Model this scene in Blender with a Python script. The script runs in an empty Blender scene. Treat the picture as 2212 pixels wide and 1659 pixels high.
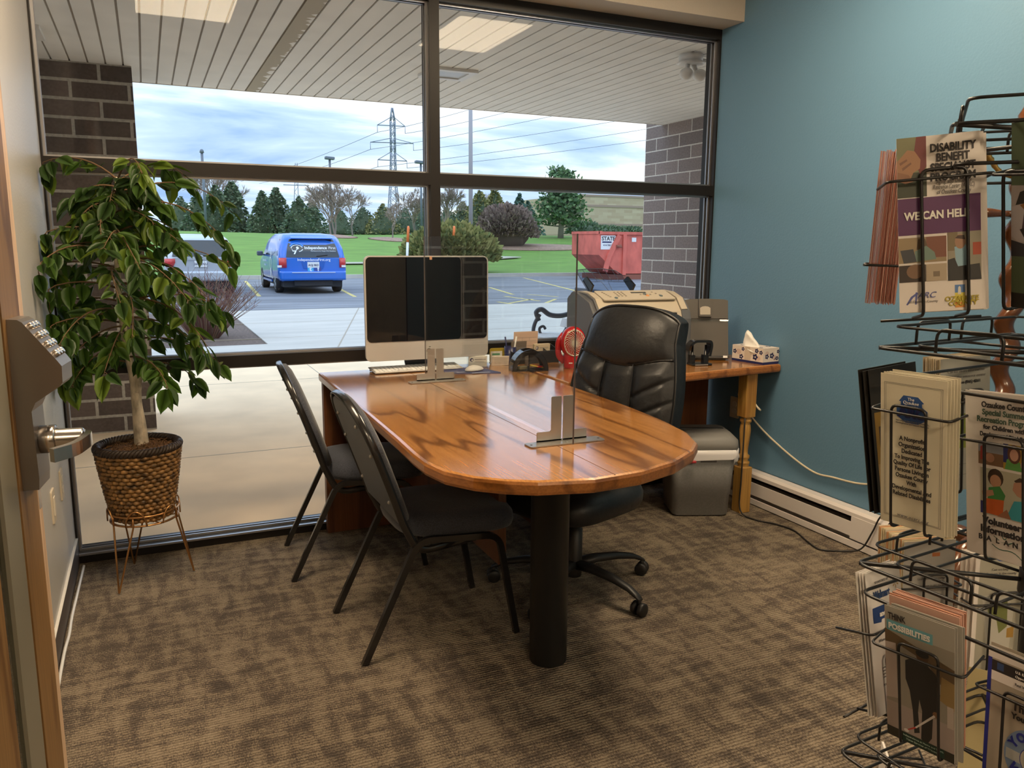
import bpy, bmesh, math, random
from mathutils import Vector, Matrix, Euler
PI = math.pi
SC = bpy.context.scene
COL = SC.collection
random.seed(7)
# ------------------------------------------------------------------ camera
YAW, PITCH, ROLL, FPX = 0.4272, 0.1736, 0.0074, 1722.0
CAMPOS = Vector((0.0, -3.68, 1.353))
_f = Vector((math.sin(YAW) * math.cos(PITCH), math.cos(YAW) * math.cos(PITCH), -math.sin(PITCH)))
_r = Vector((math.cos(YAW), -math.sin(YAW), 0))
_u = _r.cross(_f)
_r2 = _r * math.cos(ROLL) + _u * math.sin(ROLL)
_u2 = -_r * math.sin(ROLL) + _u * math.cos(ROLL)
cam = bpy.data.cameras.new('camera')
cam.sensor_fit = 'HORIZONTAL'; cam.sensor_width = 36.0
cam.lens = FPX / 2212.0 * 36.0
cam.clip_start = 0.02; cam.clip_end = 2000
camo = bpy.data.objects.new('camera', cam); COL.objects.link(camo)
_m = Matrix((_r2, _u2, -_f)).transposed().to_4x4(); _m.translation = CAMPOS
camo.matrix_world = _m
SC.camera = camo
def at(px, py, Y):
    """the point of the place seen at a photo pixel at the depth y = Y"""
    d = _f + _r2 * ((px - 1106) / FPX) - _u2 * ((py - 829.5) / FPX)
    return CAMPOS + d * ((Y - CAMPOS.y) / d.y)
def onz(px, py, z):
    d = _f + _r2 * ((px - 1106) / FPX) - _u2 * ((py - 829.5) / FPX)
    return CAMPOS + d * ((z - CAMPOS.z) / d.z)
# ------------------------------------------------------------------ view
SC.view_settings.view_transform = 'Standard'
SC.view_settings.look = 'None'
SC.view_settings.exposure = 0.45
SC.view_settings.gamma = 1.0
SC.view_settings.use_curve_mapping = False
SC.cycles.transparent_max_bounces = 24
SC.cycles.max_bounces = 10
SC.cycles.use_denoising = True
# ------------------------------------------------------------------ overcast sky
w = bpy.data.worlds.new('sky'); SC.world = w; w.use_nodes = True
nt = w.node_tree; nt.nodes.clear()
N = nt.nodes.new; L = nt.links.new
out = N('ShaderNodeOutputWorld'); bg = N('ShaderNodeBackground')
tc = N('ShaderNodeTexCoord'); sx = N('ShaderNodeSeparateXYZ'); L(tc.outputs['Generated'], sx.inputs[0])
zz = N('ShaderNodeMath'); zz.operation = 'MAXIMUM'; L(sx.outputs[2], zz.inputs[0]); zz.inputs[1].default_value = 0.0
za = N('ShaderNodeMath'); za.operation = 'ADD'; L(zz.outputs[0], za.inputs[0]); za.inputs[1].default_value = 0.10
dx = N('ShaderNodeMath'); dx.operation = 'DIVIDE'; L(sx.outputs[0], dx.inputs[0]); L(za.outputs[0], dx.inputs[1])
dy = N('ShaderNodeMath'); dy.operation = 'DIVIDE'; L(sx.outputs[1], dy.inputs[0]); L(za.outputs[0], dy.inputs[1])
cb = N('ShaderNodeCombineXYZ'); L(dx.outputs[0], cb.inputs[0]); L(dy.outputs[0], cb.inputs[1])
mp = N('ShaderNodeMapping'); mp.inputs['Scale'].default_value = (0.42, 0.75, 1); mp.inputs['Location'].default_value = (3.3, 1.9, 0); L(cb.outputs[0], mp.inputs[0])
n1 = N('ShaderNodeTexNoise'); n1.inputs['Scale'].default_value = 1.25; n1.inputs['Detail'].default_value = 7; n1.inputs['Roughness'].default_value = 0.56; n1.inputs['Distortion'].default_value = 0.5; L(mp.outputs[0], n1.inputs['Vector'])
cr = N('ShaderNodeValToRGB'); L(n1.outputs['Fac'], cr.inputs[0])
cr.color_ramp.elements[0].position = 0.34; cr.color_ramp.elements[0].color = (0.30, 0.46, 0.74, 1)
cr.color_ramp.elements[1].position = 0.62; cr.color_ramp.elements[1].color = (0.93, 0.97, 1.0, 1)
e = cr.color_ramp.elements.new(0.47); e.color = (0.50, 0.66, 0.90, 1)
gr = N('ShaderNodeValToRGB'); L(sx.outputs[2], gr.inputs[0])      # overcast: brighter overhead
gr.color_ramp.elements[0].position = 0.0; gr.color_ramp.elements[0].color = (0.74, 0.74, 0.74, 1)
gr.color_ramp.elements[1].position = 0.75; gr.color_ramp.elements[1].color = (1.75, 1.7, 1.6, 1)
e = gr.color_ramp.elements.new(0.2); e.color = (0.86, 0.86, 0.85, 1)
mx = N('ShaderNodeMix'); mx.data_type = 'RGBA'; mx.blend_type = 'MULTIPLY'; mx.inputs[0].default_value = 1
L(cr.outputs[0], mx.inputs[6]); L(gr.outputs[0], mx.inputs[7]); L(mx.outputs[2], bg.inputs[0])
bg.inputs[1].default_value = 1.32
L(bg.outputs[0], out.inputs[0])
# ------------------------------------------------------------------ materials
MATS = {}
def M(name, color, rough=0.5, metal=0.0, spec=0.5, **k):
    if name in MATS: return MATS[name]
    m = bpy.data.materials.new(name); m.use_nodes = True
    b = m.node_tree.nodes['Principled BSDF']
    b.inputs['Base Color'].default_value = (*color, 1)
    b.inputs['Roughness'].default_value = rough
    b.inputs['Metallic'].default_value = metal
    b.inputs['Specular IOR Level'].default_value = spec
    m.diffuse_color = (*color, 1)
    if k.get('emit'):
        b.inputs['Emission Color'].default_value = (*k['emit'], 1); b.inputs['Emission Strength'].default_value = k.get('strength', 1)
    if k.get('coat'): b.inputs['Coat Weight'].default_value = k['coat']; b.inputs['Coat Roughness'].default_value = k.get('coat_rough', 0.1)
    if k.get('sheen'): b.inputs['Sheen Weight'].default_value = k['sheen']
    MATS[name] = m
    if k.get('noise'):            # (scale, amount, stretch) colour mottling of the thing itself
        sc_, am, st = k['noise']
        t = m.node_tree; tcn = t.nodes.new('ShaderNodeTexCoord'); mpn = t.nodes.new('ShaderNodeMapping'); mpn.inputs['Scale'].default_value = st
        nn = t.nodes.new('ShaderNodeTexNoise'); nn.inputs['Scale'].default_value = sc_; nn.inputs['Detail'].default_value = 5
        rp = t.nodes.new('ShaderNodeValToRGB')
        lo = [max(0, c * (1 - am)) for c in color]; hi = [min(1, c * (1 + am)) for c in color]
        rp.color_ramp.elements[0].position = 0.3; rp.color_ramp.elements[0].color = (*lo, 1)
        rp.color_ramp.elements[1].position = 0.7; rp.color_ramp.elements[1].color = (*hi, 1)
        t.links.new(tcn.outputs['Object'], mpn.inputs[0]); t.links.new(mpn.outputs[0], nn.inputs['Vector']); t.links.new(nn.outputs['Fac'], rp.inputs[0]); t.links.new(rp.outputs[0], b.inputs['Base Color'])
        if k.get('bump'):
            bp = t.nodes.new('ShaderNodeBump'); bp.inputs['Strength'].default_value = k['bump']; bp.inputs['Distance'].default_value = 0.01
            t.links.new(nn.outputs['Fac'], bp.inputs['Height']); t.links.new(bp.outputs[0], b.inputs['Normal'])
    return m
def nodes(m): return m.node_tree, m.node_tree.nodes['Principled BSDF'], m.node_tree.nodes.new, m.node_tree.links.new
def glass(name, tint=(1, 1, 1), ior=1.45, rough=0.0):
    """thin clear sheet: Schlick reflection over straight transmission"""
    m = bpy.data.materials.new(name); m.use_nodes = True
    t = m.node_tree; t.nodes.clear(); Nn = t.nodes.new; Ln = t.links.new
    f0 = ((ior - 1) / (ior + 1)) ** 2
    o = Nn('ShaderNodeOutputMaterial'); ge = Nn('ShaderNodeNewGeometry'); dt = Nn('ShaderNodeVectorMath'); dt.operation = 'DOT_PRODUCT'
    Ln(ge.outputs['Incoming'], dt.inputs[0]); Ln(ge.outputs['Normal'], dt.inputs[1])
    ab = Nn('ShaderNodeMath'); ab.operation = 'ABSOLUTE'; Ln(dt.outputs['Value'], ab.inputs[0])
    su = Nn('ShaderNodeMath'); su.operation = 'SUBTRACT'; su.use_clamp = True; su.inputs[0].default_value = 1.0; Ln(ab.outputs[0], su.inputs[1])
    pw = Nn('ShaderNodeMath'); pw.operation = 'POWER'; pw.inputs[1].default_value = 5.0; Ln(su.outputs[0], pw.inputs[0])
    ma = Nn('ShaderNodeMath'); ma.operation = 'MULTIPLY_ADD'; ma.inputs[1].default_value = 1 - f0; ma.inputs[2].default_value = f0; Ln(pw.outputs[0], ma.inputs[0])
    tr = Nn('ShaderNodeBsdfTransparent'); tr.inputs[0].default_value = (*tint, 1)
    gl = Nn('ShaderNodeBsdfGlossy'); gl.inputs['Roughness'].default_value = rough
    mi = Nn('ShaderNodeMixShader'); Ln(ma.outputs[0], mi.inputs[0]); Ln(tr.outputs[0], mi.inputs[1]); Ln(gl.outputs[0], mi.inputs[2]); Ln(mi.outputs[0], o.inputs[0])
    MATS[name] = m; return m
def ramp(rp, stops):
    el = rp.color_ramp.elements
    el[0].position, el[0].color = stops[0][0], (*stops[0][1], 1)
    el[1].position, el[1].color = stops[-1][0], (*stops[-1][1], 1)
    for p, c in stops[1:-1]:
        q = el.new(p); q.color = (*c, 1)
def wood(name, light, dark, rough=0.3, axis='Y', scale=1.0, coat=0.0, figure=2.2):
    m = M(name, light, rough)
    t, b, Nn, Ln = nodes(m)
    tcn = Nn('ShaderNodeTexCoord'); mpn = Nn('ShaderNodeMapping'); Ln(tcn.outputs['Object'], mpn.inputs[0])
    s = {'X': (0.35, 3, 3), 'Y': (3, 0.35, 3), 'Z': (3, 3, 0.35)}[axis]
    mpn.inputs['Scale'].default_value = tuple(v * scale for v in s)
    n0 = Nn('ShaderNodeTexNoise'); n0.inputs['Scale'].default_value = 1.1; n0.inputs['Detail'].default_value = 3; Ln(mpn.outputs[0], n0.inputs['Vector'])
    mu = Nn('ShaderNodeMath'); mu.operation = 'MULTIPLY'; mu.inputs[1].default_value = 17.0 * figure; Ln(n0.outputs['Fac'], mu.inputs[0])
    si = Nn('ShaderNodeMath'); si.operation = 'SINE'; Ln(mu.outputs[0], si.inputs[0])
    rp = Nn('ShaderNodeValToRGB'); ramp(rp, [(0.0, light), (0.62, tuple(l * .86 + d * .14 for l, d in zip(light, dark))), (1.0, dark)])
    mr = Nn('ShaderNodeMath'); mr.operation = 'MULTIPLY_ADD'; mr.inputs[1].default_value = .5; mr.inputs[2].default_value = .5; Ln(si.outputs[0], mr.inputs[0])
    pw = Nn('ShaderNodeMath'); pw.operation = 'POWER'; pw.inputs[1].default_value = 3.0; Ln(mr.outputs[0], pw.inputs[0]); Ln(pw.outputs[0], rp.inputs[0])
    m2 = Nn('ShaderNodeMapping'); Ln(tcn.outputs['Object'], m2.inputs[0]); m2.inputs['Scale'].default_value = {'X': (4, 160, 160), 'Y': (160, 4, 160), 'Z': (160, 160, 4)}[axis]
    n2 = Nn('ShaderNodeTexNoise'); n2.inputs['Scale'].default_value = 1.0; n2.inputs['Detail'].default_value = 2; Ln(m2.outputs[0], n2.inputs['Vector'])
    r2 = Nn('ShaderNodeValToRGB'); ramp(r2, [(0.35, (0.80, 0.78, 0.75)), (0.65, (1.06, 1.06, 1.06))]); Ln(n2.outputs['Fac'], r2.inputs[0])
    mxn = Nn('ShaderNodeMix'); mxn.data_type = 'RGBA'; mxn.blend_type = 'MULTIPLY'; mxn.inputs[0].default_value = 1
    Ln(rp.outputs[0], mxn.inputs[6]); Ln(r2.outputs[0], mxn.inputs[7]); Ln(mxn.outputs[2], b.inputs['Base Color'])
    if coat: b.inputs['Coat Weight'].default_value = coat; b.inputs['Coat Roughness'].default_value = rough * .7
    return m
def bricks(name, c1, c2, mortar, axis, bw, bh, off=(0, 0), ms=.006):
    m = M(name, c1, 0.85, spec=0.25)
    t, b, Nn, Ln = nodes(m)
    tcn = Nn('ShaderNodeTexCoord'); sp = Nn('ShaderNodeSeparateXYZ'); Ln(tcn.outputs['Object'], sp.inputs[0])
    co = Nn('ShaderNodeCombineXYZ'); Ln(sp.outputs[{'x': 0, 'y': 1}[axis]], co.inputs[0]); Ln(sp.outputs[2], co.inputs[1])
    mpn = Nn('ShaderNodeMapping'); mpn.inputs['Location'].default_value = (*off, 0); Ln(co.outputs[0], mpn.inputs[0])
    br = Nn('ShaderNodeTexBrick'); Ln(mpn.outputs[0], br.inputs['Vector']); br.inputs['Scale'].default_value = 1
    br.inputs['Color1'].default_value = (*c1, 1); br.inputs['Color2'].default_value = (*c2, 1); br.inputs['Mortar'].default_value = (*mortar, 1)
    br.inputs['Brick Width'].default_value = bw; br.inputs['Row Height'].default_value = bh; br.inputs['Mortar Size'].default_value = ms; br.inputs['Mortar Smooth'].default_value = .15
    nn = Nn('ShaderNodeTexNoise'); nn.inputs['Scale'].default_value = 60; nn.inputs['Detail'].default_value = 4; Ln(tcn.outputs['Object'], nn.inputs['Vector'])
    r2 = Nn('ShaderNodeValToRGB'); ramp(r2, [(0.3, (0.8, 0.8, 0.8)), (0.7, (1.12, 1.12, 1.12))]); Ln(nn.outputs['Fac'], r2.inputs[0])
    mxn = Nn('ShaderNodeMix'); mxn.data_type = 'RGBA'; mxn.blend_type = 'MULTIPLY'; mxn.inputs[0].default_value = 1
    Ln(br.outputs['Color'], mxn.inputs[6]); Ln(r2.outputs[0], mxn.inputs[7]); Ln(mxn.outputs[2], b.inputs['Base Color'])
    bp = Nn('ShaderNodeBump'); bp.inputs['Strength'].default_value = .6; bp.inputs['Distance'].default_value = .006; bp.invert = True
    Ln(br.outputs['Fac'], bp.inputs['Height']); Ln(bp.outputs[0], b.inputs['Normal'])
    return m
# ------------------------------------------------------------------ mesh builder
class MB:
    def __init__(s): s.bm = bmesh.new(); s.mi = 0
    def _add(s, vs, fs):
        v = [s.bm.verts.new(p) for p in vs]
        for f in fs:
            try:
                fc = s.bm.faces.new([v[i] for i in f]); fc.material_index = s.mi
            except ValueError: pass
        return v
    def box(s, c, d, rot=None, bev=0.0, seg=2):
        b = bmesh.new(); bmesh.ops.create_cube(b, size=1.0)
        for v in b.verts: v.co = Vector((v.co.x * d[0], v.co.y * d[1], v.co.z * d[2]))
        if bev > 0: bmesh.ops.bevel(b, geom=list(b.edges), offset=min(bev, min(d) * .49), segments=seg, profile=.5, affect='EDGES')
        mt = Matrix.Translation(Vector(c))
        if rot is not None: mt = mt @ (rot if isinstance(rot, Matrix) else Euler(rot).to_matrix().to_4x4())
        b.transform(mt); s.merge(b); return s
    def merge(s, b):
        base = {v: s.bm.verts.new(v.co) for v in b.verts}
        for f in b.faces:
            try:
                fc = s.bm.faces.new([base[v] for v in f.verts]); fc.material_index = s.mi; fc.smooth = f.smooth
            except ValueError: pass
        b.free()
    def bb(s, x0, x1, y0, y1, z0, z1, bev=0.0, seg=2):
        return s.box(((x0 + x1) / 2, (y0 + y1) / 2, (z0 + z1) / 2), (abs(x1 - x0), abs(y1 - y0), abs(z1 - z0)), None, bev, seg)
    def tube(s, pts, r, n=8, closed=False, caps=True):
        pts = [Vector(p) for p in pts]; k = len(pts)
        rr = r if isinstance(r, (list, tuple)) else [r] * k
        rings = []; prev = None
        for i, p in enumerate(pts):
            if closed: t = pts[(i + 1) % k] - pts[i - 1]
            else: t = pts[min(i + 1, k - 1)] - pts[max(i - 1, 0)]
            if t.length < 1e-9: t = Vector((0, 0, 1))
            t.normalize()
            if prev is None:
                a = Vector((0, 0, 1)) if abs(t.z) < .9 else Vector((1, 0, 0)); u = t.cross(a).normalized()
            else:
                u = (prev - t * prev.dot(t))
                if u.length < 1e-6: u = t.orthogonal()
                u.normalize()
            prev = u; v = t.cross(u)
            rings.append([s.bm.verts.new(p + (u * math.cos(2 * PI * j / n) + v * math.sin(2 * PI * j / n)) * rr[i]) for j in range(n)])
        for i in range(k if closed else k - 1):
            A, B = rings[i], rings[(i + 1) % k]
            for j in range(n):
                f = s.bm.faces.new((A[j], A[(j + 1) % n], B[(j + 1) % n], B[j])); f.material_index = s.mi; f.smooth = True
        if caps and not closed:
            for R_ in (rings[0][::-1], rings[-1]):
                if n > 2:
                    f = s.bm.faces.new(R_); f.material_index = s.mi
        return s
    def strip(s, pts, wv, t, hv):
        """bar of width t[0] along vector wv and height t[1] along hv swept along pts"""
        wv = Vector(wv).normalized(); hv = Vector(hv).normalized(); rs = []
        for p in pts:
            p = Vector(p)
            rs.append([s.bm.verts.new(p + wv * a * t[0] / 2 + hv * b_ * t[1] / 2) for a, b_ in ((-1, -1), (1, -1), (1, 1), (-1, 1))])
        for A, B in zip(rs, rs[1:]):
            for j in range(4):
                f = s.bm.faces.new((A[j], A[(j + 1) % 4], B[(j + 1) % 4], B[j])); f.material_index = s.mi
        for R_ in (rs[0][::-1], rs[-1]):
            f = s.bm.faces.new(R_); f.material_index = s.mi
        return s
    def flatbar(s, pts, side, w_, h_):
        """flat bar swept along pts: width w_ along `side`, thickness h_ along the in-plane normal"""
        side = Vector(side).normalized(); pts = [Vector(p) for p in pts]; k = len(pts); rs = []
        for i, p in enumerate(pts):
            t = (pts[min(i + 1, k - 1)] - pts[max(i - 1, 0)]).normalized(); nn = t.cross(side).normalized()
            c = []
            for a, b_ in ((-1, -1), (1, -1), (1, 1), (-1, 1)): c.append(s.bm.verts.new(p + side * a * w_ / 2 + nn * b_ * h_ / 2))
            rs.append(c)
        for A, B in zip(rs, rs[1:]):
            for j in range(4):
                f = s.bm.faces.new((A[j], A[(j + 1) % 4], B[(j + 1) % 4], B[j])); f.material_index = s.mi
        for R_ in (rs[0][::-1], rs[-1]):
            f = s.bm.faces.new(R_); f.material_index = s.mi
        return s
    def lathe(s, prof, c=(0, 0, 0), n=32, axis='z', capb=True, capt=True, smooth=True):
        c = Vector(c); rings = []
        for r, h in prof:
            ring = []
            for j in range(n):
                a = 2 * PI * j / n; x, y = r * math.cos(a), r * math.sin(a)
                p = {'z': (x, y, h), 'y': (x, h, y), 'x': (h, x, y)}[axis]
                ring.append(s.bm.verts.new(c + Vector(p)))
            rings.append(ring)
        for A, B in zip(rings, rings[1:]):
            for j in range(n):
                f = s.bm.faces.new((A[j], A[(j + 1) % n], B[(j + 1) % n], B[j])); f.material_index = s.mi; f.smooth = smooth
        if capb: f = s.bm.faces.new(rings[0][::-1]); f.material_index = s.mi
        if capt: f = s.bm.faces.new(rings[-1]); f.material_index = s.mi
        return s
    def prism(s, poly, o, u, v, d, bev=0):
        """polygon (2d list) in plane o+u,v extruded by vector d"""
        o, u, v, d = Vector(o), Vector(u), Vector(v), Vector(d)
        A = [s.bm.verts.new(o + u * p[0] + v * p[1]) for p in poly]; B = [s.bm.verts.new(o + u * p[0] + v * p[1] + d) for p in poly]
        k = len(poly)
        for f in (A[::-1], B): s.bm.faces.new(f).material_index = s.mi
        for i in range(k):
            s.bm.faces.new((A[i], A[(i + 1) % k], B[(i + 1) % k], B[i])).material_index = s.mi
        return s
    def loft(s, rings, closed=True, caps=True, smooth=True):
        R_ = [[s.bm.verts.new(p) for p in r] for r in rings]
        for A, B in zip(R_, R_[1:]):
            n = len(A)
            for j in range(n if closed else n - 1):
                f = s.bm.faces.new((A[j], A[(j + 1) % n], B[(j + 1) % n], B[j])); f.material_index = s.mi; f.smooth = smooth
        if caps and closed:
            for r in (R_[0][::-1], R_[-1]):
                try: s.bm.faces.new(r).material_index = s.mi
                except ValueError: pass
        return s
    def sphere(s, c, r, n=16, sc=(1, 1, 1)):
        b = bmesh.new(); bmesh.ops.create_uvsphere(b, u_segments=n, v_segments=max(6, n // 2), radius=r)
        for v in b.verts: v.co = Vector((v.co.x * sc[0], v.co.y * sc[1], v.co.z * sc[2])) + Vector(c)
        for f in b.faces: f.smooth = True
        s.merge(b); return s
    def build(s, name, mat, parent=None, loc=None, smooth=False, fix=True):
        me = bpy.data.meshes.new(name)
        if fix: bmesh.ops.recalc_face_normals(s.bm, faces=s.bm.faces[:])
        if smooth:
            for f in s.bm.faces: f.smooth = True
        s.bm.to_mesh(me); s.bm.free()
        for m_ in (mat if isinstance(mat, (list, tuple)) else [mat]): me.materials.append(m_)
        o = bpy.data.objects.new(name, me); COL.objects.link(o)
        if parent is not None: o.parent = parent
        if loc is not None: o.location = loc
        return o
def arc(c, r, a0, a1, n=10, plane='xz', ry=None):
    ry = ry if ry is not None else r; o = []
    for i in range(n + 1):
        a = a0 + (a1 - a0) * i / n; p, q = r * math.cos(a), ry * math.sin(a)
        o.append(Vector(c) + Vector({'xz': (p, 0, q), 'xy': (p, q, 0), 'yz': (0, p, q)}[plane]))
    return o
def rnd(pts, r, n=4, closed=False):
    """round the corners of a polyline"""
    pts = [Vector(p) for p in pts]; k = len(pts); o = []
    for i, p in enumerate(pts):
        if not closed and i in (0, k - 1): o.append(p); continue
        a = pts[i - 1] - p; b = pts[(i + 1) % k] - p; rr = min(r, a.length * .45, b.length * .45)
        A, B = p + a.normalized() * rr, p + b.normalized() * rr
        for j in range(n + 1):
            t = j / n; o.append(A * (1 - t) ** 2 + p * 2 * t * (1 - t) + B * t * t)
    return o
def rrect(w_, h_, r, n=5, cx=0, cy=0):
    o = []
    for sx_, sy_, a0 in ((1, 1, 0), (-1, 1, PI / 2), (-1, -1, PI), (1, -1, 1.5 * PI)):
        for i in range(n + 1):
            a = a0 + PI / 2 * i / n; o.append((cx + sx_ * (w_ / 2 - r) + r * math.cos(a), cy + sy_ * (h_ / 2 - r) + r * math.sin(a)))
    return o
def spline(pts, n=8):
    pts = [Vector(p) for p in pts]; o = []
    for i in range(len(pts) - 1):
        p0, p1, p2, p3 = pts[max(i - 1, 0)], pts[i], pts[i + 1], pts[min(i + 2, len(pts) - 1)]
        for j in range(n):
            t = j / n; o.append(.5 * ((2 * p1) + (p2 - p0) * t + (2 * p0 - 5 * p1 + 4 * p2 - p3) * t * t + (3 * p1 - p0 - 3 * p2 + p3) * t ** 3))
    o.append(pts[-1]); return o
def tag(o, label, cat, group=None, kind=None):
    o['label'] = label; o['category'] = cat
    if group: o['group'] = group
    if kind: o['kind'] = kind
    return o
def thing(name, label, cat, loc=(0, 0, 0), rz=0.0, group=None, mat=None):
    o = bpy.data.objects.new(name, None); COL.objects.link(o); o.empty_display_size = .05
    if mat is not None: o.matrix_world = mat
    else: o.location = loc; o.rotation_euler = (0, 0, rz)
    return tag(o, label, cat, group)
def struct(o, label=None):
    o['kind'] = 'structure'
    if label: o['label'] = label; o['category'] = 'structure'
    return o
def copy_tree(o, parent=None):
    c = o.copy(); COL.objects.link(c)
    if parent is not None: c.parent = parent
    for ch in list(o.children): copy_tree(ch, c)
    return c
def text(s, parent, mat, size, loc, rot=(PI / 2, 0, 0), align='CENTER', bold=0.0, name='lettering', shear=0.0, spacing=1.0, fit=None, ext=0.0002):
    cu = bpy.data.curves.new(name, 'FONT'); cu.body = s; cu.size = size; cu.align_x = align; cu.align_y = 'CENTER'
    cu.offset = bold; cu.extrude = ext; cu.shear = shear; cu.space_character = spacing; cu.resolution_u = 3
    cu.materials.append(mat)
    tmp = bpy.data.objects.new(name, cu); me = bpy.data.meshes.new_from_object(tmp); me.name = name
    bpy.data.objects.remove(tmp); bpy.data.curves.remove(cu)
    if fit and me.vertices:
        xs_ = [v.co.x for v in me.vertices]; k = fit / (max(xs_) - min(xs_))
        for v in me.vertices: v.co.x *= k
    if not me.materials: me.materials.append(mat)
    o = bpy.data.objects.new(name, me); COL.objects.link(o); o.parent = parent
    o.location = loc; o.rotation_euler = rot
    return o
def decal(name, parent, polys, o, u, v, nrm, lift=0.0003, step=0.00003):
    """flat printed shapes: list of (material, [2d points]) laid on a surface, later ones on top"""
    mats = []; b = bmesh.new(); o, u, v, nrm = Vector(o), Vector(u), Vector(v), Vector(nrm)
    for i, (m, pts) in enumerate(polys):
        if m not in mats: mats.append(m)
        vs = [b.verts.new(o + u * p[0] + v * p[1] + nrm * (lift + i * step)) for p in pts]
        f = b.faces.new(vs); f.material_index = mats.index(m)
        f.normal_update()
        if f.normal.dot(nrm) < 0: f.normal_flip()
    me = bpy.data.meshes.new(name); b.to_mesh(me); b.free()
    for m in mats: me.materials.append(m)
    ob = bpy.data.objects.new(name, me); COL.objects.link(ob); ob.parent = parent
    return ob
def R4(x0, y0, x1, y1): return [(x0, y0), (x1, y0), (x1, y1), (x0, y1)]
def EL(cx, cy, rx, ry, n=16, a0=0, a1=2 * PI): return [(cx + rx * math.cos(a0 + (a1 - a0) * i / n), cy + ry * math.sin(a0 + (a1 - a0) * i / n)) for i in range(n if abs(a1 - a0 - 2 * PI) < 1e-6 else n + 1)]
# ================================================================== THE ROOM
XL, XR, YB, ZC = -0.3474, 2.903, -6.2, 2.75
# carpet tile: tan and dark loops laid in broken ribs
m_carpet = M('carpet', (.3, .2, .1), .95, spec=.1)
t, b, Nn, Ln = nodes(m_carpet)
tcn = Nn('ShaderNodeTexCoord')
def mapped(sc_, rot=0.0):
    q = Nn('ShaderNodeMapping'); q.inputs['Scale'].default_value = sc_; q.inputs['Rotation'].default_value = (0, 0, rot); Ln(tcn.outputs['Object'], q.inputs[0]); return q
def noise(mp_, sc_, det=3, dist=0.0):
    q = Nn('ShaderNodeTexNoise'); q.inputs['Scale'].default_value = sc_; q.inputs['Detail'].default_value = det; q.inputs['Distortion'].default_value = dist; Ln(mp_.outputs[0], q.inputs['Vector']); return q
def mth(op, a, b_=None, c_=None):
    q = Nn('ShaderNodeMath'); q.operation = op
    for i, v in enumerate((a, b_, c_)):
        if v is None: continue
        if isinstance(v, (int, float)): q.inputs[i].default_value = v
        else: Ln(v, q.inputs[i])
    return q.outputs[0]
na = noise(mapped((7, 26, 1)), 1.0, 3, .6); nb = noise(mapped((22, 6, 1)), 1.0, 3, .6); nc = noise(mapped((2.2, 2.2, 1)), 1.0, 2)
blk = mth('ADD', mth('MULTIPLY', na.outputs['Fac'], .5), mth('MULTIPLY', nb.outputs['Fac'], .5))
blk = mth('ADD', blk, mth('MULTIPLY', nc.outputs['Fac'], .18))
fine = noise(mapped((260, 120, 1)), 1.0, 2)
# loop rows: wavy ribs across the pile
wv = Nn('ShaderNodeTexWave'); wv.wave_type = 'BANDS'; wv.bands_direction = 'Y'; wv.inputs['Scale'].default_value = 26; wv.inputs['Distortion'].default_value = 2.6; wv.inputs['Detail'].default_value = 1.2; wv.inputs['Detail Scale'].default_value = 3.2
Ln(mapped((1, 1, 1)).outputs[0], wv.inputs['Vector'])
rp = Nn('ShaderNodeValToRGB'); ramp(rp, [(.40, (.085, .070, .060)), (.54, (.135, .108, .086)), (.62, (.235, .188, .138)), (.80, (.31, .255, .190))])
mixv = mth('ADD', blk, mth('MULTIPLY', mth('SUBTRACT', fine.outputs['Fac'], .5), .60)); Ln(mixv, rp.inputs[0])
shd = Nn('ShaderNodeValToRGB'); ramp(shd, [(.0, (.45, .43, .41)), (.35, (.95, .95, .95)), (1, (1.12, 1.12, 1.1))]); Ln(wv.outputs['Fac'], shd.inputs[0])
mxn = Nn('ShaderNodeMix'); mxn.data_type = 'RGBA'; mxn.blend_type = 'MULTIPLY'; mxn.inputs[0].default_value = .85
Ln(rp.outputs[0], mxn.inputs[6]); Ln(shd.outputs[0], mxn.inputs[7]); Ln(mxn.outputs[2], b.inputs['Base Color'])
bp = Nn('ShaderNodeBump'); bp.inputs['Strength'].default_value = .7; bp.inputs['Distance'].default_value = .004
Ln(mth('ADD', wv.outputs['Fac'], mth('MULTIPLY', fine.outputs['Fac'], .7)), bp.inputs['Height']); Ln(bp.outputs[0], b.inputs['Normal'])
struct(MB().bb(XL - .12, XR + .12, YB - .12, 0.0, -.12, 0).build('floor', m_carpet))

def paint(name, col, rough=.45, bump=.25):
    m = M(name, col, rough, spec=.35); t, b, Nn, Ln = nodes(m)
    tc_ = Nn('ShaderNodeTexCoord'); nz = Nn('ShaderNodeTexNoise'); nz.inputs['Scale'].default_value = 95; nz.inputs['Detail'].default_value = 3; Ln(tc_.outputs['Object'], nz.inputs['Vector'])
    bp = Nn('ShaderNodeBump'); bp.inputs['Strength'].default_value = bump; bp.inputs['Distance'].default_value = .004; Ln(nz.outputs['Fac'], bp.inputs['Height']); Ln(bp.outputs[0], b.inputs['Normal'])
    return m
m_blue = paint('blue_wall_paint', (.118, .232, .345), .42)
m_grey = paint('light_grey_wall_paint', (.50, .485, .46), .38)
m_beige = paint('beige_paint', (.50, .44, .37), .5)
m_ceil = M('ceiling_tile', (.72, .70, .66), .9, noise=(300, .12, (1, 1, 1)))
m_black = M('black_rubber_base', (.022, .018, .016), .5)
wl = MB()
DY0, DY1 = -3.60, -2.33                       # doorway in the left wall, beside the camera
wl.bb(XL - .12, XL, DY1, .114, 0, ZC); wl.bb(XL - .12, XL, YB, DY0, 0, ZC); wl.bb(XL - .12, XL, DY0, DY1, 2.13, ZC)
struct(wl.build('wall_left', m_grey))
struct(MB().bb(XR, XR + .12, YB, .114, 0, ZC).build('wall_right', m_blue))
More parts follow.
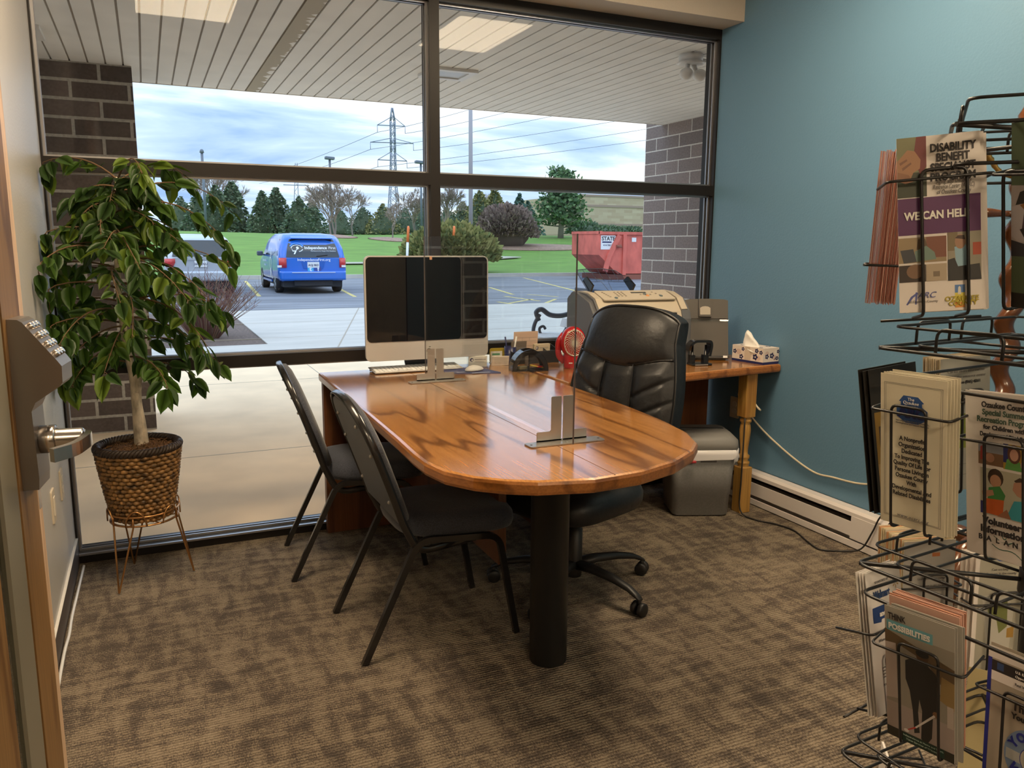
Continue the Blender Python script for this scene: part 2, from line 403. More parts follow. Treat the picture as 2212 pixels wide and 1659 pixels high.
struct(MB().bb(XL - .12, XR + .12, YB - .12, YB, 0, ZC).build('wall_back', m_beige))
struct(MB().bb(XL - .12, XR + .12, 0, .114, 2.5, 3.25).build('wall_front', m_beige))
hl = MB(); hl.bb(-1.9, -1.82, DY0 - .3, DY1 + .3, 0, 2.6); hl.bb(-1.82, XL - .12, DY0 - .38, DY0 - .3, 0, 2.6); hl.bb(-1.82, XL - .12, DY1 + .3, DY1 + .38, 0, 2.6); hl.bb(-1.9, XL - .12, DY0 - .38, DY1 + .38, 2.6, 2.68); hl.bb(-1.9, XL - .12, DY0 - .38, DY1 + .38, -.08, 0)
struct(hl.build('wall_hall', m_grey))
ce = MB(); ce.bb(XL - .12, XR + .12, YB - .12, .114, ZC, ZC + .08)
struct(ce.build('ceiling', m_ceil))
struct(MB().bb(XL, XR, -.175, 0.0, 2.497, ZC).build('trim_1', m_beige))
bl = MB(); bl.bb(XL, XL + .008, DY1 + .06, -.004, 0, .112); blo = struct(bl.build('baseboard_left', M('brown_rubber_base', (.062, .046, .04), .45)))
struct(MB().bb(XL, XL + .0095, DY1 + .06, -.004, .112, .1155).build('trim_2', M('white_caulk', (.75, .73, .7), .5)))
struct(MB().bb(XR - .008, XR, YB, -1.37, 0, .112).build('baseboard_right', m_black))
struct(MB().bb(XL, XR, -4.30, -4.18, 2.54, ZC).build('added_screen_beam', m_beige))  # added beam screening the rear ceiling lights from the window reflection
# doorway casing
cs = MB()
for y in (DY0, DY1): cs.bb(XL - .13, XL + .012, y - .03, y + .03, 0, 2.16)
cs.bb(XL - .13, XL + .012, DY0, DY1, 2.1, 2.16)
m_oak = wood('oak_door_wood', (.235, .125, .042), (.14, .065, .02), .4, 'Z', 1.5)
struct(cs.build('trim_3', m_oak))

# ------------------------------------------------------------------ window wall: dark bronze storefront
m_bronze = M('dark_bronze_frame', (.010, .0075, .0065), .42, .0, .4)
m_gasket = M('bare_aluminium_stop', (.42, .42, .44), .35, .9)
m_pane = glass('clear_window_glass', (.985, .99, .99), 1.21)
XM0, XM1 = 1.2466, 1.2944
XA, XB = XL + .008, XR - .010
rows = [(.0446, .8077), (.8589, 1.6264), (1.6793, 2.447)]
win = MB()
win.bb(XL, XA, 0, .114, 0, 2.5); win.bb(XB, XR, 0, .114, 0, 2.5); win.bb(XM0, XM1, 0, .114, 0, 2.5)
for (a, c) in ((XA, XM0), (XM1, XB)):
    for z0, z1 in ((0, .0446), (.8077, .8589), (1.6264, 1.6793), (2.447, 2.5)): win.bb(a, c, 0, .114, z0, z1)
wino = struct(win.build('window_1', m_bronze))
st = MB(); pg = 0
for (a, c) in ((XA, XM0), (XM1, XB)):
    for z0, z1 in rows:
        for y in (.036, .064):     # glazing stops each side of the pane
            g = .009
            st.bb(a, a + g, y - .004, y + .004, z0, z1); st.bb(c - g, c, y - .004, y + .004, z0, z1)
            st.bb(a + g, c - g, y - .004, y + .004, z0, z0 + g); st.bb(a + g, c - g, y - .004, y + .004, z1 - g, z1)
sto = st.build('glazing_stops', m_gasket, wino)
for (a, c) in ((XA, XM0), (XM1, XB)):
    for z0, z1 in rows:
        MB().bb(a + .002, c - .002, .047, .053, z0 + .002, z1 - .002).build('pane', m_pane, wino)
# sill flashing light strip along the foot of the frame
struct(MB().bb(XA, XB, -.012, 0, .036, .0446).build('trim_4', m_gasket))

# ------------------------------------------------------------------ door leaf swung back against the left wall
H = Vector((-.345, -2.69, 0)); Fd = Vector((-.2333, -1.80, 0)); du = (Fd - H).normalized(); LW = (Fd - H).length
dn = Vector((du.y, -du.x, 0))                 # face that looks into the room
Md = Matrix(((du.x, dn.x, 0, H.x), (du.y, dn.y, 0, H.y), (0, 0, 1, 0), (0, 0, 0, 1)))
door = MB()
T = .044
def dbb(mb, a, c, z0, z1, n0=-T, n1=0.0, bev=0): mb.bb(a, c, n0, n1, z0, z1, bev)
S1, S2, S3, S4 = LW - .026, LW - .141, LW - .149, LW - .240     # band | stile | gasket | frame | glass
G0 = S4 - .060
dbb(door, S2, S1, .012, 2.08); dbb(door, 0, G0, .012, 2.08); dbb(door, G0, S2, .012, .25); dbb(door, G0, S2, 1.96, 2.08)
dr = door.build('door_1', m_oak); dr.matrix_world = Md; struct(dr)
q = MB(); dbb(q, S1, LW, .012, 2.08); q.build('edge_band', wood('light_maple_edge', (.66, .46, .30), (.55, .36, .22), .4, 'Z', 1.2), dr)
q = MB(); dbb(q, S3, S2, .25, 1.96, -.030, -.004); q.build('glazing_gasket', M('black_gasket', (.010, .007, .005), .5), dr)
q = MB(); dbb(q, S4, S3, .25, 1.96, -.030, -.001); q.build('lite_frame', M('olive_grey_frame', (.20, .18, .135), .4), dr)
q = MB(); dbb(q, G0, S4, .25, 1.96, -.014, -.008); q.build('pane', glass('door_lite_glass', (.75, .78, .74), 1.9), dr)
# keypad lever lock on the stile
m_lock = M('satin_dark_chrome', (.27, .245, .225), .34, .85); m_lockl = M('satin_chrome', (.62, .58, .54), .22, 1.0)
lk = MB(); hz = .962
prof = [(0, hz - .092), (.028, hz - .092), (.030, hz - .07), (.028, hz + .065), (.036, hz + .082), (.080, hz + .112), (.086, hz + .120), (.087, hz + .152), (.080, hz + .163), (.026, hz + .238), (.018, hz + .243), (0, hz + .244)]
cx = S1 - .052
lk.prism([(p[0], p[1]) for p in prof], (cx - .042, 0, 0), (0, 1, 0), (0, 0, 1), (.084, 0, 0))
lock = lk.build('lock_housing', m_lock, dr)
sl = Vector((0, .026, hz + .238)); s2 = Vector((0, .080, hz + .163)); nn_ = Vector((0, .812, .584))
for i in range(4):
    for j in range(3):
        kb = MB(); pq = sl.lerp(s2, .14 + .24 * i) + Vector((cx + (j - 1) * .021, 0, 0)) + nn_ * .002
        kb.lathe([(.0075, -.003), (.0075, .004), (.006, .0055)], (0, 0, 0), 12, capb=False)
        Mx = nn_.to_track_quat('Z', 'Y').to_matrix().to_4x4(); Mx.translation = pq; kb.bm.transform(Mx); kb.build('button', m_lockl, lock)
lv = MB(); lv.lathe([(.028, .028), (.028, .056), (.024, .058)], (cx, 0, hz), 28, 'y'); lv.lathe([(.0225, .058), (.020, .060), (.020, .104), (.016, .108)], (cx, 0, hz), 28, 'y')
lv.build('lever_rose', m_lockl, dr)
lg = MB(); lp = rnd([(cx, .096, hz), (cx, .116, hz), (cx - .030, .118, hz), (cx - .085, .106, hz - .004), (cx - .118, .074, hz - .006)], .02, 4)
lg.flatbar(lp, (0, 0, 1), .026, .013)
lg.build('lever_handle', m_lockl, dr)
lt = MB(); lt.bb(S1 + .004, LW - .003, -.002, .0006, .80, .90); lt.build('latch_plate', m_lockl, dr)

# ------------------------------------------------------------------ ceiling lights (front pair mirrored in the window; rear pair added to light the rack)
m_diff = M('troffer_diffuser', (.9, .85, .75), .4, emit=(1.0, .78, .52), strength=24.5)
m_wht = M('white_enamel', (.78, .77, .75), .35)
def troffer(label, x0, x1, y0, y1):
    t_ = thing('ceiling_light', label, 'ceiling light', ((x0 + x1) / 2, (y0 + y1) / 2, ZC), 0, 'recessed ceiling lights')
    w_, d_ = x1 - x0, y1 - y0
    MB().bb(-w_ / 2, w_ / 2, -d_ / 2, d_ / 2, -.006, -.003).build('diffuser', m_diff, t_)
    f = MB(); g = .022
    for a, c, e_, f_ in ((-w_ / 2 - g, -w_ / 2, -d_ / 2 - g, d_ / 2 + g), (w_ / 2, w_ / 2 + g, -d_ / 2 - g, d_ / 2 + g), (-w_ / 2, w_ / 2, -d_ / 2 - g, -d_ / 2), (-w_ / 2, w_ / 2, d_ / 2, d_ / 2 + g)): f.bb(a, c, e_, f_, -.009, 0)
    f.build('frame', m_wht, t_)
troffer('warm rectangular ceiling light mirrored in the top left window pane', .04, .585, -1.95, -1.10)
troffer('warm rectangular ceiling light over the desk, mirrored beside the mullion', 1.865, 2.37, -1.98, -1.13)
troffer('warm rectangular ceiling light behind the camera on the door side', .04, .585, -5.65, -4.80)  # this and the next are added lamps, brightening the rack from behind
troffer('warm rectangular ceiling light behind the camera on the blue wall side', 1.865, 2.37, -5.65, -4.80)

# ------------------------------------------------------------------ canopy, brick piers, paving
m_soff = M('soffit_panel', (.82, .81, .78), .6, noise=(4, .05, (1, 1, 1)))
m_soffg = M('soffit_reveal', (.36, .33, .30), .8)
m_stain = M('stained_soffit_panel', (.7, .69, .66), .6); t, b, Nn, Ln = nodes(m_stain)
tc_ = Nn('ShaderNodeTexCoord'); mpn = Nn('ShaderNodeMapping'); mpn.inputs['Scale'].default_value = (2.5, 9, 1); Ln(tc_.outputs['Object'], mpn.inputs[0])
nz = Nn('ShaderNodeTexNoise'); nz.inputs['Scale'].default_value = 1.6; nz.inputs['Detail'].default_value = 6; Ln(mpn.outputs[0], nz.inputs['Vector'])
sx_ = Nn('ShaderNodeSeparateXYZ'); Ln(tc_.outputs['Object'], sx_.inputs[0])
ad = Nn('ShaderNodeMath'); ad.operation = 'MULTIPLY_ADD'; ad.inputs[1].default_value = -5.2; ad.inputs[2].default_value = 5.2 * .90; Ln(sx_.outputs[0], ad.inputs[0])
a2 = Nn('ShaderNodeMath'); a2.operation = 'ADD'; Ln(ad.outputs[0], a2.inputs[0]); Ln(nz.outputs['Fac'], a2.inputs[1])
rp = Nn('ShaderNodeValToRGB'); ramp(rp, [(.47, (.82, .81, .78)), (.53, (.40, .35, .25))]); Ln(a2.outputs[0], rp.inputs[0]); Ln(rp.outputs[0], b.inputs['Base Color'])
so = MB(); ZS = 2.541; step = .108; x = -2.0
xs = []
while x < 5.6: xs.append(x); x += step
si_ = min(range(len(xs)), key=lambda i: abs(xs[i] + .054 - .89))
for i, x in enumerate(xs):
    so.mi = 2 if i == si_ else 0
    so.bb(x + .006, x + step - .006, .114, 3.262, ZS, ZS + .012)
so.mi = 1; so.bb(-2.0, 5.65, .114, 3.262, ZS + .009, ZS + .02); so.mi = 0; so.bb(-2.0, 5.65, 3.262, 3.275, ZS - .004, ZS + .03)
struct(so.build('canopy_soffit', [m_soff, m_soffg, m_stain]))
struct(MB().bb(-3.0, 7.0, .114, 3.275, ZS + .03, 3.25).build('canopy_roof', M('canopy_metal', (.3, .28, .26), .6)))
mort = (.44, .41, .36)
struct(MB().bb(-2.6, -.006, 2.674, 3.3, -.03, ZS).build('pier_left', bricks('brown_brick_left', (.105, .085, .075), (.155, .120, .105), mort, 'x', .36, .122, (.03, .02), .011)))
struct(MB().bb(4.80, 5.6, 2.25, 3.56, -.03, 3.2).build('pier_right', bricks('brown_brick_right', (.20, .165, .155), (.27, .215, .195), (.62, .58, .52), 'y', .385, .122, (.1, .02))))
ew = MB(); ew.bb(-6, XL - .12, 0, .114, -.03, 3.25); ew.bb(XR + .12, 7, 0, .114, -.03, 3.25)
struct(ew.build('wall_outside', bricks('brown_brick_front', (.16, .13, .12), (.22, .17, .15), mort, 'x', .385, .122)))
m_walk_tint = M('warm_light_walkway_concrete', (.86, .65, .42), .8, noise=(2.2, .10, (1, 1, 1)), bump=.05)  # near slab: warm tint of the light put into its colour
m_conc = M('pale_apron_concrete', (.46, .435, .395), .85, noise=(1.1, .10, (.6, 2.5, 1)), bump=.05)
m_joint = M('concrete_joint', (.33, .28, .22), .9)
sd = MB()
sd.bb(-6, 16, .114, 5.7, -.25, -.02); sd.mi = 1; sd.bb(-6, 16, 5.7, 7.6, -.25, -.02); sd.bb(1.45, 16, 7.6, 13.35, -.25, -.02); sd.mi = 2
sd.bb(-.5, 7, 1.72, 1.728, -.25, -.0192); sd.bb(1.60, 1.609, .114, 5.7, -.25, -.0192); sd.bb(-6, 16, 4.52, 4.53, -.25, -.0192); sd.bb(-6, 16, 8.3, 8.32, -.25, -.019); sd.bb(-6, 16, 10.6, 10.62, -.25, -.019)
a0, a1 = Vector((2.0, 6.0, -.0185)), Vector((4.1, 13.3, -.0185)); sd.flatbar([a0, a1], (0, 0, 1), .002, .02)
struct(sd.build('sidewalk', [m_walk_tint, m_conc, m_joint]))
m_asph = M('worn_asphalt', (.165, .175, .20), .8, noise=(1.3, .42, (.16, 1.6, 1)), bump=.05)
struct(MB().bb(-60, 90, 13.35, 30.0, -.35, -.12).build('parking_lot', m_asph))
m_kerb = M('kerb_concrete', (.50, .48, .44), .85, noise=(2, .1, (1, 1, 1)))
struct(MB().bb(-300, 600, 160, 700, 1.5, 3.1).build('field', M('far_field', (.14, .22, .08), .9)))
struct(MB().bb(-60, 90, 30.0, 30.2, -.35, .04).build('kerb', m_kerb))
m_yel = M('faded_yellow_line_paint', (.55, .45, .16), .8, noise=(9, .35, (1, 1, 1)))
ln = MB()
for pa, pb in (((530, 607), (560, 640)), ((730, 622), (767, 641)), ((1058, 621), (1108, 636)), ((1131, 600), (1243, 628)), ((1268, 597), (1300, 604))):
    A, B = onz(*pa, -.118), onz(*pb, -.118); ln.flatbar([A, B], (0, 0, 1), .003, .11)
for pa, pb in (((1090, 640), (1165, 650)), ((1140, 636), (1205, 641)), ((1100, 655), (1150, 646)), ((1165, 660), (1200, 646)), ((1075, 652), (1140, 662))):
    A, B = onz(*pa, -.118), onz(*pb, -.118); ln.flatbar([A, B], (0, 0, 1), .003, .10)
struct(ln.build('parking_line', m_yel))
m_grass = M('spring_grass', (.125, .245, .034), .9, noise=(1.6, .22, (.35, 1.6, 1)), bump=.1)
def lawn(x, y):
    d = max(0.0, y - 30.2); s = min(1.0, d / 30.0); s = s * s * (3 - 2 * s)
    return .03 + 2.0 * s + max(0, y - 60) * .012 + .10 * math.sin(x * .21 + y * .13) * s
lw = bmesh.new(); gx = [-40 + 3.0 * i for i in range(50)]; gy = [30.2 + (1.6 * j if j < 24 else 38.4 + (j - 24) * 8) for j in range(40)]
gv = [[lw.verts.new((x, y, lawn(x, y))) for y in gy] for x in gx]
for i in range(len(gx) - 1):
    for j in range(len(gy) - 1): lw.faces.new((gv[i][j], gv[i + 1][j], gv[i + 1][j + 1], gv[i][j + 1])).smooth = True
mb = MB(); mb.bm.free(); mb.bm = lw; struct(mb.build('lawn', m_grass))
m_path = M('path_concrete', (.48, .45, .40), .9)
pm = MB(); pts = [at(1062, 570, 38), at(1100, 567, 39), at(1140, 564, 40.5)]
pp = [Vector((p.x, p.y, lawn(p.x, p.y) + .03)) for p in (Vector((8, 37.2, 0)), Vector((12, 37.4, 0)), Vector((16, 38.4, 0)), Vector((20, 40.5, 0)))]
pm.flatbar(pp, (0, 0, 1), .05, 1.5); struct(pm.build('path', m_path))
m_mulch = M('brown_bark_mulch', (.12, .085, .07), .95, noise=(30, .5, (1, 1, 1)), bump=.6)
m_mulch2 = M('tan_bark_mulch', (.30, .20, .15), .95, noise=(6, .3, (1, 1, 1)), bump=.5)
struct(MB().bb(-6, 1.45, 7.6, 13.35, -.25, -.035).build('planting_bed', m_mulch))
def mound(cx_, cy_, rx, ry, h, mat):
    z0 = lawn(cx_, cy_); mb = MB(); rg = []
    for k in range(6):
        f = 1 - k / 6.0; rg.append([(cx_ + rx * f * math.cos(a), cy_ + ry * f * math.sin(a), lawn(cx_ + rx * f * math.cos(a), cy_ + ry * f * math.sin(a)) + .02 + h * (1 - f * f)) for a in [2 * PI * j / 28 for j in range(28)]])
    mb.loft(rg); return struct(mb.build('mulch_bed', mat))
p = at(845, 516, 52); mound(p.x, p.y, 1.6, 2.2, .12, m_mulch2)
p = at(735, 510, 54); mound(p.x - .3, p.y, 1.5, 2.2, .12, m_mulch2)
p = at(1130, 512, 47); mound(p.x, p.y, 5.5, 2.4, .15, m_mulch2)
# ================================================================== FURNITURE
ZT = .765
m_desk = wood('oak_laminate', (.43, .19, .050), (.19, .07, .014), .20, 'Y', 1.0, coat=1.0, figure=2.9)
m_deskx = wood('oak_laminate_crosswise', (.43, .19, .050), (.235, .090, .020), .22, 'X', 1.0, coat=.8, figure=3.2)
m_edge = wood('oak_edge_moulding', (.36, .135, .03), (.19, .065, .012), .28, 'Y', .8, coat=.3)
m_panel = wood('dark_oak_panel', (.17, .060, .020), (.09, .03, .01), .42, 'Z', .8)
m_seam = M('desk_seam', (.10, .04, .012), .6)
m_blackm = M('black_metal', (.012, .012, .012), .38)
m_steel = M('brushed_steel', (.55, .53, .50), .3, .9)
def slab(outline, z0, z1, r=.012, mat=None):
    k = len(outline); P2 = [Vector((p[0], p[1])) for p in outline]; nr = []
    area = sum(P2[i].x * P2[(i + 1) % k].y - P2[(i + 1) % k].x * P2[i].y for i in range(k)); sg = 1 if area > 0 else -1
    for i in range(k):
        a = (P2[i] - P2[i - 1]).normalized(); c = (P2[(i + 1) % k] - P2[i]).normalized(); tt = (a + c).normalized()
        nr.append(Vector((tt.y, -tt.x)) * sg)
    mb = MB(); rings = []
    for ins, z in ((r, z0), (r * .3, z0 + r * .3), (0, z0 + r), (0, z1 - r), (r * .3, z1 - r * .3), (r, z1)):
        rings.append([(P2[i].x - nr[i].x * ins, P2[i].y - nr[i].y * ins, z) for i in range(k)])
    mb.loft(rings, smooth=False); return mb
# --- the peninsula desk
OUT = [(.690, -.012), (.681, -.50), (.672, -.997), (.664, -1.366), (.656, -1.56), (.657, -1.66), (.677, -1.765), (.727, -1.848), (.790, -1.905), (.862, -1.948), (1.008, -1.984), (1.156, -1.972), (1.300, -1.922), (1.423, -1.842), (1.488, -1.775), (1.545, -1.65), (1.578, -1.485), (1.600, -1.222), (1.604, -1.0), (1.610, -.60), (1.616, -.012)]
desk = thing('desk', 'oak laminate peninsula desk with rounded end on a black column', 'desk', (0, 0, 0))
dt = slab(OUT, ZT - .041, ZT, .011).build('desktop', m_desk, desk)
for f in dt.data.polygons: f.material_index = 0
dt.data.materials.append(m_edge)
for f in dt.data.polygons:
    if f.normal.z < .5: f.material_index = 1
sm = MB(); sm.bb(1.0735, 1.0755, -1.972, -.024, ZT - .001, ZT + .0003); sm.build('seam', m_seam, desk)
ep = MB(); ep.bb(.700, 1.606, -.062, -.022, 0.004, ZT - .041); ep.build('end_panel', m_panel, desk)
mp_ = MB(); mp_.bb(1.08, 1.11, -1.20, -.062, .22, ZT - .041); mp_.build('modesty_panel', m_panel, desk)
cl = MB(); cl.lathe([(.060, 0), (.062, .004), (.062, ZT - .06), (.075, ZT - .055), (.075, ZT - .041)], (1.128, -1.505, 0), 40); cl.build('column_leg', m_blackm, desk)
# --- the worktop in the corner
wt = thing('corner_table', 'oak laminate worktop under the window by the blue wall, on a turned leg', 'table', (0, 0, 0))
wto = slab([(1.630, -.025), (1.630, -.690), (2.30, -.672), (2.895, -.606), (2.895, -.025)][::-1], ZT - .041, ZT, .011).build('tabletop', m_deskx, wt)
wto.data.materials.append(m_edge)
for f in wto.data.polygons:
    if f.normal.z < .5: f.material_index = 1
MB().bb(1.66, 2.885, -.055, -.030, .05, ZT - .041).build('back_panel', m_panel, wt)
MB().bb(1.642, 1.672, -.62, -.055, .0, ZT - .041).build('side_panel', m_panel, wt)
m_pine = wood('yellow_pine', (.43, .24, .06), (.33, .16, .035), .4, 'Z', 1.2)
tl = MB(); lx, ly = 2.722, -.570
tl.bb(lx - .033, lx + .033, ly - .033, ly + .033, .50, ZT - .041, .004); tl.bb(lx - .033, lx + .033, ly - .033, ly + .033, 0, .24, .004)
tl.lathe([(.030, .24), (.026, .248), (.031, .258), (.031, .266), (.022, .274), (.029, .286), (.030, .298), (.020, .306), (.0195, .33), (.025, .38), (.0285, .43), (.025, .458), (.021, .466), (.029, .476), (.029, .486), (.022, .493), (.031, .50)], (lx, ly, 0), 24, capb=False, capt=False)
tl.build('turned_leg', m_pine, wt)

# --- stacking chairs
m_fab = M('charcoal_blue_fabric', (.060, .066, .085), .95, spec=.15, noise=(260, .35, (1, 1, 1)), bump=.15, sheen=.3)
m_tube = M('black_enamel_tube', (.012, .011, .011), .22, coat=.4)
m_vinyl = M('grey_back_shell', (.10, .108, .12), .5)
def back_uv(s, t):   # point on the tilted back plane: s across, t up
    z = .36 + t; x = -.105 - .295 * t - .12 * t * t
    return Vector((x, s, z))
def back_out(w0, ins):
    pts = []
    for z in (.10, .18, .26, .32): pts.append((w0 - ins - .004 * abs(z - .2), z))
    n = 14
    for i in range(1, n):
        a = PI * i / n * .5; pts.append(((w0 - ins) * math.cos(a) ** .75, .32 + (.185 - ins) * math.sin(a)))
    right = pts; left = [(-p[0], p[1]) for p in pts[::-1]]
    return right + [(0, .505 - ins)] + left
def make_chair():
    r = thing('guest_chair', 'x', 'chair')
    for s in (-1, 1):
        lg = MB(); y = s * .205
        fr = rnd([(-.275, y, 0), (-.085, y * .97, .395), (.205, y * .97, .372), (.272, y, 0)], .05, 6)
        lg.flatbar(fr, (0, 1, 0), .018, .021); lg.build('leg_frame', m_tube, r)
    bl = MB(); o = back_out(.205, 0)
    path = [Vector((.12, .197, .372)), Vector((-.02, .197, .352))]
    loop = rnd([(.12, .197, .375), (-.085, .197, .352), back_uv(.203, .10)], .06, 6)[:-1]
    loop += [back_uv(*p) for p in o]
    loop += [Vector((p.x, -p.y, p.z)) for p in rnd([(.12, .197, .375), (-.085, .197, .352), back_uv(.203, .10)], .06, 6)[:-1]][::-1]
    rs = []; k = len(loop); pl = Vector((.93, 0, .36)).normalized()
    for i, p in enumerate(loop):
        t = (loop[min(i + 1, k - 1)] - loop[max(i - 1, 0)]).normalized()
        sd = pl - t * pl.dot(t); sd = sd.normalized() if sd.length > .25 else Vector((0, 1, 0))
        if abs(p.z - .375) < .03 and abs(p.y) > .15: sd = (Vector((0, 0, 1)) - t * t.z).normalized()
        nn = t.cross(sd).normalized(); wd, th = .013, .0058
        rs.append([p + sd * (wd * math.cos(a)) + nn * (th * math.sin(a)) for a in [2 * PI * j / 10 for j in range(10)]])
    bl.loft(rs); bl.build('back_frame', m_tube, r)
    # padded back: shell behind, cushion in front
    nrm = Vector((.94, 0, .34)).normalized()
    def ring(ins, off): return [back_uv(*p) + nrm * off for p in back_out(.205, ins)]
    sh = MB(); sh.loft([ring(.014, -.010), ring(.012, -.006), ring(.012, .004)]); sho = sh.build('back_shell', m_vinyl, r)
    for s in (-1, 1):
        for zt in (.17, .33, .42):
            sc_ = MB(); p = back_uv(s * (.165 if zt < .4 else .12), zt) - nrm * .012; sc_.sphere(p, .0065, 8); sc_.build('screw', m_steel, sho)
    cu = MB(); cu.loft([ring(.013, .003), ring(.010, .012), ring(.016, .026), ring(.045, .036), ring(.10, .040)]); cu.build('backrest', m_fab, r)
    # seat
    so_ = []
    for a in [2 * PI * i / 40 for i in range(40)]:
        c_, s_ = math.cos(a), math.sin(a); sg = lambda v, e: math.copysign(abs(v) ** e, v)
        hx = .215; so_.append((.085 + hx * sg(c_, .5), (.200 + .012 * c_) * sg(s_, .5)))
    def sring(f, z): return [(.085 + (x - .085) * f, y * f, z - .10 * (x - .085) * .35) for x, y in so_]
    st_ = MB(); st_.loft([sring(.90, .385), sring(.97, .392), sring(1.0, .412), sring(.985, .436), sring(.92, .455), sring(.75, .466), sring(.4, .470)]); st_.build('seat', m_fab, r)
    return r
ch1 = make_chair(); ch1.location = (.834, -1.094, 0); ch1.rotation_euler = (0, 0, .015)
ch1['label'] = 'black framed charcoal fabric guest chair nearest the camera, seat half under the desk'; ch1['group'] = 'guest chairs at the desk'
ch2 = copy_tree(ch1); ch2.location = (.752, -.365, 0); ch2.rotation_euler = (0, 0, -.085)
ch2['label'] = 'black framed charcoal fabric guest chair close to the window glass, behind the nearer one'

# --- executive chair
m_leath = M('black_leather', (.011, .0118, .0135), .40, spec=.42, noise=(60, .25, (1, 1, 1)), bump=.12)
m_pipe = M('black_leather_piping', (.010, .010, .011), .3)
m_plast = M('black_plastic', (.014, .013, .013), .45)
oc = thing('office_chair', 'black leather high-back swivel chair behind the desk', 'chair', (1.474, -1.05, 0), math.radians(200))
def bx_(u, t):       # front surface of the backrest: u -1..1 across, t 0..1 up
    w_ = .243 + .03 * math.sin(min(1, t * 1.25) * PI) - .025 * t
    zc = .50 + .608 * t; e_ = 1 - abs(u) ** 2.6
    x = -.180 - .190 * t + .05 * math.sin(t * PI) * 0 + .035 * e_ * (0.55 + .45 * math.sin(t * PI)) - .02 * math.cos(t * PI)
    return x, u * w_, zc - .055 * abs(u) ** 3.2 * (t ** 6) - .0 * u
def bulge(u, t):
    d = 0.0
    tp_ = .66 - .035 * math.cos(u * PI * .9)
    if t > tp_:                                  # headrest pillow
        q = (t - tp_) / (1 - tp_); d += .036 * math.sin(min(1, q * .98 + .02) * PI) ** .5 * (1 - .7 * abs(u) ** 3)
    else:
        lim = .30 + .06 * (.5 - t)
        q = t / tp_
        if abs(u) < lim: d += .018 * (1 - (abs(u) / lim) ** 4) * min(1, (1 - q) * 9) ** .6
        else: d += .032 * (1 - ((abs(u) - (1 + lim) / 2) / ((1 - lim) / 2)) ** 4) * min(1, (1 - q) * 8) ** .8
        if abs(u) > lim:                         # slanting tucks of the bolsters
            for c0 in (.12, .28, .42):
                v = t - (c0 + (abs(u) - lim) * .22); d -= .010 * math.exp(-(v / .013) ** 2)
    return d
NU, NT = 56, 84
bk = MB(); rs = []
gr_f = [[None] * (NU + 1) for _ in range(NT + 1)]; gr_b = [[None] * (NU + 1) for _ in range(NT + 1)]
for j in range(NT + 1):
    t = j / NT
    for i in range(NU + 1):
        u = -1 + 2 * i / NU; x, y, z = bx_(u, t); ed = min(1, (1 - abs(u)) * 7) ** .5 if abs(u) < 1 else 0
        top = min(1, (1 - t) * 9) ** .5 if t < 1 else 0
        gr_f[j][i] = bk.bm.verts.new((x + bulge(u, t) * max(ed, .0), y, z))
        gr_b[j][i] = bk.bm.verts.new((x - .055 - .055 * ed * (.35 + .65 * top) , y * (.94 if abs(u) > .98 else 1), z - .006))
for j in range(NT):
    for i in range(NU):
        bk.bm.faces.new((gr_f[j][i], gr_f[j][i + 1], gr_f[j + 1][i + 1], gr_f[j + 1][i])); bk.bm.faces.new((gr_b[j][i], gr_b[j + 1][i], gr_b[j + 1][i + 1], gr_b[j][i + 1]))
for j in range(NT):
    for i in (0, NU):
        bk.bm.faces.new((gr_f[j][i], gr_f[j + 1][i], gr_b[j + 1][i], gr_b[j][i]))
for i in range(NU):
    for j in (0, NT): bk.bm.faces.new((gr_f[j][i], gr_b[j][i], gr_b[j][i + 1], gr_f[j][i + 1]))
bko = bk.build('backrest', m_leath, oc, smooth=True)
pi_ = MB(); lp = [Vector(bx_(-1, j / 30)) + Vector((.002, 0, 0)) for j in range(31)] + [Vector(bx_(-1 + 2 * i / 30, 1)) + Vector((.002, 0, .002)) for i in range(1, 30)] + [Vector(bx_(1, 1 - j / 30)) + Vector((.002, 0, 0)) for j in range(31)]
pi_.tube(lp, .0055, 8)
pi_.tube([Vector((x + .006, y, z)) for u in [-.97 + 1.94 * i / 30 for i in range(31)] for x, y, z in [bx_(u, .66 - .035 * math.cos(u * PI * .9))]], .0035, 6)
for s in (-1, 1): pi_.tube([Vector((x + .012, y, z)) for t in [.02 + .62 * i / 20 for i in range(21)] for x, y, z in [bx_(s * (.30 + .06 * (.5 - t)), t)]], .003, 6)
pi_.build('piping', m_pipe, bko)
st_ = MB(); so_ = []
for a in [2 * PI * i / 44 for i in range(44)]:
    c_, s_ = math.cos(a), math.sin(a); sg = lambda v, e: math.copysign(abs(v) ** e, v); so_.append((.05 + .245 * sg(c_, .55), .255 * sg(s_, .55)))
def cr_(f, z, dz=.03): return [(.05 + (x - .05) * f, y * f, z - dz * max(0, (x - .12)) * 1.2) for x, y in so_]
st_.loft([cr_(.85, .365), cr_(.96, .372), cr_(1.0, .395), cr_(1.0, .425), cr_(.95, .455), cr_(.80, .470), cr_(.45, .474)]); st_.build('seat', m_leath, oc, smooth=True)
mc = MB(); mc.bb(-.13, .12, -.09, .09, .325, .367, .008); mc.flatbar(rnd([(-.12, 0, .345), (-.235, 0, .36), (-.262, 0, .47), (-.275, 0, .62)], .05, 5), (0, 1, 0), .075, .014); mc.tube([(.03, -.09, .345), (.06, -.30, .34)], .006); mc.build('tilt_mechanism', m_plast, oc)
gc = MB(); gc.lathe([(.030, .055), (.032, .07), (.032, .25), (.024, .255), (.024, .33)], (0, 0, 0), 24); gc.build('gas_column', m_plast, oc)
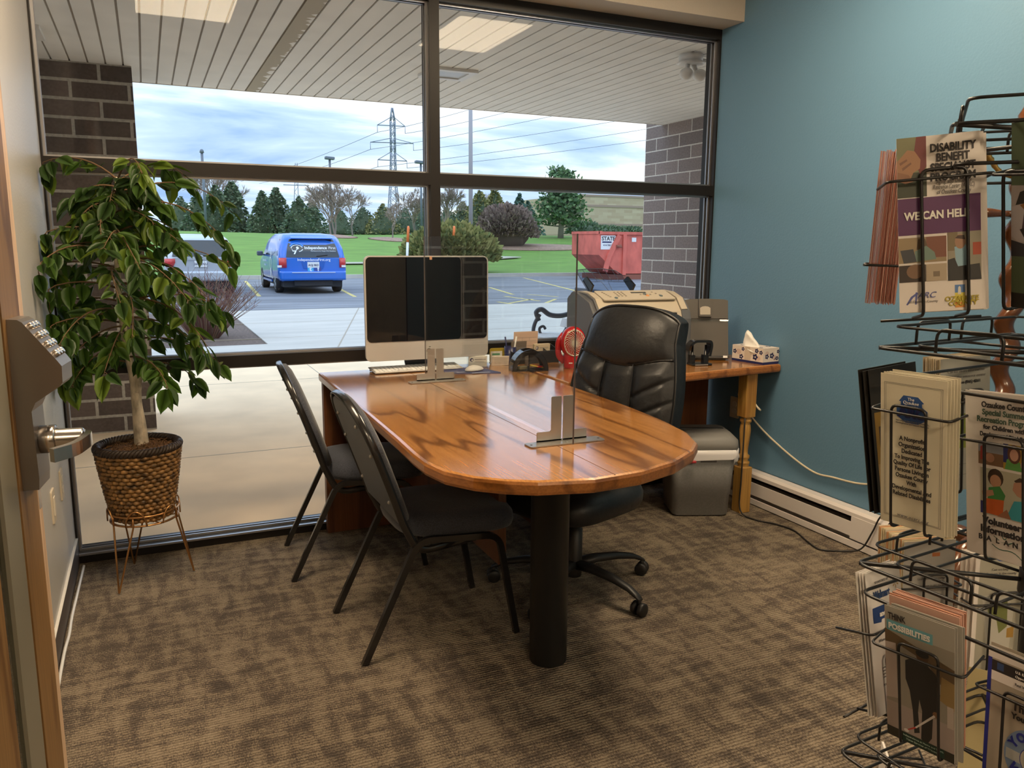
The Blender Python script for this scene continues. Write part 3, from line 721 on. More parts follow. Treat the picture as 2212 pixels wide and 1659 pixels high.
for k in range(5):
    a = math.radians(72 * k - 200 + 1); ca, sa = math.cos(a), math.sin(a); rv = Vector((ca, sa, 0)); tv = Vector((-sa, ca, 0))
    lg = MB(); rs = []
    for q, (rad, z, wd, ht) in enumerate([(.015, .105, .030, .040), (.10, .110, .026, .036), (.20, .104, .022, .030), (.28, .088, .019, .024), (.315, .072, .017, .020), (.335, .062, .012, .010)]):
        rs.append([rv * rad + tv * (wd * c0) + Vector((0, 0, z + ht * .5 * s0)) for c0, s0 in [(math.cos(b0) * (1 if abs(math.cos(b0)) < .5 else .95), math.sin(b0)) for b0 in [2 * PI * i / 12 for i in range(12)]]])
    lg.loft(rs); lo = lg.build('base_leg', m_plast, oc)
    cs_ = MB(); cp = rv * .327
    for s in (-1, 1): cs_.lathe([(.004, -.010), (.022, -.010), (.026, -.006), (.026, .006), (.022, .010), (.004, .010)], (0, 0, 0), 20, 'x')
    vs = cs_.bm.verts[:]; h_ = len(vs) // 2; ang = a + .7 + k * .6
    ax = Vector((math.cos(ang), math.sin(ang), 0))
    for q, v in enumerate(vs):
        s = -1 if q < h_ else 1; l_ = v.co.copy(); v.co = cp + ax * (l_.x + s * .016) + Vector((-ax.y, ax.x, 0)) * l_.y + Vector((0, 0, .026 + l_.z))
    cs_.tube([cp + Vector((0, 0, .03)), cp + Vector((0, 0, .07))], .008); cs_.build('caster', m_plast, lo)

# --- shredder bin
m_shg = M('grey_plastic_bin', (.21, .208, .205), .5, noise=(120, .1, (1, 1, 1))); m_shl = M('grey_plastic_lid', (.20, .195, .185), .42)
m_bag = M('white_plastic_bag', (.72, .70, .70), .35)
sh = thing('paper_shredder', 'grey paper shredder bin with white plastic bag liner beside the turned leg', 'shredder', (2.520, -.452, 0), math.radians(-22))
sh.scale = (1.08, 1.08, 1.10)
def rr3(w_, d_, r, z): return [(x, y, z) for x, y in rrect(w_, d_, r, 5)]
sb = MB(); sb.loft([rr3(.255, .205, .03, .004), rr3(.265, .215, .03, .010), rr3(.275, .225, .035, .10), rr3(.280, .230, .035, .102), rr3(.305, .255, .035, .325)]); sbo = sb.build('bin', m_shg, sh)
wn = MB(); wn.prism([(p[0], p[1]) for p in rrect(.075, .05, .015, 4)], (.02, -.1225, .275), (1, 0, 0), (0, -.115, .99), (0, -.003, 0)); wn.build('window', M('dark_smoked_window', (.09, .09, .088), .15), sbo)
bg_ = MB(); rg = []
for zi, (f, z) in enumerate([(1.0, .318), (1.035, .322), (1.05, .30), (1.06, .278), (1.045, .27)][::-1]):
    ring_ = []
    for i, (x, y) in enumerate(rrect(.312, .262, .035, 9)):
        wv_ = 1 + .018 * math.sin(i * 1.9 + zi) + .012 * math.sin(i * .7 + 2 * zi); ring_.append((x * f * wv_, y * f * wv_, z + .010 * math.sin(i * .9) * (z < .3) + .012 * math.sin(i * 2.3) * (z < .28)))
    rg.append(ring_)
bg_.loft(rg, caps=False); bg_.build('bag_liner', m_bag, sh, smooth=True)
ld = MB(); ld.loft([rr3(.320, .268, .035, .322), rr3(.326, .274, .035, .330), rr3(.320, .268, .04, .362), rr3(.27, .20, .04, .388), rr3(.24, .16, .04, .392)]); lo = ld.build('shredder_head', m_shl, sh)
sl_ = MB(); sl_.box((0, .0, .393), (.235, .018, .006), None, .002); sl_.build('feed_slot', M('dark_slot', (.02, .02, .02), .6), lo)
rd = MB(); rd.box((-.07, -.15, .272), (.05, .012, .012), None, .004); rd.build('red_tie', M('red_drawstring', (.45, .03, .04), .4), sh)

# --- electric baseboard heater on the blue wall
m_heat = M('heater_white_enamel', (.68, .63, .60), .32); m_hd = M('heater_dark_fins', (.055, .045, .04), .6)
ht = thing('baseboard_heater', 'white electric baseboard heater along the blue wall', 'heater', (0, 0, 0))
y0, y1 = -1.36, -.04; hx = XR - .062
hb = MB(); hb.bb(XR - .006, XR - .001, y0, y1, .006, .178); hb.prism([(XR - .001, .178), (XR - .05, .178), (hx, .166), (hx, .148), (hx + .006, .148), (XR - .012, .172)], (0, y0, 0), (1, 0, 0), (0, 0, 1), (0, y1 - y0, 0))
hb.prism([(XR - .001, .006), (hx, .006), (hx, .034), (hx + .004, .036), (hx + .004, .012), (XR - .001, .012)], (0, y0, 0), (1, 0, 0), (0, 0, 1), (0, y1 - y0, 0)); hb.build('housing', m_heat, ht)
hf = MB(); hf.bb(hx - .001, hx + .004, y0 + .19, y1, .056, .122); hf.bb(hx - .002, hx + .004, y0 + .03, y0 + .19, .045, .150); hf.build('front_cover', m_heat, ht)
hn = MB()
for i in range(96): yy = y0 + .2 + i * .0118; hn.bb(hx + .010, XR - .008, yy, yy + .0008, .05, .13)
hn.bb(hx + .012, XR - .007, y0 + .05, y1, .05, .052); hn.build('fins', m_hd, ht)
hc = MB(); hc.prism([(XR - .001, .006), (hx - .003, .006), (hx - .003, .160), (XR - .05, .180), (XR - .001, .180)], (0, y0 - .0, 0), (1, 0, 0), (0, 0, 1), (0, .030, 0)); hco = hc.build('end_cap', m_heat, ht)
sc_ = MB(); sc_.lathe([(.009, -.001), (.009, .0005)], (XR - .022, y0, .12), 16, 'y'); sc_.build('knockout', m_heat, hco)
# ================================================================== THINGS ON THE DESK AND WORKTOP
m_alu = M('anodised_aluminium', (.58, .57, .56), .38, .45); m_alu_shade = M('shade_toned_foot_aluminium', (.15, .16, .18), .4, .6)  # stand aluminium darkened to stand in for shade below the screen
m_screen = M('black_screen_glass', (.004, .004, .006), .03, spec=.55); m_keyw = M('white_keycap', (.86, .86, .85), .4)
m_white = M('white_plastic', (.74, .73, .71), .35); m_paper = M('white_paper', (.72, .69, .63), .8); m_cream = M('cream_paper', (.62, .52, .38), .8); m_ink = M('print_black', (.02, .02, .02), .7)
m_navy = M('navy_print', (.015, .02, .10), .5); m_red = M('red_plastic', (.40, .012, .016), .25, coat=.3); m_blk = M('gloss_black_plastic', (.010, .010, .011), .18, coat=.3)
m_yellow = M('yellow_plastic', (.48, .36, .04), .4); m_gold = M('pink_cover_tape', (.75, .38, .22), .5); m_pinkp = M('pink_beige_paper', (.62, .45, .36), .8); m_lineg = M('print_grey', (.28, .26, .25), .8)
# monitor
mx0, mx1, mz0, mz1, my = .880, 1.478, .821, 1.298, -.150
mo = thing('computer_monitor', 'silver all-in-one computer with a large black screen, facing the chairs', 'computer', ((mx0 + mx1) / 2, my, ZT))
w_, h_ = mx1 - mx0, mz1 - mz0; zc = (mz0 + mz1) / 2 - ZT
cs_ = MB(); ro = rrect(w_, h_, .026, 6, 0, zc)
cs_.loft([[(x, .0, z) for x, z in ro], [(x, .014, z) for x, z in ro], [(x * .985, .026, zc + (z - zc) * .985) for x, z in ro], [(x * .80, .046, zc + (z - zc) * .80) for x, z in ro], [(x * .5, .052, zc + (z - zc) * .5) for x, z in ro]], smooth=False); cs_.build('casing', m_alu, mo)
gz0 = .909 - ZT; gz1 = mz1 - ZT - .006
sg_ = MB(); sg_.prism(rrect(w_ - .014, gz1 - gz0, .02, 6, 0, (gz0 + gz1) / 2), (0, 0, 0), (1, 0, 0), (0, 0, 1), (0, -.003, 0)); sgo = sg_.build('screen', m_screen, mo)
sk = MB(); sk.bb(.006, .018, -.0042, -.003, gz1 - .012, gz1 + .004); sk.build('camera_cover', m_gold, sgo)
ap = MB(); ap.lathe([(.012, -.001), (.012, .0006)], (.0, 0, .859 - ZT), 20, 'y'); ap.sphere((.004, -.0005, .878 - ZT), .004, 8, (1.3, .2, .6)); ap.build('emblem', m_ink, mo)
fo = MB(); fo.bb(-.10, .12, -.012, .126, 0, .006, .003); fo.flatbar(rnd([(.01, .05, .006), (.01, .118, .02), (.01, .112, .10), (.01, .045, .27)], .03, 6), (1, 0, 0), .19, .008); fo.build('stand', m_alu_shade, mo)
# keyboard
kbd = thing('keyboard', 'slim aluminium keyboard with white keys in front of the monitor', 'keyboard', (1.125, -.118, ZT), math.radians(1.0))
tl_ = math.radians(5); kr = Euler((tl_, 0, 0)).to_matrix().to_4x4()
k_ = MB(); k_.box((0, 0, .012), (.43, .118, .006), kr, .003); k_.tube([(-.21, .045, .008), (.21, .045, .008)], .007, 10); k_.build('body', m_alu, kbd)
k2 = MB()
for rr_ in range(6):
    x = -.207; row = [14, 14, 13, 13, 12, 8][rr_]
    for c in range(21):
        wk = .0155
        if rr_ == 5 and 3 < c < 9 and c != 4: continue
        if rr_ == 5 and c == 4: k2.box((x + .046 + .0, .045 - rr_ * .0185, .0157 + (.045 - rr_ * .0185) * math.tan(tl_)), (.095, .0148, .003), kr, .001)
        else: k2.box((x + .008, .045 - rr_ * .0185, .0157 + (.045 - rr_ * .0185) * math.tan(tl_)), (wk, .0148 if rr_ else .009, .003), kr, .001)
        x += .0195 + (.006 if c in (14, 17) else 0)
k2.build('keys', m_keyw, kbd)
# mouse pad and mouse
padp = [(1.235, -.285), (1.468, -.348), (1.430, -.165), (1.215, -.110)]
pd = MB(); pd.prism([(x, y) for x, y in rnd([(p[0], p[1], 0) for p in padp], .015, 4, True) for x, y in [(x, y)]] if False else [(v.x, v.y) for v in rnd([(p[0], p[1], 0) for p in padp], .02, 4, True)], (0, 0, ZT), (1, 0, 0), (0, 1, 0), (0, 0, .003))
pdo = tag(pd.build('mouse_pad', M('blue_mouse_pad', (.045, .075, .20), .7)), 'blue mouse pad on the desk under the white mouse', 'mouse pad')
mw_ = M('pad_print', (.30, .36, .52), .7)
decal('printed_lines', pdo, [(mw_, R4(1.33 + dx_, -.305 - .25 * dx_ + dy_, 1.42 + dx_, -.302 - .25 * dx_ + dy_ - .022)) for dx_, dy_ in ((0, 0), (-.06, .03))], (0, 0, ZT + .003), (1, 0, 0), (0, 1, 0), (0, 0, 1))
ms = MB(); ms.sphere((0, 0, 0), 1, 24, (.029, .054, .022))
for v in ms.bm.verts:
    if v.co.z < 0: v.co.z *= .25
    v.co.z *= 1 - .25 * max(0, v.co.y / .054)
mso = tag(ms.build('computer_mouse', m_white), 'white computer mouse on the blue mouse pad', 'mouse'); mso.location = (1.366, -.252, ZT + .0085); mso.rotation_euler = (0, 0, math.radians(-68))
# clear sneeze guard down the middle of the desk
m_acr = glass('clear_acrylic', (.965, .975, .965), 1.42); m_acre = M('acrylic_cut_edge', (.10, .085, .085), .2)
sg = thing('sneeze_guard', 'tall clear acrylic screen standing along the middle of the desk on two steel brackets', 'screen', (1.115, -.98, ZT))
pa = MB(); pa.bb(-.0025, .0025, -.69, .69, .006, .618)
pao = pa.build('acrylic_panel', m_acr, sg)
for y0_, y1_, z0_, z1_ in ((-.6905, -.690, .006, .6185), (.690, .6905, .006, .6185)):
    ed = MB(); ed.bb(-.0026, .0026, y0_, y1_, z0_, z1_); ed.build('cut_edge', m_acre, pao)
m_brk = M('brushed_bracket_steel', (.52, .49, .46), .30, .9)
for y in (-.62, .55):
    br = MB()
    br.prism(rrect(.252, .052, .008, 4), (0, y - .020, .001), (1, 0, 0), (0, 1, 0), (0, 0, .003))
    for s in (-1, 1):
        q = [(s * .0032, .012), (s * .0032, .137), (s * .005, .140), (s * .034, .140), (s * .037, .137), (s * .037, .038), (s * .041, .034), (s * .082, .034), (s * .085, .031), (s * .085, .004), (s * .0032, .004)]
        br.prism(q, (0, y, 0), (1, 0, 0), (0, 0, 1), (0, .003, 0))
    br.prism([(-.085, 0), (.085, 0), (.085, .006), (-.085, .006)], (0, y, .002), (1, 0, 0), (0, 0, 1), (0, .003, 0))
    bo = br.build('bracket', m_brk, sg)
    for s in (-1, 1):
        hl_ = MB(); hl_.lathe([(.004, 0), (.004, .0004)], (s * .114, y - .022, .004), 12); hl_.build('screw_hole', m_ink, bo)
# --- cards and memo clutter between monitor and fan
def card(name, label, cat, p, w_, h_, rz, tilt, mat, marks=None, th=.0012, group=None):
    r = MB(); r.bb(-w_ / 2, w_ / 2, 0, th, 0, h_); o = r.build(name, mat); o.location = p; o.rotation_euler = (-tilt, 0, rz); tag(o, label, cat, group)
    if marks: decal('print', o, marks, (0, 0, 0), (1, 0, 0), (0, 0, 1), (0, -1, 0))
    return o
ch_ = thing('card_holder', 'clear card holder with business cards behind the white mouse', 'card holder', (1.425, -.150, ZT), math.radians(-12))
m_clr = glass('clear_plastic', (.9, .92, .93), 1.45)
c_ = MB(); c_.bb(-.05, .05, -.012, .018, 0, .004); c_.bb(-.05, .05, -.014, -.012, 0, .03); c_.bb(-.05, .05, .018, .02, 0, .055); c_.build('holder', m_clr, ch_)
card('business_card', 'business cards with a navy logo in the clear holder behind the mouse', 'card', (1.425, -.150, ZT + .005), .089, .051, math.radians(-12), -.12, m_paper, [(m_navy, EL(-.03, .034, .009, .009)), (m_paper, EL(-.028, .033, .005, .005)), (m_lineg, R4(-.016, .034, .038, .038)), (m_lineg, R4(-.016, .026, .03, .028)), (m_lineg, R4(-.016, .02, .034, .022))], th=.012)
card('folded_note', 'folded white note card lying open by the corner of the desk', 'card', (1.552, -.128, ZT + .001), .085, .050, math.radians(-14), -.35, m_paper, [(m_lineg, R4(-.03, .010 + .008 * i, .033, .0115 + .008 * i)) for i in range(4)], th=.004)
card('price_card', 'small white card leaning on the yellow card stand', 'card', (1.560, -.060, ZT + .001), .060, .062, math.radians(-8), -.10, m_paper, [(M('green_print', (.1, .3, .16), .7), R4(-.022, .042, .018, .052)), (m_lineg, R4(-.02, .022, .02, .024)), (m_lineg, R4(-.02, .014, .02, .016))])
ys = thing('card_stand', 'yellow plastic card stand behind the monitor edge', 'stand', (1.585, -.048, ZT), math.radians(-8))
y_ = MB(); y_.prism(rrect(.105, .075, .012, 4, 0, .0385), (0, 0, 0), (1, 0, 0), (0, 0, 1), (0, .004, 0)); y_.bb(-.05, .05, -.004, .02, 0, .004); y_.build('panel', m_yellow, ys)
# black desk tray with memo sheets and pens
og = thing('desk_tray', 'low black desk organiser holding cards and memo sheets below the window', 'organiser', (1.745, -.085, ZT))
o_ = MB(); o_.bb(-.13, .13, -.045, .05, 0, .004); o_.bb(-.13, .13, -.047, -.044, 0, .062); o_.bb(-.13, .13, .047, .05, 0, .085)
for x in (-.13, -.04, .06, .127): o_.prism([(-.045, 0), (.05, 0), (.05, .085), (-.045, .062)], (x, 0, 0), (0, 1, 0), (0, 0, 1), (.003, 0, 0))
o_.build('tray', m_blackm, og)
zt2 = ZT + .006
card('memo_sheet', 'pinkish printed form standing tallest in the black organiser', 'paper', (1.722, -.050, zt2), .135, .150, 0, -.10, m_pinkp, [(m_lineg, R4(-.055, .118, .06, .1195)), (m_lineg, R4(-.055, .100, .06, .1015)), (m_lineg, R4(-.055, .075, .06, .0765)), (m_lineg, R4(-.02, .100, -.0185, .118)), (m_lineg, R4(.02, .100, .0215, .118))])
pc = card('dark_card', 'dark grey card with pale lettering in the black organiser', 'card', (1.672, -.080, zt2), .085, .105, 0, -.08, M('dark_taupe_card', (.16, .13, .11), .6))
text('Persu', pc, m_lineg, .03, (.006, -.0006, .07))
card('cream_card', 'cream business cards with a navy mark at the front of the black organiser', 'card', (1.800, -.088, zt2), .089, .085, 0, -.06, m_cream, [(m_navy, R4(-.036, .058, -.022, .074)), (m_paper, EL(-.03, .067, .004, .005)), (m_lineg, R4(-.016, .066, .034, .069)), (m_lineg, R4(-.016, .060, .028, .062))], th=.018)
pcup = thing('pen_cup', 'navy pen cup at the edge of the monitor', 'cup', (1.625, -.085, ZT))
q = MB(); q.lathe([(.026, 0), (.028, .004), (.030, .085), (.027, .085), (.025, .006)], (0, 0, 0), 24, capt=False); q.build('cup', M('navy_plastic', (.02, .025, .10), .3), pcup)
for i, (dx_, dy_, col, lb) in enumerate(((-.008, .004, m_navy, 'navy pen leaning left in the navy pen cup'), (.010, -.004, m_white, 'white pen leaning right in the navy pen cup'))):
    q = MB(); q.tube([(1.625 + dx_, -.085 + dy_, ZT + .008), (1.625 + dx_ * 3.2, -.085 + dy_, ZT + .135)], .0042, 8); tag(q.build('pen', col), lb, 'pen', 'pens in the navy cup')
# tape dispenser, receipt
td = thing('tape_dispenser', 'clear and white tape dispenser between the organiser and the red fan', 'tape dispenser', (1.895, -.115, ZT), math.radians(-10))
q = MB(); q.prism([(-.06, 0), (.055, 0), (.06, .02), (.035, .045), (-.01, .030), (-.05, .028), (-.062, .012)], (0, -.012, 0), (1, 0, 0), (0, 0, 1), (0, .024, 0)); q.build('body', m_clr, td)
q = MB(); q.lathe([(.013, -.009), (.023, -.009), (.023, .009), (.013, .009)], (.022, 0, .030), 24, 'y', False, False); q.lathe([(.0129, .009), (.0129, -.009)], (.022, 0, .03), 24, 'y', False, False); q.build('tape_roll', m_white, td)
q = MB(); q.prism([(-.062, .012), (-.05, .028), (-.066, .03)], (0, -.012, 0), (1, 0, 0), (0, 0, 1), (0, .024, 0)); q.build('cutter', m_white, td)
# red fan
fn = thing('desk_fan', 'red personal desk fan with a pale swirl grille, left of the leather chair', 'fan', (1.848, -.325, ZT), math.radians(-14))
fn.scale = (.86, .86, 1.06)
q = MB(); q.loft([[(x * f, y * f, z) for x, y in rrect(.098, .075, .03, 5)] for f, z in ((.95, 0), (1, .006), (1, .05), (.97, .075))]); q.build('base', m_red, fn)
q = MB(); q.lathe([(.048, .040), (.064, .036), (.071, .020), (.073, -.010), (.066, -.034), (.058, -.038)], (0, .0, .118), 32, 'y'); q.tube(rnd([(-.045, .02, .03), (-.078, .02, .055), (-.080, .02, .12), (-.05, .02, .15)], .03, 5), .017, 10); hd = q.build('fan_head', m_red, fn)
q = MB(); q.lathe([(.012, -.047), (.012, -.041)], (0, 0, .118), 16, 'y')
for i in range(24):
    a = 2 * PI * i / 24; pts = [Vector(((.012 + .046 * t) * math.cos(a + t * .9), -.043 + .004 * t, .118 + (.012 + .046 * t) * math.sin(a + t * .9))) for t in (0, .25, .5, .75, 1)]
    q.tube(pts, .0016, 5)
q.tube([Vector((.058 * math.cos(a), -.039, .118 + .058 * math.sin(a))) for a in [2 * PI * i / 32 for i in range(32)]], .003, 6, True); q.build('grille', M('pale_grille', (.62, .56, .48), .35, .3), fn)
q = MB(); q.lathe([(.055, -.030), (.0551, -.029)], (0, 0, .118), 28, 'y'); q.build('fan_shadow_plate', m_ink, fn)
q = MB(); q.bb(-.03, -.01, -.0385, -.036, .024, .029); q.bb(.0, .02, -.0385, -.036, .024, .029); q.build('buttons', m_white, fn)
# half-round caddy with scissors and pencil
cd = thing('desk_caddy', 'glossy black half-round desk caddy with an arched opening', 'desk caddy', (1.617, -.315, ZT), math.radians(-10))
q = MB(); q.bb(-.088, .088, -.035, .035, 0, .006)
def archplate(y, r0, r1):
    o = [(r1 * math.cos(PI * i / 24), .004 + r1 * math.sin(PI * i / 24) * 1.12) for i in range(25)]; n_ = [(r0 * math.cos(PI * i / 24), .004 + r0 * math.sin(PI * i / 24) * 1.12) for i in range(25)]
    for i in range(24): q.prism([o[i], o[i + 1], n_[i + 1], n_[i]], (0, y, 0), (1, 0, 0), (0, 0, 1), (0, .004, 0))
archplate(-.036, .066, .088); archplate(.032, .066, .088)
for i in range(24):
    a0, a1 = PI * i / 24, PI * (i + 1) / 24
    q.prism([(.088 * math.cos(a0), .004 + .0986 * math.sin(a0)), (.088 * math.cos(a1), .004 + .0986 * math.sin(a1)), (.085 * math.cos(a1), .004 + .095 * math.sin(a1)), (.085 * math.cos(a0), .004 + .095 * math.sin(a0))], (0, -.036, 0), (1, 0, 0), (0, 0, 1), (0, .072, 0)) if i < 9 or i > 14 else None
q.bb(-.010, -.004, -.033, .033, .006, .085); q.build('shell', m_blk, cd)
sc = thing('scissors', 'red handled scissors lying in the black half-round caddy', 'scissors', (1.645, -.322, ZT + .012), math.radians(15))
for s in (-1, 1):
    q = MB(); q.tube([Vector((.020 + .018 * math.cos(a), s * .012 + .010 * math.sin(a), .005)) for a in [2 * PI * i / 20 for i in range(20)]], .0035, 6, True); q.build('handle', m_red, sc)
    q = MB(); q.prism([(0, 0), (.0, .006), (-.028, s * .004), (-.028, s * .002)], (.004, s * .003 - .003, .004), (1, 0, 0), (0, 1, 0), (0, 0, .002)); q.build('blade', m_steel, sc)
q = MB(); q.tube([(1.615, -.335, ZT + .028), (1.690, -.338, ZT + .010)], .0035, 6); tag(q.build('pencil', m_yellow), 'yellow pencil in the half-round caddy', 'pencil')
q = MB(); q.box((1.578, -.325, ZT + .016), (.05, .03, .016), (0, 0, .3), .004); tag(q.build('stapler', M('olive_grey_plastic', (.12, .11, .07), .4)), 'small dull stapler in the left half of the caddy', 'stapler')
# printer
pr = thing('printer', 'beige and grey fax printer with a clear paper feed by the window', 'printer', (2.205, -.250, ZT), math.radians(-4))
m_prb = M('warm_beige_plastic', (.46, .40, .31), .4); m_prg = M('slate_grey_plastic', (.105, .11, .12), .45)
def prof(s=0.0, ins=0.0):
    p = [(-.170, .0), (-.170, .225), (-.155, .268), (-.105, .322), (-.03, .345), (.06, .350), (.135, .345), (.165, .32), (.165, 0)]
    return p
q = MB(); q.prism(prof(), (-.210, 0, 0), (0, 1, 0), (0, 0, 1), (.42, 0, 0)); pbo = q.build('body', m_prb, pr)
for s in (-1, 1):
    q = MB(); p2 = [(y * 1.03, z * 1.0 + (.006 if z > .1 else 0)) for y, z in prof()]; q.prism(p2, (s * .210 if s > 0 else -.270, 0, 0), (0, 1, 0), (0, 0, 1), (.060, 0, 0))
    bmesh.ops.bevel(q.bm, geom=[e for e in q.bm.edges if abs(abs(e.verts[0].co.x) - .27) < .001 and abs(abs(e.verts[1].co.x) - .27) < .001], offset=.018, segments=3, affect='EDGES')
    q.build('side_cover', m_prg, pr)
    q = MB(); q.flatbar([(s * .226, y * 1.03, z + .008) for y, z in prof()[2:8]], (1, 0, 0), .034, .006); q.build('trim_strip', m_prb, pr)
ptn = Vector((0, -.047, -.075)).normalized(); pu = Vector((1, 0, 0)); pv = Vector((0, .075, .023)).normalized(); pn = pu.cross(pv)
q = MB(); q.prism(rrect(.40, .125, .01, 3), Vector((0, -.062, .3395)), pu, pv, pn * .006); cpo = q.build('control_panel', M('light_beige_panel', (.50, .44, .35), .4), pr)
q = MB(); q.prism(R4(-.01, .022, .075, .036), Vector((0, -.062, .3395)), pu, pv, pn * .0068); q.build('display', M('lcd_dark', (.03, .028, .02), .25), cpo)
q = MB()
btn = [(-.10 + .020 * i, .035 - .017 * j) for i in range(3) for j in range(4)] + [(-.165 + .004 * j, .036 - .015 * j) for j in range(5)] + [(.03 + .018 * i, -.002) for i in range(4)] + [(.11 + .012 * i, .03 - .02 * i) for i in range(3)]
for x, y in btn: q.lathe([(.0055, .0), (.0055, .008), (.004, .009)], (0, 0, 0), 8, capb=False); Mx = Matrix((pu, pv, pn)).transposed().to_4x4(); Mx.translation = Vector((0, -.062, .3395)) + pu * x + pv * y; [setattr(v, 'co', Mx @ v.co) for v in q.bm.verts[-24:]]
q.build('buttons', M('button_taupe', (.26, .225, .18), .45), cpo)
for x, y, c in ((-.125, -.040, (.06, .10, .12)), (.055, .004, (.06, .10, .12)), (.062, -.016, (.60, .25, .08)), (.135, -.022, (.06, .10, .12))):
    q = MB(); q.lathe([(.009, 0), (.009, .0085), (.007, .010)], (0, 0, 0), 12, capb=False); Mx.translation = Vector((0, -.062, .3395)) + pu * x + pv * y; [setattr(v, 'co', Mx @ v.co) for v in q.bm.verts[:]]; q.build('button', M('key_%d%d' % (int(c[0] * 100), int(c[2] * 100)), c, .4), cpo)
q = MB(); q.bb(-.175, .175, -.176, -.10, .228, .262); q.build('output_slot', M('dark_slot2', (.012, .012, .012), .6), pr)
m_tr = glass('smoked_clear_tray', (.74, .79, .86), 1.7)
tb, tt = Vector((-.055, .085, .348)), Vector((-.06, .250, .462)); tu = Vector((1, 0, 0)); tv = (tt - tb)
q = MB(); q.prism([(-.125, 0), (.125, 0), (.128, .72), (.10, .93), (.04, 1.0), (-.06, 1.0), (-.115, .95), (-.128, .8)], tb, tu, tv, (0, .003, .002)); tro = q.build('paper_tray', m_tr, pr)
q = MB(); tn = Vector((0, -.6, .75)) * .002
for x in (-.085, -.042, 0, .042, .085): q.tube([tb + tu * x + tv * .48 + tn, tb + tu * x + tv * .97 + tn], .0013, 5)
q.tube([tb + tu * a + tv * b_ + tn for a, b_ in ((-.125, .42), (-.02, .46), (-.01, .05))], .0013, 5); q.tube([tb + tu * a + tv * b_ + tn for a, b_ in ((.125, .42), (.02, .46), (.01, .05))], .0013, 5)
q.tube([tb + tu * a + tv * b_ + tn for a, b_ in ((-.128, .1), (-.128, .8), (-.115, .95), (-.06, 1.0), (.04, 1.0), (.10, .93), (.128, .72))], .0018, 5); q.build('tray_ribs', M('tray_rib', (.05, .07, .12), .3), tro)
for x in (-.118, .118):
    q = MB(); q.prism([(0, 0), (.05, .0), (.04, .42), (.0, .50)], tb + tu * (x - .005) , tn.normalized() * 1.0, tv, (.010, 0, 0)); q.build('paper_guide', m_blk, pr)
# document holder
dh = thing('document_holder', 'upright grey plastic document holder with a beige clip, against the blue wall corner', 'document holder', (2.640, -.335, ZT), math.radians(-25))
m_dh = M('grey_document_board', (.085, .076, .067), .5); tilt = math.radians(13)
Mt = Matrix.Translation((0, -.01, .012)) @ Matrix.Rotation(-tilt, 4, 'X')
def tb_(name, mb, mat, par): mb.bm.transform(Mt); return mb.build(name, mat, par)
q = MB(); q.prism([(-.112, 0), (.112, 0), (.112, .302), (.09, .307), (0, .310), (-.09, .307), (-.112, .302)], (0, 0, 0), (1, 0, 0), (0, 0, 1), (0, .008, 0)); q.prism([(-.109, .205), (.109, .205), (.109, .300), (0, .307), (-.109, .300)], (0, -.004, 0), (1, 0, 0), (0, 0, 1), (0, .004, 0)); tb_('board', q, m_dh, dh)
q = MB(); q.bb(-.113, .113, -.010, -.004, .190, .200, .001); tb_('line_guide', q, m_clr, dh)
q = MB(); q.prism([(-.027, .205), (.027, .205), (.027, .240), (.015, .247), (0, .249), (-.015, .247), (-.027, .240)], (-.012, -.022, .018), (1, 0, 0), (0, 0, 1), (0, .008, 0)); cpb = tb_('clip', q, M('beige_clip', (.42, .37, .30), .4), dh)
q = MB(); q.bb(-.045, .021, -.016, -.004, .212, .307); q.bb(-.043, .019, -.024, -.004, .212, .222); tb_('clip_base', q, m_dh, dh)
q = MB(); q.bb(-.112, .112, -.026, .008, -.006, .006, .003); q.bb(-.10, .10, .008, .075, -.012, -.004); tb_('foot_rail', q, m_blk, dh)
q = MB(); q.bb(.078, .100, -.029, -.027, -.003, .008); tb_('label_tab', q, m_white, dh)
# hole punch
hp = thing('hole_punch', 'black two-hole punch in front of the grey document holder', 'hole punch', (2.485, -.478, ZT), math.radians(-12))
q = MB(); q.bb(-.055, .055, -.035, .04, 0, .012, .005); q.build('base', m_blk, hp)
q = MB(); q.flatbar(rnd([(.050, .012, .045), (.058, .010, .095), (.052, .006, .120), (-.035, .0, .122), (-.062, 0, .100), (-.058, .01, .075)], .015, 5), (0, 1, 0), .052, .012); q.build('handle', m_blk, hp)
for s in (-1, 1):
    q = MB(); q.lathe([(.009, .012), (.009, .05), (.006, .052), (.006, .10)], (s * .036, .01, 0), 14); q.bb(s * .036 - .013, s * .036 + .013, .0, .03, .012, .05); q.build('punch_post', m_blk, hp)
q = MB(); q.bb(-.038, .03, -.0365, -.034, .003, .0085); q.build('label_plate', m_steel, hp)
# tissue box
tx = thing('tissue_box', 'white tissue box printed with navy flowers at the wall end of the worktop', 'tissue box', (2.828, -.490, ZT), math.radians(7))
bw, bd, bh = .115, .205, .082
m_tis = M('tissue_box_card', (.70, .62, .55), .6)
q = MB(); q.bb(-bw / 2, bw / 2, -bd / 2, bd / 2, .006, bh); txo = q.build('box', m_tis, tx)
q = MB(); q.bb(-bw / 2 - .0004, bw / 2 + .0004, -bd / 2 - .0004, bd / 2 + .0004, 0, .012); q.build('navy_border', m_navy, tx)
m_fl = M('navy_flower', (.012, .015, .075), .6); m_sp = M('pale_pink_dot', (.60, .46, .40), .6)
def flower(x, y, r): return [(m_fl, [(x + r * (1 + .20 * math.cos(5 * a)) * math.cos(a), y + r * (1 + .20 * math.cos(5 * a)) * math.sin(a)) for a in [2 * PI * i / 30 for i in range(30)]]), (m_paper, EL(x, y, r * .3, r * .3))]
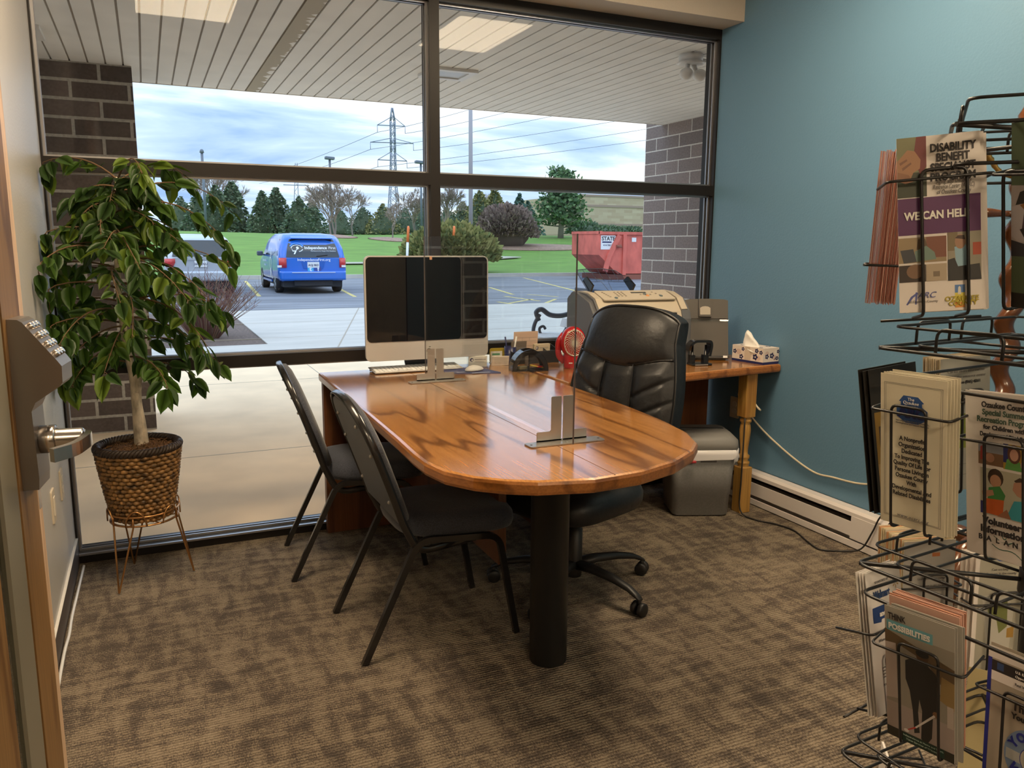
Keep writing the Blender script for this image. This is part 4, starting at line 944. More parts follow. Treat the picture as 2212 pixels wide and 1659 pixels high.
fl = [(m_sp, EL(-.03, .055, .014, .012)), (m_sp, EL(.03, .03, .016, .013)), (m_paper, EL(.035, .06, .012, .01))] + flower(-.030, .040, .012) + flower(.006, .043, .014) + flower(.044, .028, .010) + flower(.050, .062, .009) + [(m_fl, [(.022 + .004 * i, .018 + .003 * i), (.028 + .004 * i, .022 + .003 * i), (.024 + .004 * i, .026 + .003 * i)]) for i in range(4)]
decal('flower_print', txo, fl, (0, -bd / 2, 0), (1, 0, 0), (0, 0, 1), (0, -1, 0))
fl = [(m_sp, EL(-.06, .05, .018, .014)), (m_sp, EL(.07, .03, .016, .013))] + flower(-.085, .050, .011) + flower(.052, .034, .015) + flower(.060, .066, .011) + flower(-.040, .026, .012) + flower(-.030, .066, .009) + flower(.088, .06, .010) + [(M('box_opening', (.55, .47, .38), .8), [(-.018, .014), (.022, .014), (.026, .045), (.015, .082), (-.015, .082), (-.02, .04)])]
decal('flower_print', txo, fl, (-bw / 2, 0, 0), (0, -1, 0), (0, 0, 1), (-1, 0, 0))
decal('flower_print', txo, flower(-.03, .06, .012) + flower(.035, -.05, .014) + flower(.03, .07, .010) + flower(-.04, -.07, .01), (0, 0, bh), (1, 0, 0), (0, 1, 0), (0, 0, 1))
q = MB(); rs = []
for k in range(9):
    t = k / 8; z = bh - .03 + .105 * t; wd = .052 * (1 - t) ** .7 + .014 * (t < .98) + .004; cy = -.005 + .036 * t
    rs.append([(-.032 + .006 * math.sin(3 * t) + .010 * math.sin(a * 3 + k) * (1 - t) + wd * .35 * math.cos(a), cy + wd * math.sin(a) * (1.1 - .5 * t), z + .006 * math.cos(2 * a + k)) for a in [2 * PI * i / 20 for i in range(20)]])
q.loft(rs); q.build('tissue', M('tissue_paper', (.78, .76, .72), .9), tx)
# --- wall plates, cables
def plate(label, cat, p, ax, kind):
    o = thing('outlet' if kind == 'o' else 'switch_plate', label, cat, p, 0)
    n_ = Vector(ax); u_ = Vector((0, 1, 0)); q = MB(); q.prism(rrect(.070, .115, .005, 3), (0, 0, 0), u_, (0, 0, 1), n_ * .006); q.build('cover', M('ivory_plate', (.60, .52, .40), .4), o)
    q = MB()
    if kind == 'o':
        for z in (-.02, .02): q.prism(rrect(.034, .028, .012, 4, 0, z), (0, 0, 0), u_, (0, 0, 1), n_ * .008)
    else: q.prism(rrect(.032, .066, .003, 2), (0, 0, 0), u_, (0, 0, 1), n_ * .009)
    q.build('receptacle' if kind == 'o' else 'rocker', M('ivory_insert', (.66, .60, .50), .4), o); return o
plate('ivory wall plate nearer the door on the grey left wall', 'wall plate', (XL, -.638, .455), (1, 0, 0), 's')
plate('ivory duplex outlet nearer the window on the grey left wall', 'outlet', (XL, -.344, .450), (1, 0, 0), 'o')
plate('wall outlet on the blue wall under the worktop, behind the turned leg', 'outlet', (XR, -.272, .477), (-1, 0, 0), 'o')
q = MB(); wc = [(XR - .03, -.30, ZT + .004), (XR - .05, -.40, ZT + .004), (2.79, -.648, ZT - .01), (2.765, -.605, .66), (2.765, -.560, .545), (2.80, -.50, .535), (XR - .02, -.36, .50), (XR - .012, -.515, .400), (XR - .012, -.723, .314), (XR - .012, -.881, .270), (XR - .012, -.997, .276), (XR - .012, -1.159, .288), (XR - .012, -1.30, .330), (XR - .012, -1.50, .40)]
wc = [(2.765, -.545, .70), (2.758, -.540, .62), (2.762, -.600, .555), (2.785, -.60, .535), (2.83, -.50, .545), (XR - .012, -.309, .562), (XR - .012, -.363, .495), (XR - .012, -.515, .400), (XR - .012, -.723, .314), (XR - .012, -.881, .272), (XR - .012, -.997, .278), (XR - .012, -1.159, .292), (XR - .012, -1.30, .335), (XR - .012, -1.5, .40)]
q.tube(spline(wc, 6), .0048, 8); tag(q.build('white_cable', M('ivory_cable', (.62, .54, .40), .45)), 'ivory cable sagging along the blue wall above the heater', 'cable')
q = MB(); bc = [(2.690, -.60, .50), (2.672, -.62, .20), (2.668, -.63, .03), (2.69, -.72, .005), (2.735, -.80, .005), (2.757, -.91, .005), (2.705, -1.06, .005), (2.690, -1.15, .005), (2.775, -1.205, .005), (2.815, -1.26, .03), (2.828, -1.30, .12), (2.835, -1.33, .20), (2.88, -1.36, .24), (XR - .012, -1.46, .24)]
q.tube(spline(bc, 6), .0038, 8); tag(q.build('black_cord', m_plast), 'black power cord snaking over the carpet to the heater end', 'cord')
q = MB(); q.tube(spline([(XL + .026, -.05, .006), (XL + .022, -.3, .006), (XL + .018, -.55, .006), (XL + .020, -.7, .006), (XL + .016, -.85, .006), (XL + .018, -1.2, .006), (XL + .02, -1.7, .006)], 6), .0055, 8); tag(q.build('floor_cable', m_white), 'white cable running on the carpet along the left baseboard', 'cable')
# ================================================================== PLANT IN THE CORNER
PX, PY = -.072, -.268
m_wick = M('wicker_cane', (.21, .108, .032), .5, noise=(28, .85, (1, 1, 1.6)), spec=.5); m_rope = M('dark_wicker_rim', (.030, .017, .010), .5)
m_wire = M('copper_gold_wire', (.50, .26, .10), .28, .9); m_coir = M('coir_moss', (.17, .085, .035), .95, noise=(90, .6, (1, 1, 1)), bump=.8)
bk_ = thing('wicker_basket', 'round woven wicker basket with a dark braided rim on the wire stand', 'basket', (PX - .004, PY, .262))
ZB, ZR = 0.0, .292
def brad(t): return .102 + .046 * t ** .8
q = MB()
NR = 17
for k in range(NR):
    t = k / (NR - 1); z = .012 + (ZR - .03) * t; r0 = brad(t); ns = 30
    pts = []
    for j in range(ns * 4):
        a = 2 * PI * j / (ns * 4); pts.append((( r0 + .0055 * math.sin(ns / 2 * 2 * a / 1.0 * .5 * 2 + k * PI)) * math.cos(a), (r0 + .0055 * math.sin(ns * a + k * PI)) * math.sin(a), z + .0015 * math.sin(7 * a + k)))
    q.tube(pts, .0092, 6, True)
q.build('weave', m_wick, bk_)
q = MB(); q.lathe([(.098, .004), (.100, .008), (.142, ZR - .02), (.138, ZR - .02), (.094, .012)], (0, 0, 0), 40, capb=True, capt=True); q.build('lining', M('basket_inner', (.05, .03, .015), .8), bk_)
q = MB()
for ph in (0, 2 * PI / 3, 4 * PI / 3):
    q.tube([((.149 + .009 * math.cos(22 * a + ph)) * math.cos(a), (.149 + .009 * math.cos(22 * a + ph)) * math.sin(a), ZR + .002 + .009 * math.sin(22 * a + ph)) for a in [2 * PI * j / 264 for j in range(264)]], .0085, 6, True)
q.build('braided_rim', m_rope, bk_)
ps = thing('plant_stand', 'gold wire plant stand with hairpin legs under the basket', 'plant stand', (PX, PY - .006, 0))
q = MB()
for r_, z in ((.130, .300), (.124, .262)): q.tube([(r_ * math.cos(a), r_ * math.sin(a), z) for a in [2 * PI * i / 60 for i in range(60)]], .0036, 8, True)
q.tube([(.118 * math.cos(a), .118 * math.sin(a), .2615) for a in [2 * PI * i / 60 for i in range(60)]], .003, 6, True)
for k in range(3): q.tube([(.118 * math.cos(PI * k / 3), .118 * math.sin(PI * k / 3), .258), (-.118 * math.cos(PI * k / 3), -.118 * math.sin(PI * k / 3), .258)], .003, 6)
q.build('ring', m_wire, ps)
for ang in (-128.4, 109.1, -5.0):
    a = math.radians(ang); q = MB(); ft = Vector((.172 * math.cos(a), .172 * math.sin(a), .004)); tp = []
    for s in (-1, 1):
        b_ = a + s * .36; tp.append(Vector((.128 * math.cos(b_), .128 * math.sin(b_), .262)))
    q.tube(rnd([tp[0] + Vector((0, 0, .04)), tp[0], ft + (tp[0] - ft) * .02, ft + (tp[1] - ft) * .02, tp[1], tp[1] + Vector((0, 0, .04))], .012, 4), .0036, 8); q.build('leg', m_wire, ps)
for k in range(6):
    a0 = 2 * PI * k / 6 + .3; q = MB()
    q.tube([(.133 * math.cos(a0 + d), .133 * math.sin(a0 + d), .262 + .062 * math.sin(PI * u) ** .5) for u, d in [(i / 16, -.30 + .60 * i / 16) for i in range(17)]], .0032, 6); q.build('wire_arch', m_wire, ps)
ft_ = thing('ficus_tree', 'leafy artificial ficus tree with a pale twin trunk in the corner', 'plant', (PX, PY, .53))
m_bark = M('pale_ficus_bark', (.56, .48, .37), .8, noise=(34, .55, (1, 1, .45)), bump=.4); m_twig = M('brown_twig', (.13, .075, .035), .8)
TR = [(0, 0, -.02), (.0, 0, .10), (-.002, 0, .28), (-.016, .0, .40), (-.024, 0, .50), (-.030, .0, .62), (-.028, 0, .76), (-.022, 0, .92), (-.004, .0, 1.06)]
q = MB(); q.tube(spline(TR, 5), [.0185 * (1 - .62 * i / 40) for i in range(41)], 12); q.tube(spline([(.026, .012, -.02), (.018, .012, .10), (.008, .008, .20), (.012, .0, .265)], 5), [.014] * 16, 10)
q.tube(spline([(.004, -.004, .24), (.020, -.006, .30), (.026, -.006, .315)], 4), [.012, .012, .012, .012, .012, .011, .010, .010, .009], 10); q.build('trunk', m_bark, ft_)
q = MB(); rg = []
for k in range(5):
    f = 1 - k / 5; rg.append([(.138 * f * math.cos(a), .138 * f * math.sin(a), .012 + .022 * (1 - f) + random.uniform(-.003, .003)) for a in [2 * PI * i / 26 for i in range(26)]])
q.loft(rg)
for i in range(170):
    a, r_ = random.uniform(0, 2 * PI), .125 * random.random() ** .5; p = Vector((r_ * math.cos(a), r_ * math.sin(a), .016 + .02 * (1 - r_ / .13))); d = Vector((random.uniform(-1, 1), random.uniform(-1, 1), random.uniform(.0, .7))) * .02
    q.tube([p - d * .6, p + Vector((0, 0, .008)), p + d], .0011, 4)
q.build('coir_moss', m_coir, ft_)
# foliage: two greens, translucent against the window
def leafmat(name, c, tr_):
    m = M(name, c, .42, spec=.4); t, b, Nn, Ln = nodes(m)
    tl = Nn('ShaderNodeBsdfTranslucent'); tl.inputs[0].default_value = (*tr_, 1); mi = Nn('ShaderNodeMixShader'); mi.inputs[0].default_value = .36
    ob = [n for n in t.nodes if n.type == 'OUTPUT_MATERIAL'][0]; Ln(b.outputs[0], mi.inputs[1]); Ln(tl.outputs[0], mi.inputs[2]); Ln(mi.outputs[0], ob.inputs[0]); return m
m_leaf = [leafmat('leaf_dark_green', (.032, .070, .016), (.06, .13, .015)), leafmat('leaf_green', (.055, .115, .020), (.14, .27, .02)), leafmat('leaf_yellow_green', (.12, .19, .025), (.30, .42, .035))]
LP = [(0, 0), (.010, .24), (.024, .34), (.050, .335), (.076, .21), (.094, .06), (.104, 0)]
def leaf(mb, p, d, up, L_):
    d = d.normalized(); s = d.cross(up); s = s.normalized() if s.length > 1e-3 else Vector((1, 0, 0)); n_ = s.cross(d).normalized(); k = L_ / .104
    mb.mi = random.choices((0, 1, 2), (.46, .36, .18))[0]; cur = random.uniform(-.05, .22); fold = random.uniform(.05, .30)
    mid, le, ri = [], [], []
    for x, w in LP:
        c = p + d * x * k - n_ * (cur * (x * k) ** 2 / L_); mid.append(mb.bm.verts.new(c)); hw = w * L_ * .80
        if w > 0: le.append(mb.bm.verts.new(c + s * hw + n_ * hw * fold)); ri.append(mb.bm.verts.new(c - s * hw + n_ * hw * fold))
        else: le.append(None); ri.append(None)
    for sd in (le, ri):
        for i in range(len(mid) - 1):
            vs = [mid[i], mid[i + 1]] + ([sd[i + 1]] if sd[i + 1] else []) + ([sd[i]] if sd[i] else [])
            if len(vs) >= 3: f = mb.bm.faces.new(vs); f.material_index = mb.mi; f.smooth = True
rng = random.Random(23); random.seed(23)
br_ = MB(); fo_ = MB()
def trunk_at(z):
    for a, c in zip(TR, TR[1:]):
        if a[2] <= z <= c[2]:
            t = (z - a[2]) / (c[2] - a[2]); return Vector(a).lerp(Vector(c), t)
    return Vector(TR[-1])
def wallclamp(p):
    p.x = max(p.x, XL + .02 - PX); p.y = min(p.y, -PY - .03); return p
specs = []
for i in range(46):
    z = .33 + .72 * (i / 45) ** .85; az = i * 2.39996 + .5
    h = (z - .33) / .72
    ln_ = (.17 + .30 * math.sin(PI * min(1, h * 1.05 + .12)) ** .8) * rng.uniform(.75, 1.12)
    specs.append((z, az, ln_, rng.uniform(.12, .50) + .25 * h, rng.uniform(.35, .85)))
specs += [(.55, PI + .35, .36, .10, .30), (.95, .1, .50, .55, .95), (.98, .35, .52, .75, .55), (1.04, .5, .38, .9, .35), (.60, -.5, .44, .30, .8), (.50, -2.2, .30, .2, .8), (1.05, 2.6, .34, 1.0, .4), (1.05, -1.2, .34, .9, .5), (.85, -1.6, .42, .4, .8), (.75, -1.0, .42, .35, .8)]
for z, az, ln_, el, droop in specs:
    p = trunk_at(z); o = Vector((math.cos(az), math.sin(az), 0)); pts = [p]; n_ = 9
    bend = rng.uniform(-.5, .5)
    for j in range(1, n_ + 1):
        t = j / n_; dv = Vector((math.cos(az + bend * t), math.sin(az + bend * t), 0)); dz = el * (1 - t) - droop * t * 1.25
        st_v = (dv + Vector((0, 0, dz))).normalized() * (ln_ / n_); pts.append(wallclamp(pts[-1] + st_v))
    br_.tube(pts, [.0042 * (1 - .7 * j / n_) for j in range(n_ + 1)], 5)
    for j in range(2, n_ + 1):
        for s in ((-1, 1) if j < n_ else (-1, 1, 0)):
            if rng.random() < .12: continue
            t_ = (pts[j] - pts[j - 1]).normalized(); sd = t_.cross(Vector((0, 0, 1))); sd = sd.normalized() if sd.length > .05 else o
            d = t_ * rng.uniform(.1, .9) + sd * s * rng.uniform(.25, 1.1) + Vector((0, 0, -rng.uniform(.0, 1.3)))
            pet = pts[j] + d.normalized() * .014; pet = wallclamp(pet); br_.tube([pts[j], pet], .0012, 3)
            d.y = min(d.y, .35) if pet.y > .12 else d.y
            if pet.x < XL - PX + .09: d.x = abs(d.x) * .3
            leaf(fo_, pet, d, Vector((rng.uniform(-.7, .7), rng.uniform(-1.2, .4), 1)), rng.uniform(.055, .098))
br_.build('branches', m_twig, ft_)
for v in fo_.bm.verts: v.co.x = max(v.co.x, XL + .006 - PX); v.co.y = min(v.co.y, -PY - .012)
fo_.build('foliage', m_leaf, ft_, fix=False)
# ================================================================== LEAFLET RACK
def frame(c, xa, nrm):
    """local x across, -y towards the reader, z up the leaflet"""
    n_ = Vector(nrm).normalized(); x_ = Vector(xa); x_ = (x_ - n_ * x_.dot(n_)).normalized(); y_ = -n_; z_ = x_.cross(y_)
    m = Matrix((x_, y_, z_)).transposed().to_4x4(); m.translation = Vector(c); return m
m_rack = M('black_wire', (.014, .013, .013), .35); m_wire2 = m_rack
RX, RY = 1.12, -3.04
rack = thing('leaflet_rack', 'black wire leaflet carousel at the right edge, holding many leaflets', 'leaflet rack', (RX, RY, 0))
RI = Matrix.Translation((-RX, -RY, 0))
q = MB(); q.lathe([(.030, .02), (.030, 1.50), (.022, 1.53)], (0, 0, 0), 24); q.build('pole', m_plast, rack)
for k in range(4):
    a = PI / 2 * k + .5; q = MB(); q.tube(rnd([(.02 * math.cos(a), .02 * math.sin(a), .05), (.24 * math.cos(a), .24 * math.sin(a), .05), (.30 * math.cos(a), .30 * math.sin(a), .008)], .05, 4), .012, 10); q.build('foot', m_plast, rack)
for zt in (1.505, 1.235, .905, .600):
    q = MB(); q.lathe([(.040, zt - .03), (.040, zt + .012), (.034, zt + .016)], (0, 0, 0), 24); q.build('hub', m_plast, rack)
def sq(r, rot, z, rad=.02, n=4):
    return rnd([(r * math.cos(rot + PI / 2 * k + PI / 4), r * math.sin(rot + PI / 2 * k + PI / 4), z) for k in range(4)], rad, n, True)
for zt, rot in ((1.495, .67), (1.215, .13), (.895, .10), (.580, .05), (.30, .05)):
    q = MB()
    q.tube(sq(.255, rot, zt), .0025, 6, True); q.tube(sq(.205, rot, zt + .004), .0022, 6, True)
    if zt > .5:
        q.tube(sq(.245, rot, zt - .045), .0024, 6, True); q.tube(sq(.235, rot, zt + .030), .0021, 6, True)
    for k in range(8):
        a = rot + PI / 4 * k; r_ = .25 if k % 2 else .178
        q.tube([(.03 * math.cos(a), .03 * math.sin(a), zt), (r_ * math.cos(a), r_ * math.sin(a), zt)], .0032 if k % 2 else .0022, 6)
    for k in range(4):     # raised loops along each side
        a = rot + PI / 2 * k; u_ = Vector((-math.sin(a), math.cos(a), 0)); c0 = Vector((math.cos(a), math.sin(a), 0)) * .17 + Vector((0, 0, zt))
        for s in (-.058, .058): q.tube(rnd([c0 + u_ * (s - .042), c0 + u_ * (s - .042) + Vector((0, 0, .032)), c0 + u_ * (s + .042) + Vector((0, 0, .032)), c0 + u_ * (s + .042)], .012, 4), .0022, 6)
    q.build('wire_tier', m_rack, rack)
def pocket(mt, xs=(-.020, .026), top=.066, hz=.055, out=.006, hw=.058, back=.05):
    """front wires of one pocket, in the frame of its leaflet"""
    q = MB(); y = -out
    q.tube(rnd([(xs[0], back, -.116), (xs[0], y, -.112), (xs[0], y, top), (xs[1], y, top), (xs[1], y, -.112), (xs[1], back, -.116)], .010, 4), .0021, 6)
    q.tube(rnd([(-hw, back, hz), (-hw, y - .004, hz), (hw, y - .004, hz), (hw, back, hz)], .008, 3), .0019, 6)
    q.tube([(-hw, back, -.118), (hw, back, -.118)], .0020, 6)
    q.bm.transform(RI @ mt); q.build('pocket', m_wire2, rack)
def fx(f): return -.0465 + .093 * f
def fz(g): return .108 - .216 * g
def leaf_stack(name, labels, mt, n, sp, mat, W=.093, Hh=.216, th=.0008, fan=0.0, group=None, rise=0.0):
    """front leaflet + the ones behind it; returns the front one"""
    front = None
    for i in range(n):
        q = MB(); q.bb(-W / 2, W / 2, 0, th, -Hh / 2, Hh / 2)
        m_ = mat[i % len(mat)] if isinstance(mat, list) else mat
        o = q.build(name, m_)
        o.matrix_world = mt @ Matrix.Translation((fan * i + random.uniform(-.0012, .0012) * (i > 0), sp * i, (rise * i + random.uniform(-.0016, .0016)) * (i > 0))) @ Matrix.Rotation(random.uniform(-.006, .006) * (i > 0), 4, 'Y') @ Matrix.Rotation(random.uniform(-.004, .004) * (i > 0), 4, 'X')
        if i == 0: tag(o, labels[0], 'leaflet'); front = o
        else: tag(o, labels[1], 'leaflet', group)
    return front
def tx(s, par, mat, size, x, z, **k): return text(s, par, mat, size, (x, -.0014, z), **k)
def pic(par, polys, name='picture'): return decal(name, par, polys, (0, 0, 0), (1, 0, 0), (0, 0, 1), (0, -1, 0), .0002)
PM = {}
def C_(r, g, b): 
    k = (r, g, b)
    if k not in PM: PM[k] = M('print_%02d_%02d_%02d' % (int(r * 99), int(g * 99), int(b * 99)), k, .45)
    return PM[k]
def RF(f0, g0, f1, g1): return [(fx(f0), fz(g1)), (fx(f1), fz(g1)), (fx(f1), fz(g0)), (fx(f0), fz(g0))]
def PF(*p): return [(fx(a), fz(b)) for a, b in p]
m_lf = M('leaflet_white', (.76, .70, .65), .5); m_lc = M('leaflet_cream', (.72, .66, .50), .7); m_inkc = M('leaflet_ink', (.025, .02, .02), .6); m_gr = M('leaflet_grey_ink', (.16, .15, .15), .6); m_pap = M('leaflet_white_ink', (.82, .78, .72), .5)
# -- 1 Disability Benefit Specialist
A = frame((.898, -2.981, 1.382), (.782, -.618, .086), (-.624, -.778, .079))
d = leaf_stack('leaflet', ('front white leaflet reading DISABILITY BENEFIT SPECIALIST PROGRAM with a purple band', 'white and purple leaflet fanned out behind the Disability Benefit leaflet'), A, 6, .0032, m_lf, group='leaflets behind the Disability Benefit leaflet', fan=.0026)
pic(d, [(C_(.20, .20, .10), RF(0, 0, .36, .34)), (C_(.035, .045, .022), RF(0, .20, .36, .34)), (C_(.16, .022, .022), PF((.24, .0), (.36, 0), (.36, .17), (.29, .22), (.20, .12))),
        (C_(.36, .18, .09), PF((.0, .13), (.07, .10), (.13, .07), (.22, .08), (.29, .13), (.28, .18), (.20, .20), (.16, .24), (.08, .25), (0, .22))), (C_(.26, .12, .06), PF((.0, .19), (.14, .21), (.20, .25), (.10, .26), (0, .24))), (C_(.20, .09, .05), PF((.03, .14), (.12, .12), (.13, .13), (.04, .155))), (C_(.20, .09, .05), PF((.06, .17), (.17, .14), (.18, .15), (.07, .185))),
        (C_(.09, .012, .095), RF(0, .345, 1, .555)), (C_(.30, .22, .12), RF(.0, .57, .585, .715)), (C_(.20, .07, .04), RF(.34, .57, .585, .69)), (C_(.10, .06, .03), PF((.24, .58), (.33, .58), (.36, .64), (.22, .64))), (C_(.16, .24, .20), PF((.20, .65), (.34, .62), (.44, .66), (.46, .70), (.20, .71))), (C_(.045, .05, .06), PF((.02, .64), (.18, .635), (.22, .71), (.06, .715))),
        (C_(.03, .018, .012), RF(.0, .727, .33, .825)), (C_(.20, .11, .06), EL(fx(.20), fz(.765), .010, .009)), (C_(.42, .34, .24), RF(.335, .727, .585, .825)), (C_(.20, .15, .10), RF(.42, .77, .50, .80)),
        (C_(.30, .27, .20), RF(.60, .555, 1, .83)), (C_(.20, .15, .08), RF(.60, .555, .72, .66)), (C_(.28, .45, .55), PF((.68, .64), (.80, .62), (.86, .66), (.84, .76), (.70, .76))), (C_(.36, .20, .12), EL(fx(.75), fz(.61), .006, .009)), (C_(.06, .03, .02), PF((.69, .59), (.72, .575), (.80, .575), (.81, .60))), (C_(.42, .07, .03), RF(.90, .62, 1, .69)), (C_(.02, .02, .02), PF((.60, .71), (.68, .70), (.72, .75), (.98, .74), (1, .83), (.60, .83)))])
for i, (s_, sz) in enumerate((('DISABILITY', .0137), ('BENEFIT', .0137), ('SPECIALIST', .0137), ('PROGRAM', .0137))): tx(s_, d, m_inkc, sz, fx(.675), fz(.075 + .0545 * i), bold=.0004, fit=(.051, .037, .050, .050)[i])
for i, s_ in enumerate(('Aging and Disability', 'Resource Center (ADRC)', 'of Ozaukee County')): tx(s_, d, m_gr, .0076, fx(.68), fz(.265 + .029 * i), shear=.2, fit=(.040, .046, .038)[i])
tx('WE CAN HELP', d, m_pap, .0135, fx(.47), fz(.45), bold=.0005, fit=.074)
m_blu = C_(.10, .12, .35)
pic(d, [(m_blu, PF((.08, .955), (.14, .91), (.22, .885), (.235, .895), (.17, .915), (.10, .958))), (m_blu, PF((.20, .885), (.225, .885), (.21, .955), (.19, .955)))], 'logo')
tx('ARC', d, m_blu, .0105, fx(.33), fz(.905), shear=.3); tx('of Ozaukee County', d, m_gr, .0042, fx(.29), fz(.94))
pic(d, [(C_(.10, .22, .5), RF(.68, .855, .80, .90)), (C_(.70, .60, .08), RF(.68, .90, .80, .955)), (C_(.70, .28, .04), RF(.68, .955, .80, .985)), (C_(.7, .68, .6), PF((.72, .87), (.735, .862), (.75, .87), (.755, .91), (.715, .91)))], 'logo')
tx('OZAUKEE', d, C_(.45, .36, .02), .0085, fx(.76), fz(.935), bold=.0002); tx('COUNTY', d, C_(.45, .36, .02), .0075, fx(.77), fz(.962), bold=.0002)
pocket(A, (-.0205, .0305), .066, .055, .006, .060)
# -- 2 pink sheets, seen edge on
nP = Vector((-.66, .75, .02)); c = Vector((.923, -2.883, 1.378)) + Vector((.75, .66, 0)) * .0465
B = frame(c, (.75, .66, 0), nP)
leaf_stack('leaflet', ('outermost salmon pink leaflet of the thick bundle at the top left of the rack', 'salmon pink leaflet in the thick bundle left of the Disability Benefit leaflet'), B @ Matrix.Translation((0, -.018, 0)), 26, .00150, [M('salmon_paper_%d' % i, c_, .85) for i, c_ in enumerate(((.74, .37, .30), (.80, .50, .42), (.60, .24, .18)))], Hh=.205, th=.0011, group='salmon pink leaflets in the top tier')
q = MB(); q.tube(rnd([(-.058, .03, .05), (-.058, -.024, .05), (.05, -.024, .05), (.05, .03, .05)], .008, 3), .0019, 6); q.bm.transform(RI @ B); q.build('pocket', m_wire2, rack)
# -- 3 green leaflet at the edge of the picture
G = frame((.926, -3.097, 1.385), (-.092, -.994, -.06), (-.97, .103, -.221))
m_lgreen = M('leaflet_sage_green', (.085, .125, .070), .5)
d = leaf_stack('leaflet', ('sage green leaflet showing a man in a white shirt at the right edge', 'sage green leaflet behind the one showing the man in a white shirt'), G, 5, .0030, m_lgreen, group='sage green leaflets', fan=-.0016)
pic(d, [(C_(.42, .38, .38), RF(0, .325, 1, .70)), (C_(.50, .47, .50), PF((.0, .44), (.20, .42), (.45, .50), (.5, .62), (.1, .63), (0, .60))), (C_(.018, .013, .012), PF((.06, .43), (.12, .36), (.28, .335), (.5, .35), (.5, .42), (.18, .42))), (C_(.30, .13, .03), PF((.12, .43), (.22, .41), (.5, .42), (.5, .52), (.30, .50))), (C_(.07, .045, .055), PF((.18, .46), (.24, .46), (.20, .56), (.14, .58))), (C_(.02, .02, .018), PF((.12, .56), (.4, .52), (.5, .60), (.2, .62))), (C_(.03, .033, .045), PF((0, .62), (.2, .64), (.5, .62), (.9, .70), (0, .71))), (C_(.010, .010, .008), RF(0, .915, 1, 1))])
tx('SOCIAL', d, m_pap, .014, fx(.24), fz(.10), align='LEFT', bold=.0003); tx('BENEFITS', d, m_pap, .014, fx(.24), fz(.165), align='LEFT', bold=.0003); tx('PROGRAM', d, m_pap, .014, fx(.24), fz(.23), align='LEFT', bold=.0003)
tx('Help and', d, m_inkc, .009, fx(.26), fz(.765), align='LEFT', bold=.0003); tx('More', d, m_inkc, .009, fx(.26), fz(.81), align='LEFT', bold=.0003); tx('disability', d, m_pap, .010, fx(.26), fz(.955), align='LEFT')
pocket(G, (-.052, .03), .055, .052, .006, .066, .06)
# -- 4 The ARC
Am = frame((.926, -2.953, 1.077), (.133, -.991, .012), (-.983, -.133, -.122))
d = leaf_stack('leaflet', ('front cream leaflet with a blue house shaped ARC logo and a double line border', 'cream leaflet behind the ARC leaflet'), Am, 5, .0026, m_lc, group='cream leaflets behind the ARC leaflet', fan=.0026, rise=.0008)
def border(g, w_): return [(m_gr, R4(fx(g), fz(.035 + g * .3) - w_, fx(1 - g), fz(.035 + g * .3))), (m_gr, R4(fx(g), fz(.965 - g * .3), fx(1 - g), fz(.965 - g * .3) + w_)), (m_gr, R4(fx(g), fz(.965 - g * .3), fx(g) + w_, fz(.035 + g * .3))), (m_gr, R4(fx(1 - g) - w_, fz(.965 - g * .3), fx(1 - g), fz(.035 + g * .3)))]
m_arcb = C_(.035, .10, .30); m_arcd = C_(.012, .022, .12)
pic(d, border(.06, .0005) + border(.085, .0004) + [(m_arcb, PF((.29, .165), (.36, .125), (.58, .125), (.67, .16), (.64, .165), (.64, .21), (.32, .21), (.32, .165))), (m_arcb, [(fx(.49) + .0235 * math.cos(a) * (1.0), fz(.235) + .0150 * math.sin(a)) for a in [2 * PI * i / 8 + PI / 8 for i in range(8)]])])
tx('The', d, m_pap, .0060, fx(.48), fz(.145)); tx('Ozaukee', d, m_pap, .0062, fx(.48), fz(.168)); tx('County', d, m_pap, .0062, fx(.48), fz(.191)); tx('ARC', d, m_arcd, .019, fx(.49), fz(.235), bold=.0010)
for i, s_ in enumerate(('Improving Quality of Life for Persons with', 'Developmental and Related Disabilities')): tx(s_, d, m_gr, .0036, fx(.50), fz(.288 + .017 * i), fit=.046)
for i, s_ in enumerate(('A Nonprofit', 'Organization', 'Dedicated', 'To Improving The', 'Quality Of Life For', 'Persons Living In', 'Ozaukee County', 'With', 'Developmental And', 'Related Disabilities')): tx(s_, d, m_inkc, .0086, fx(.50), fz(.405 + .0415 * i), bold=.0002, fit=(.036, .038, .029, .049, .053, .048, .046, .014, .056, .054)[i])
tx('www.ocarc.org', d, m_gr, .0066, fx(.52), fz(.925), shear=.25, spacing=1.1)
pocket(Am, (-.027, .022), .067, .058, .006, .056)
# -- 5 black and gold leaflets behind it
Bm = frame((1.012, -2.858, 1.072), (.995, -.045, .094), (-.056, -.991, .12))
d = leaf_stack('leaflet', ('black and gold leaflet leaning behind the cream ARC leaflet', 'black and gold leaflet at the back of the leaning trio behind the ARC leaflet'), Bm, 3, .005, M('leaflet_black', (.018, .015, .012), .4), group='black and gold leaflets', fan=-.004)
pic(d, [(C_(.22, .13, .02), RF(.05, .30, 1, .66)), (C_(.30, .20, .08), RF(.05, .66, 1, .84)), (C_(.05, .03, .02), RF(.12, .40, .5, .55))])
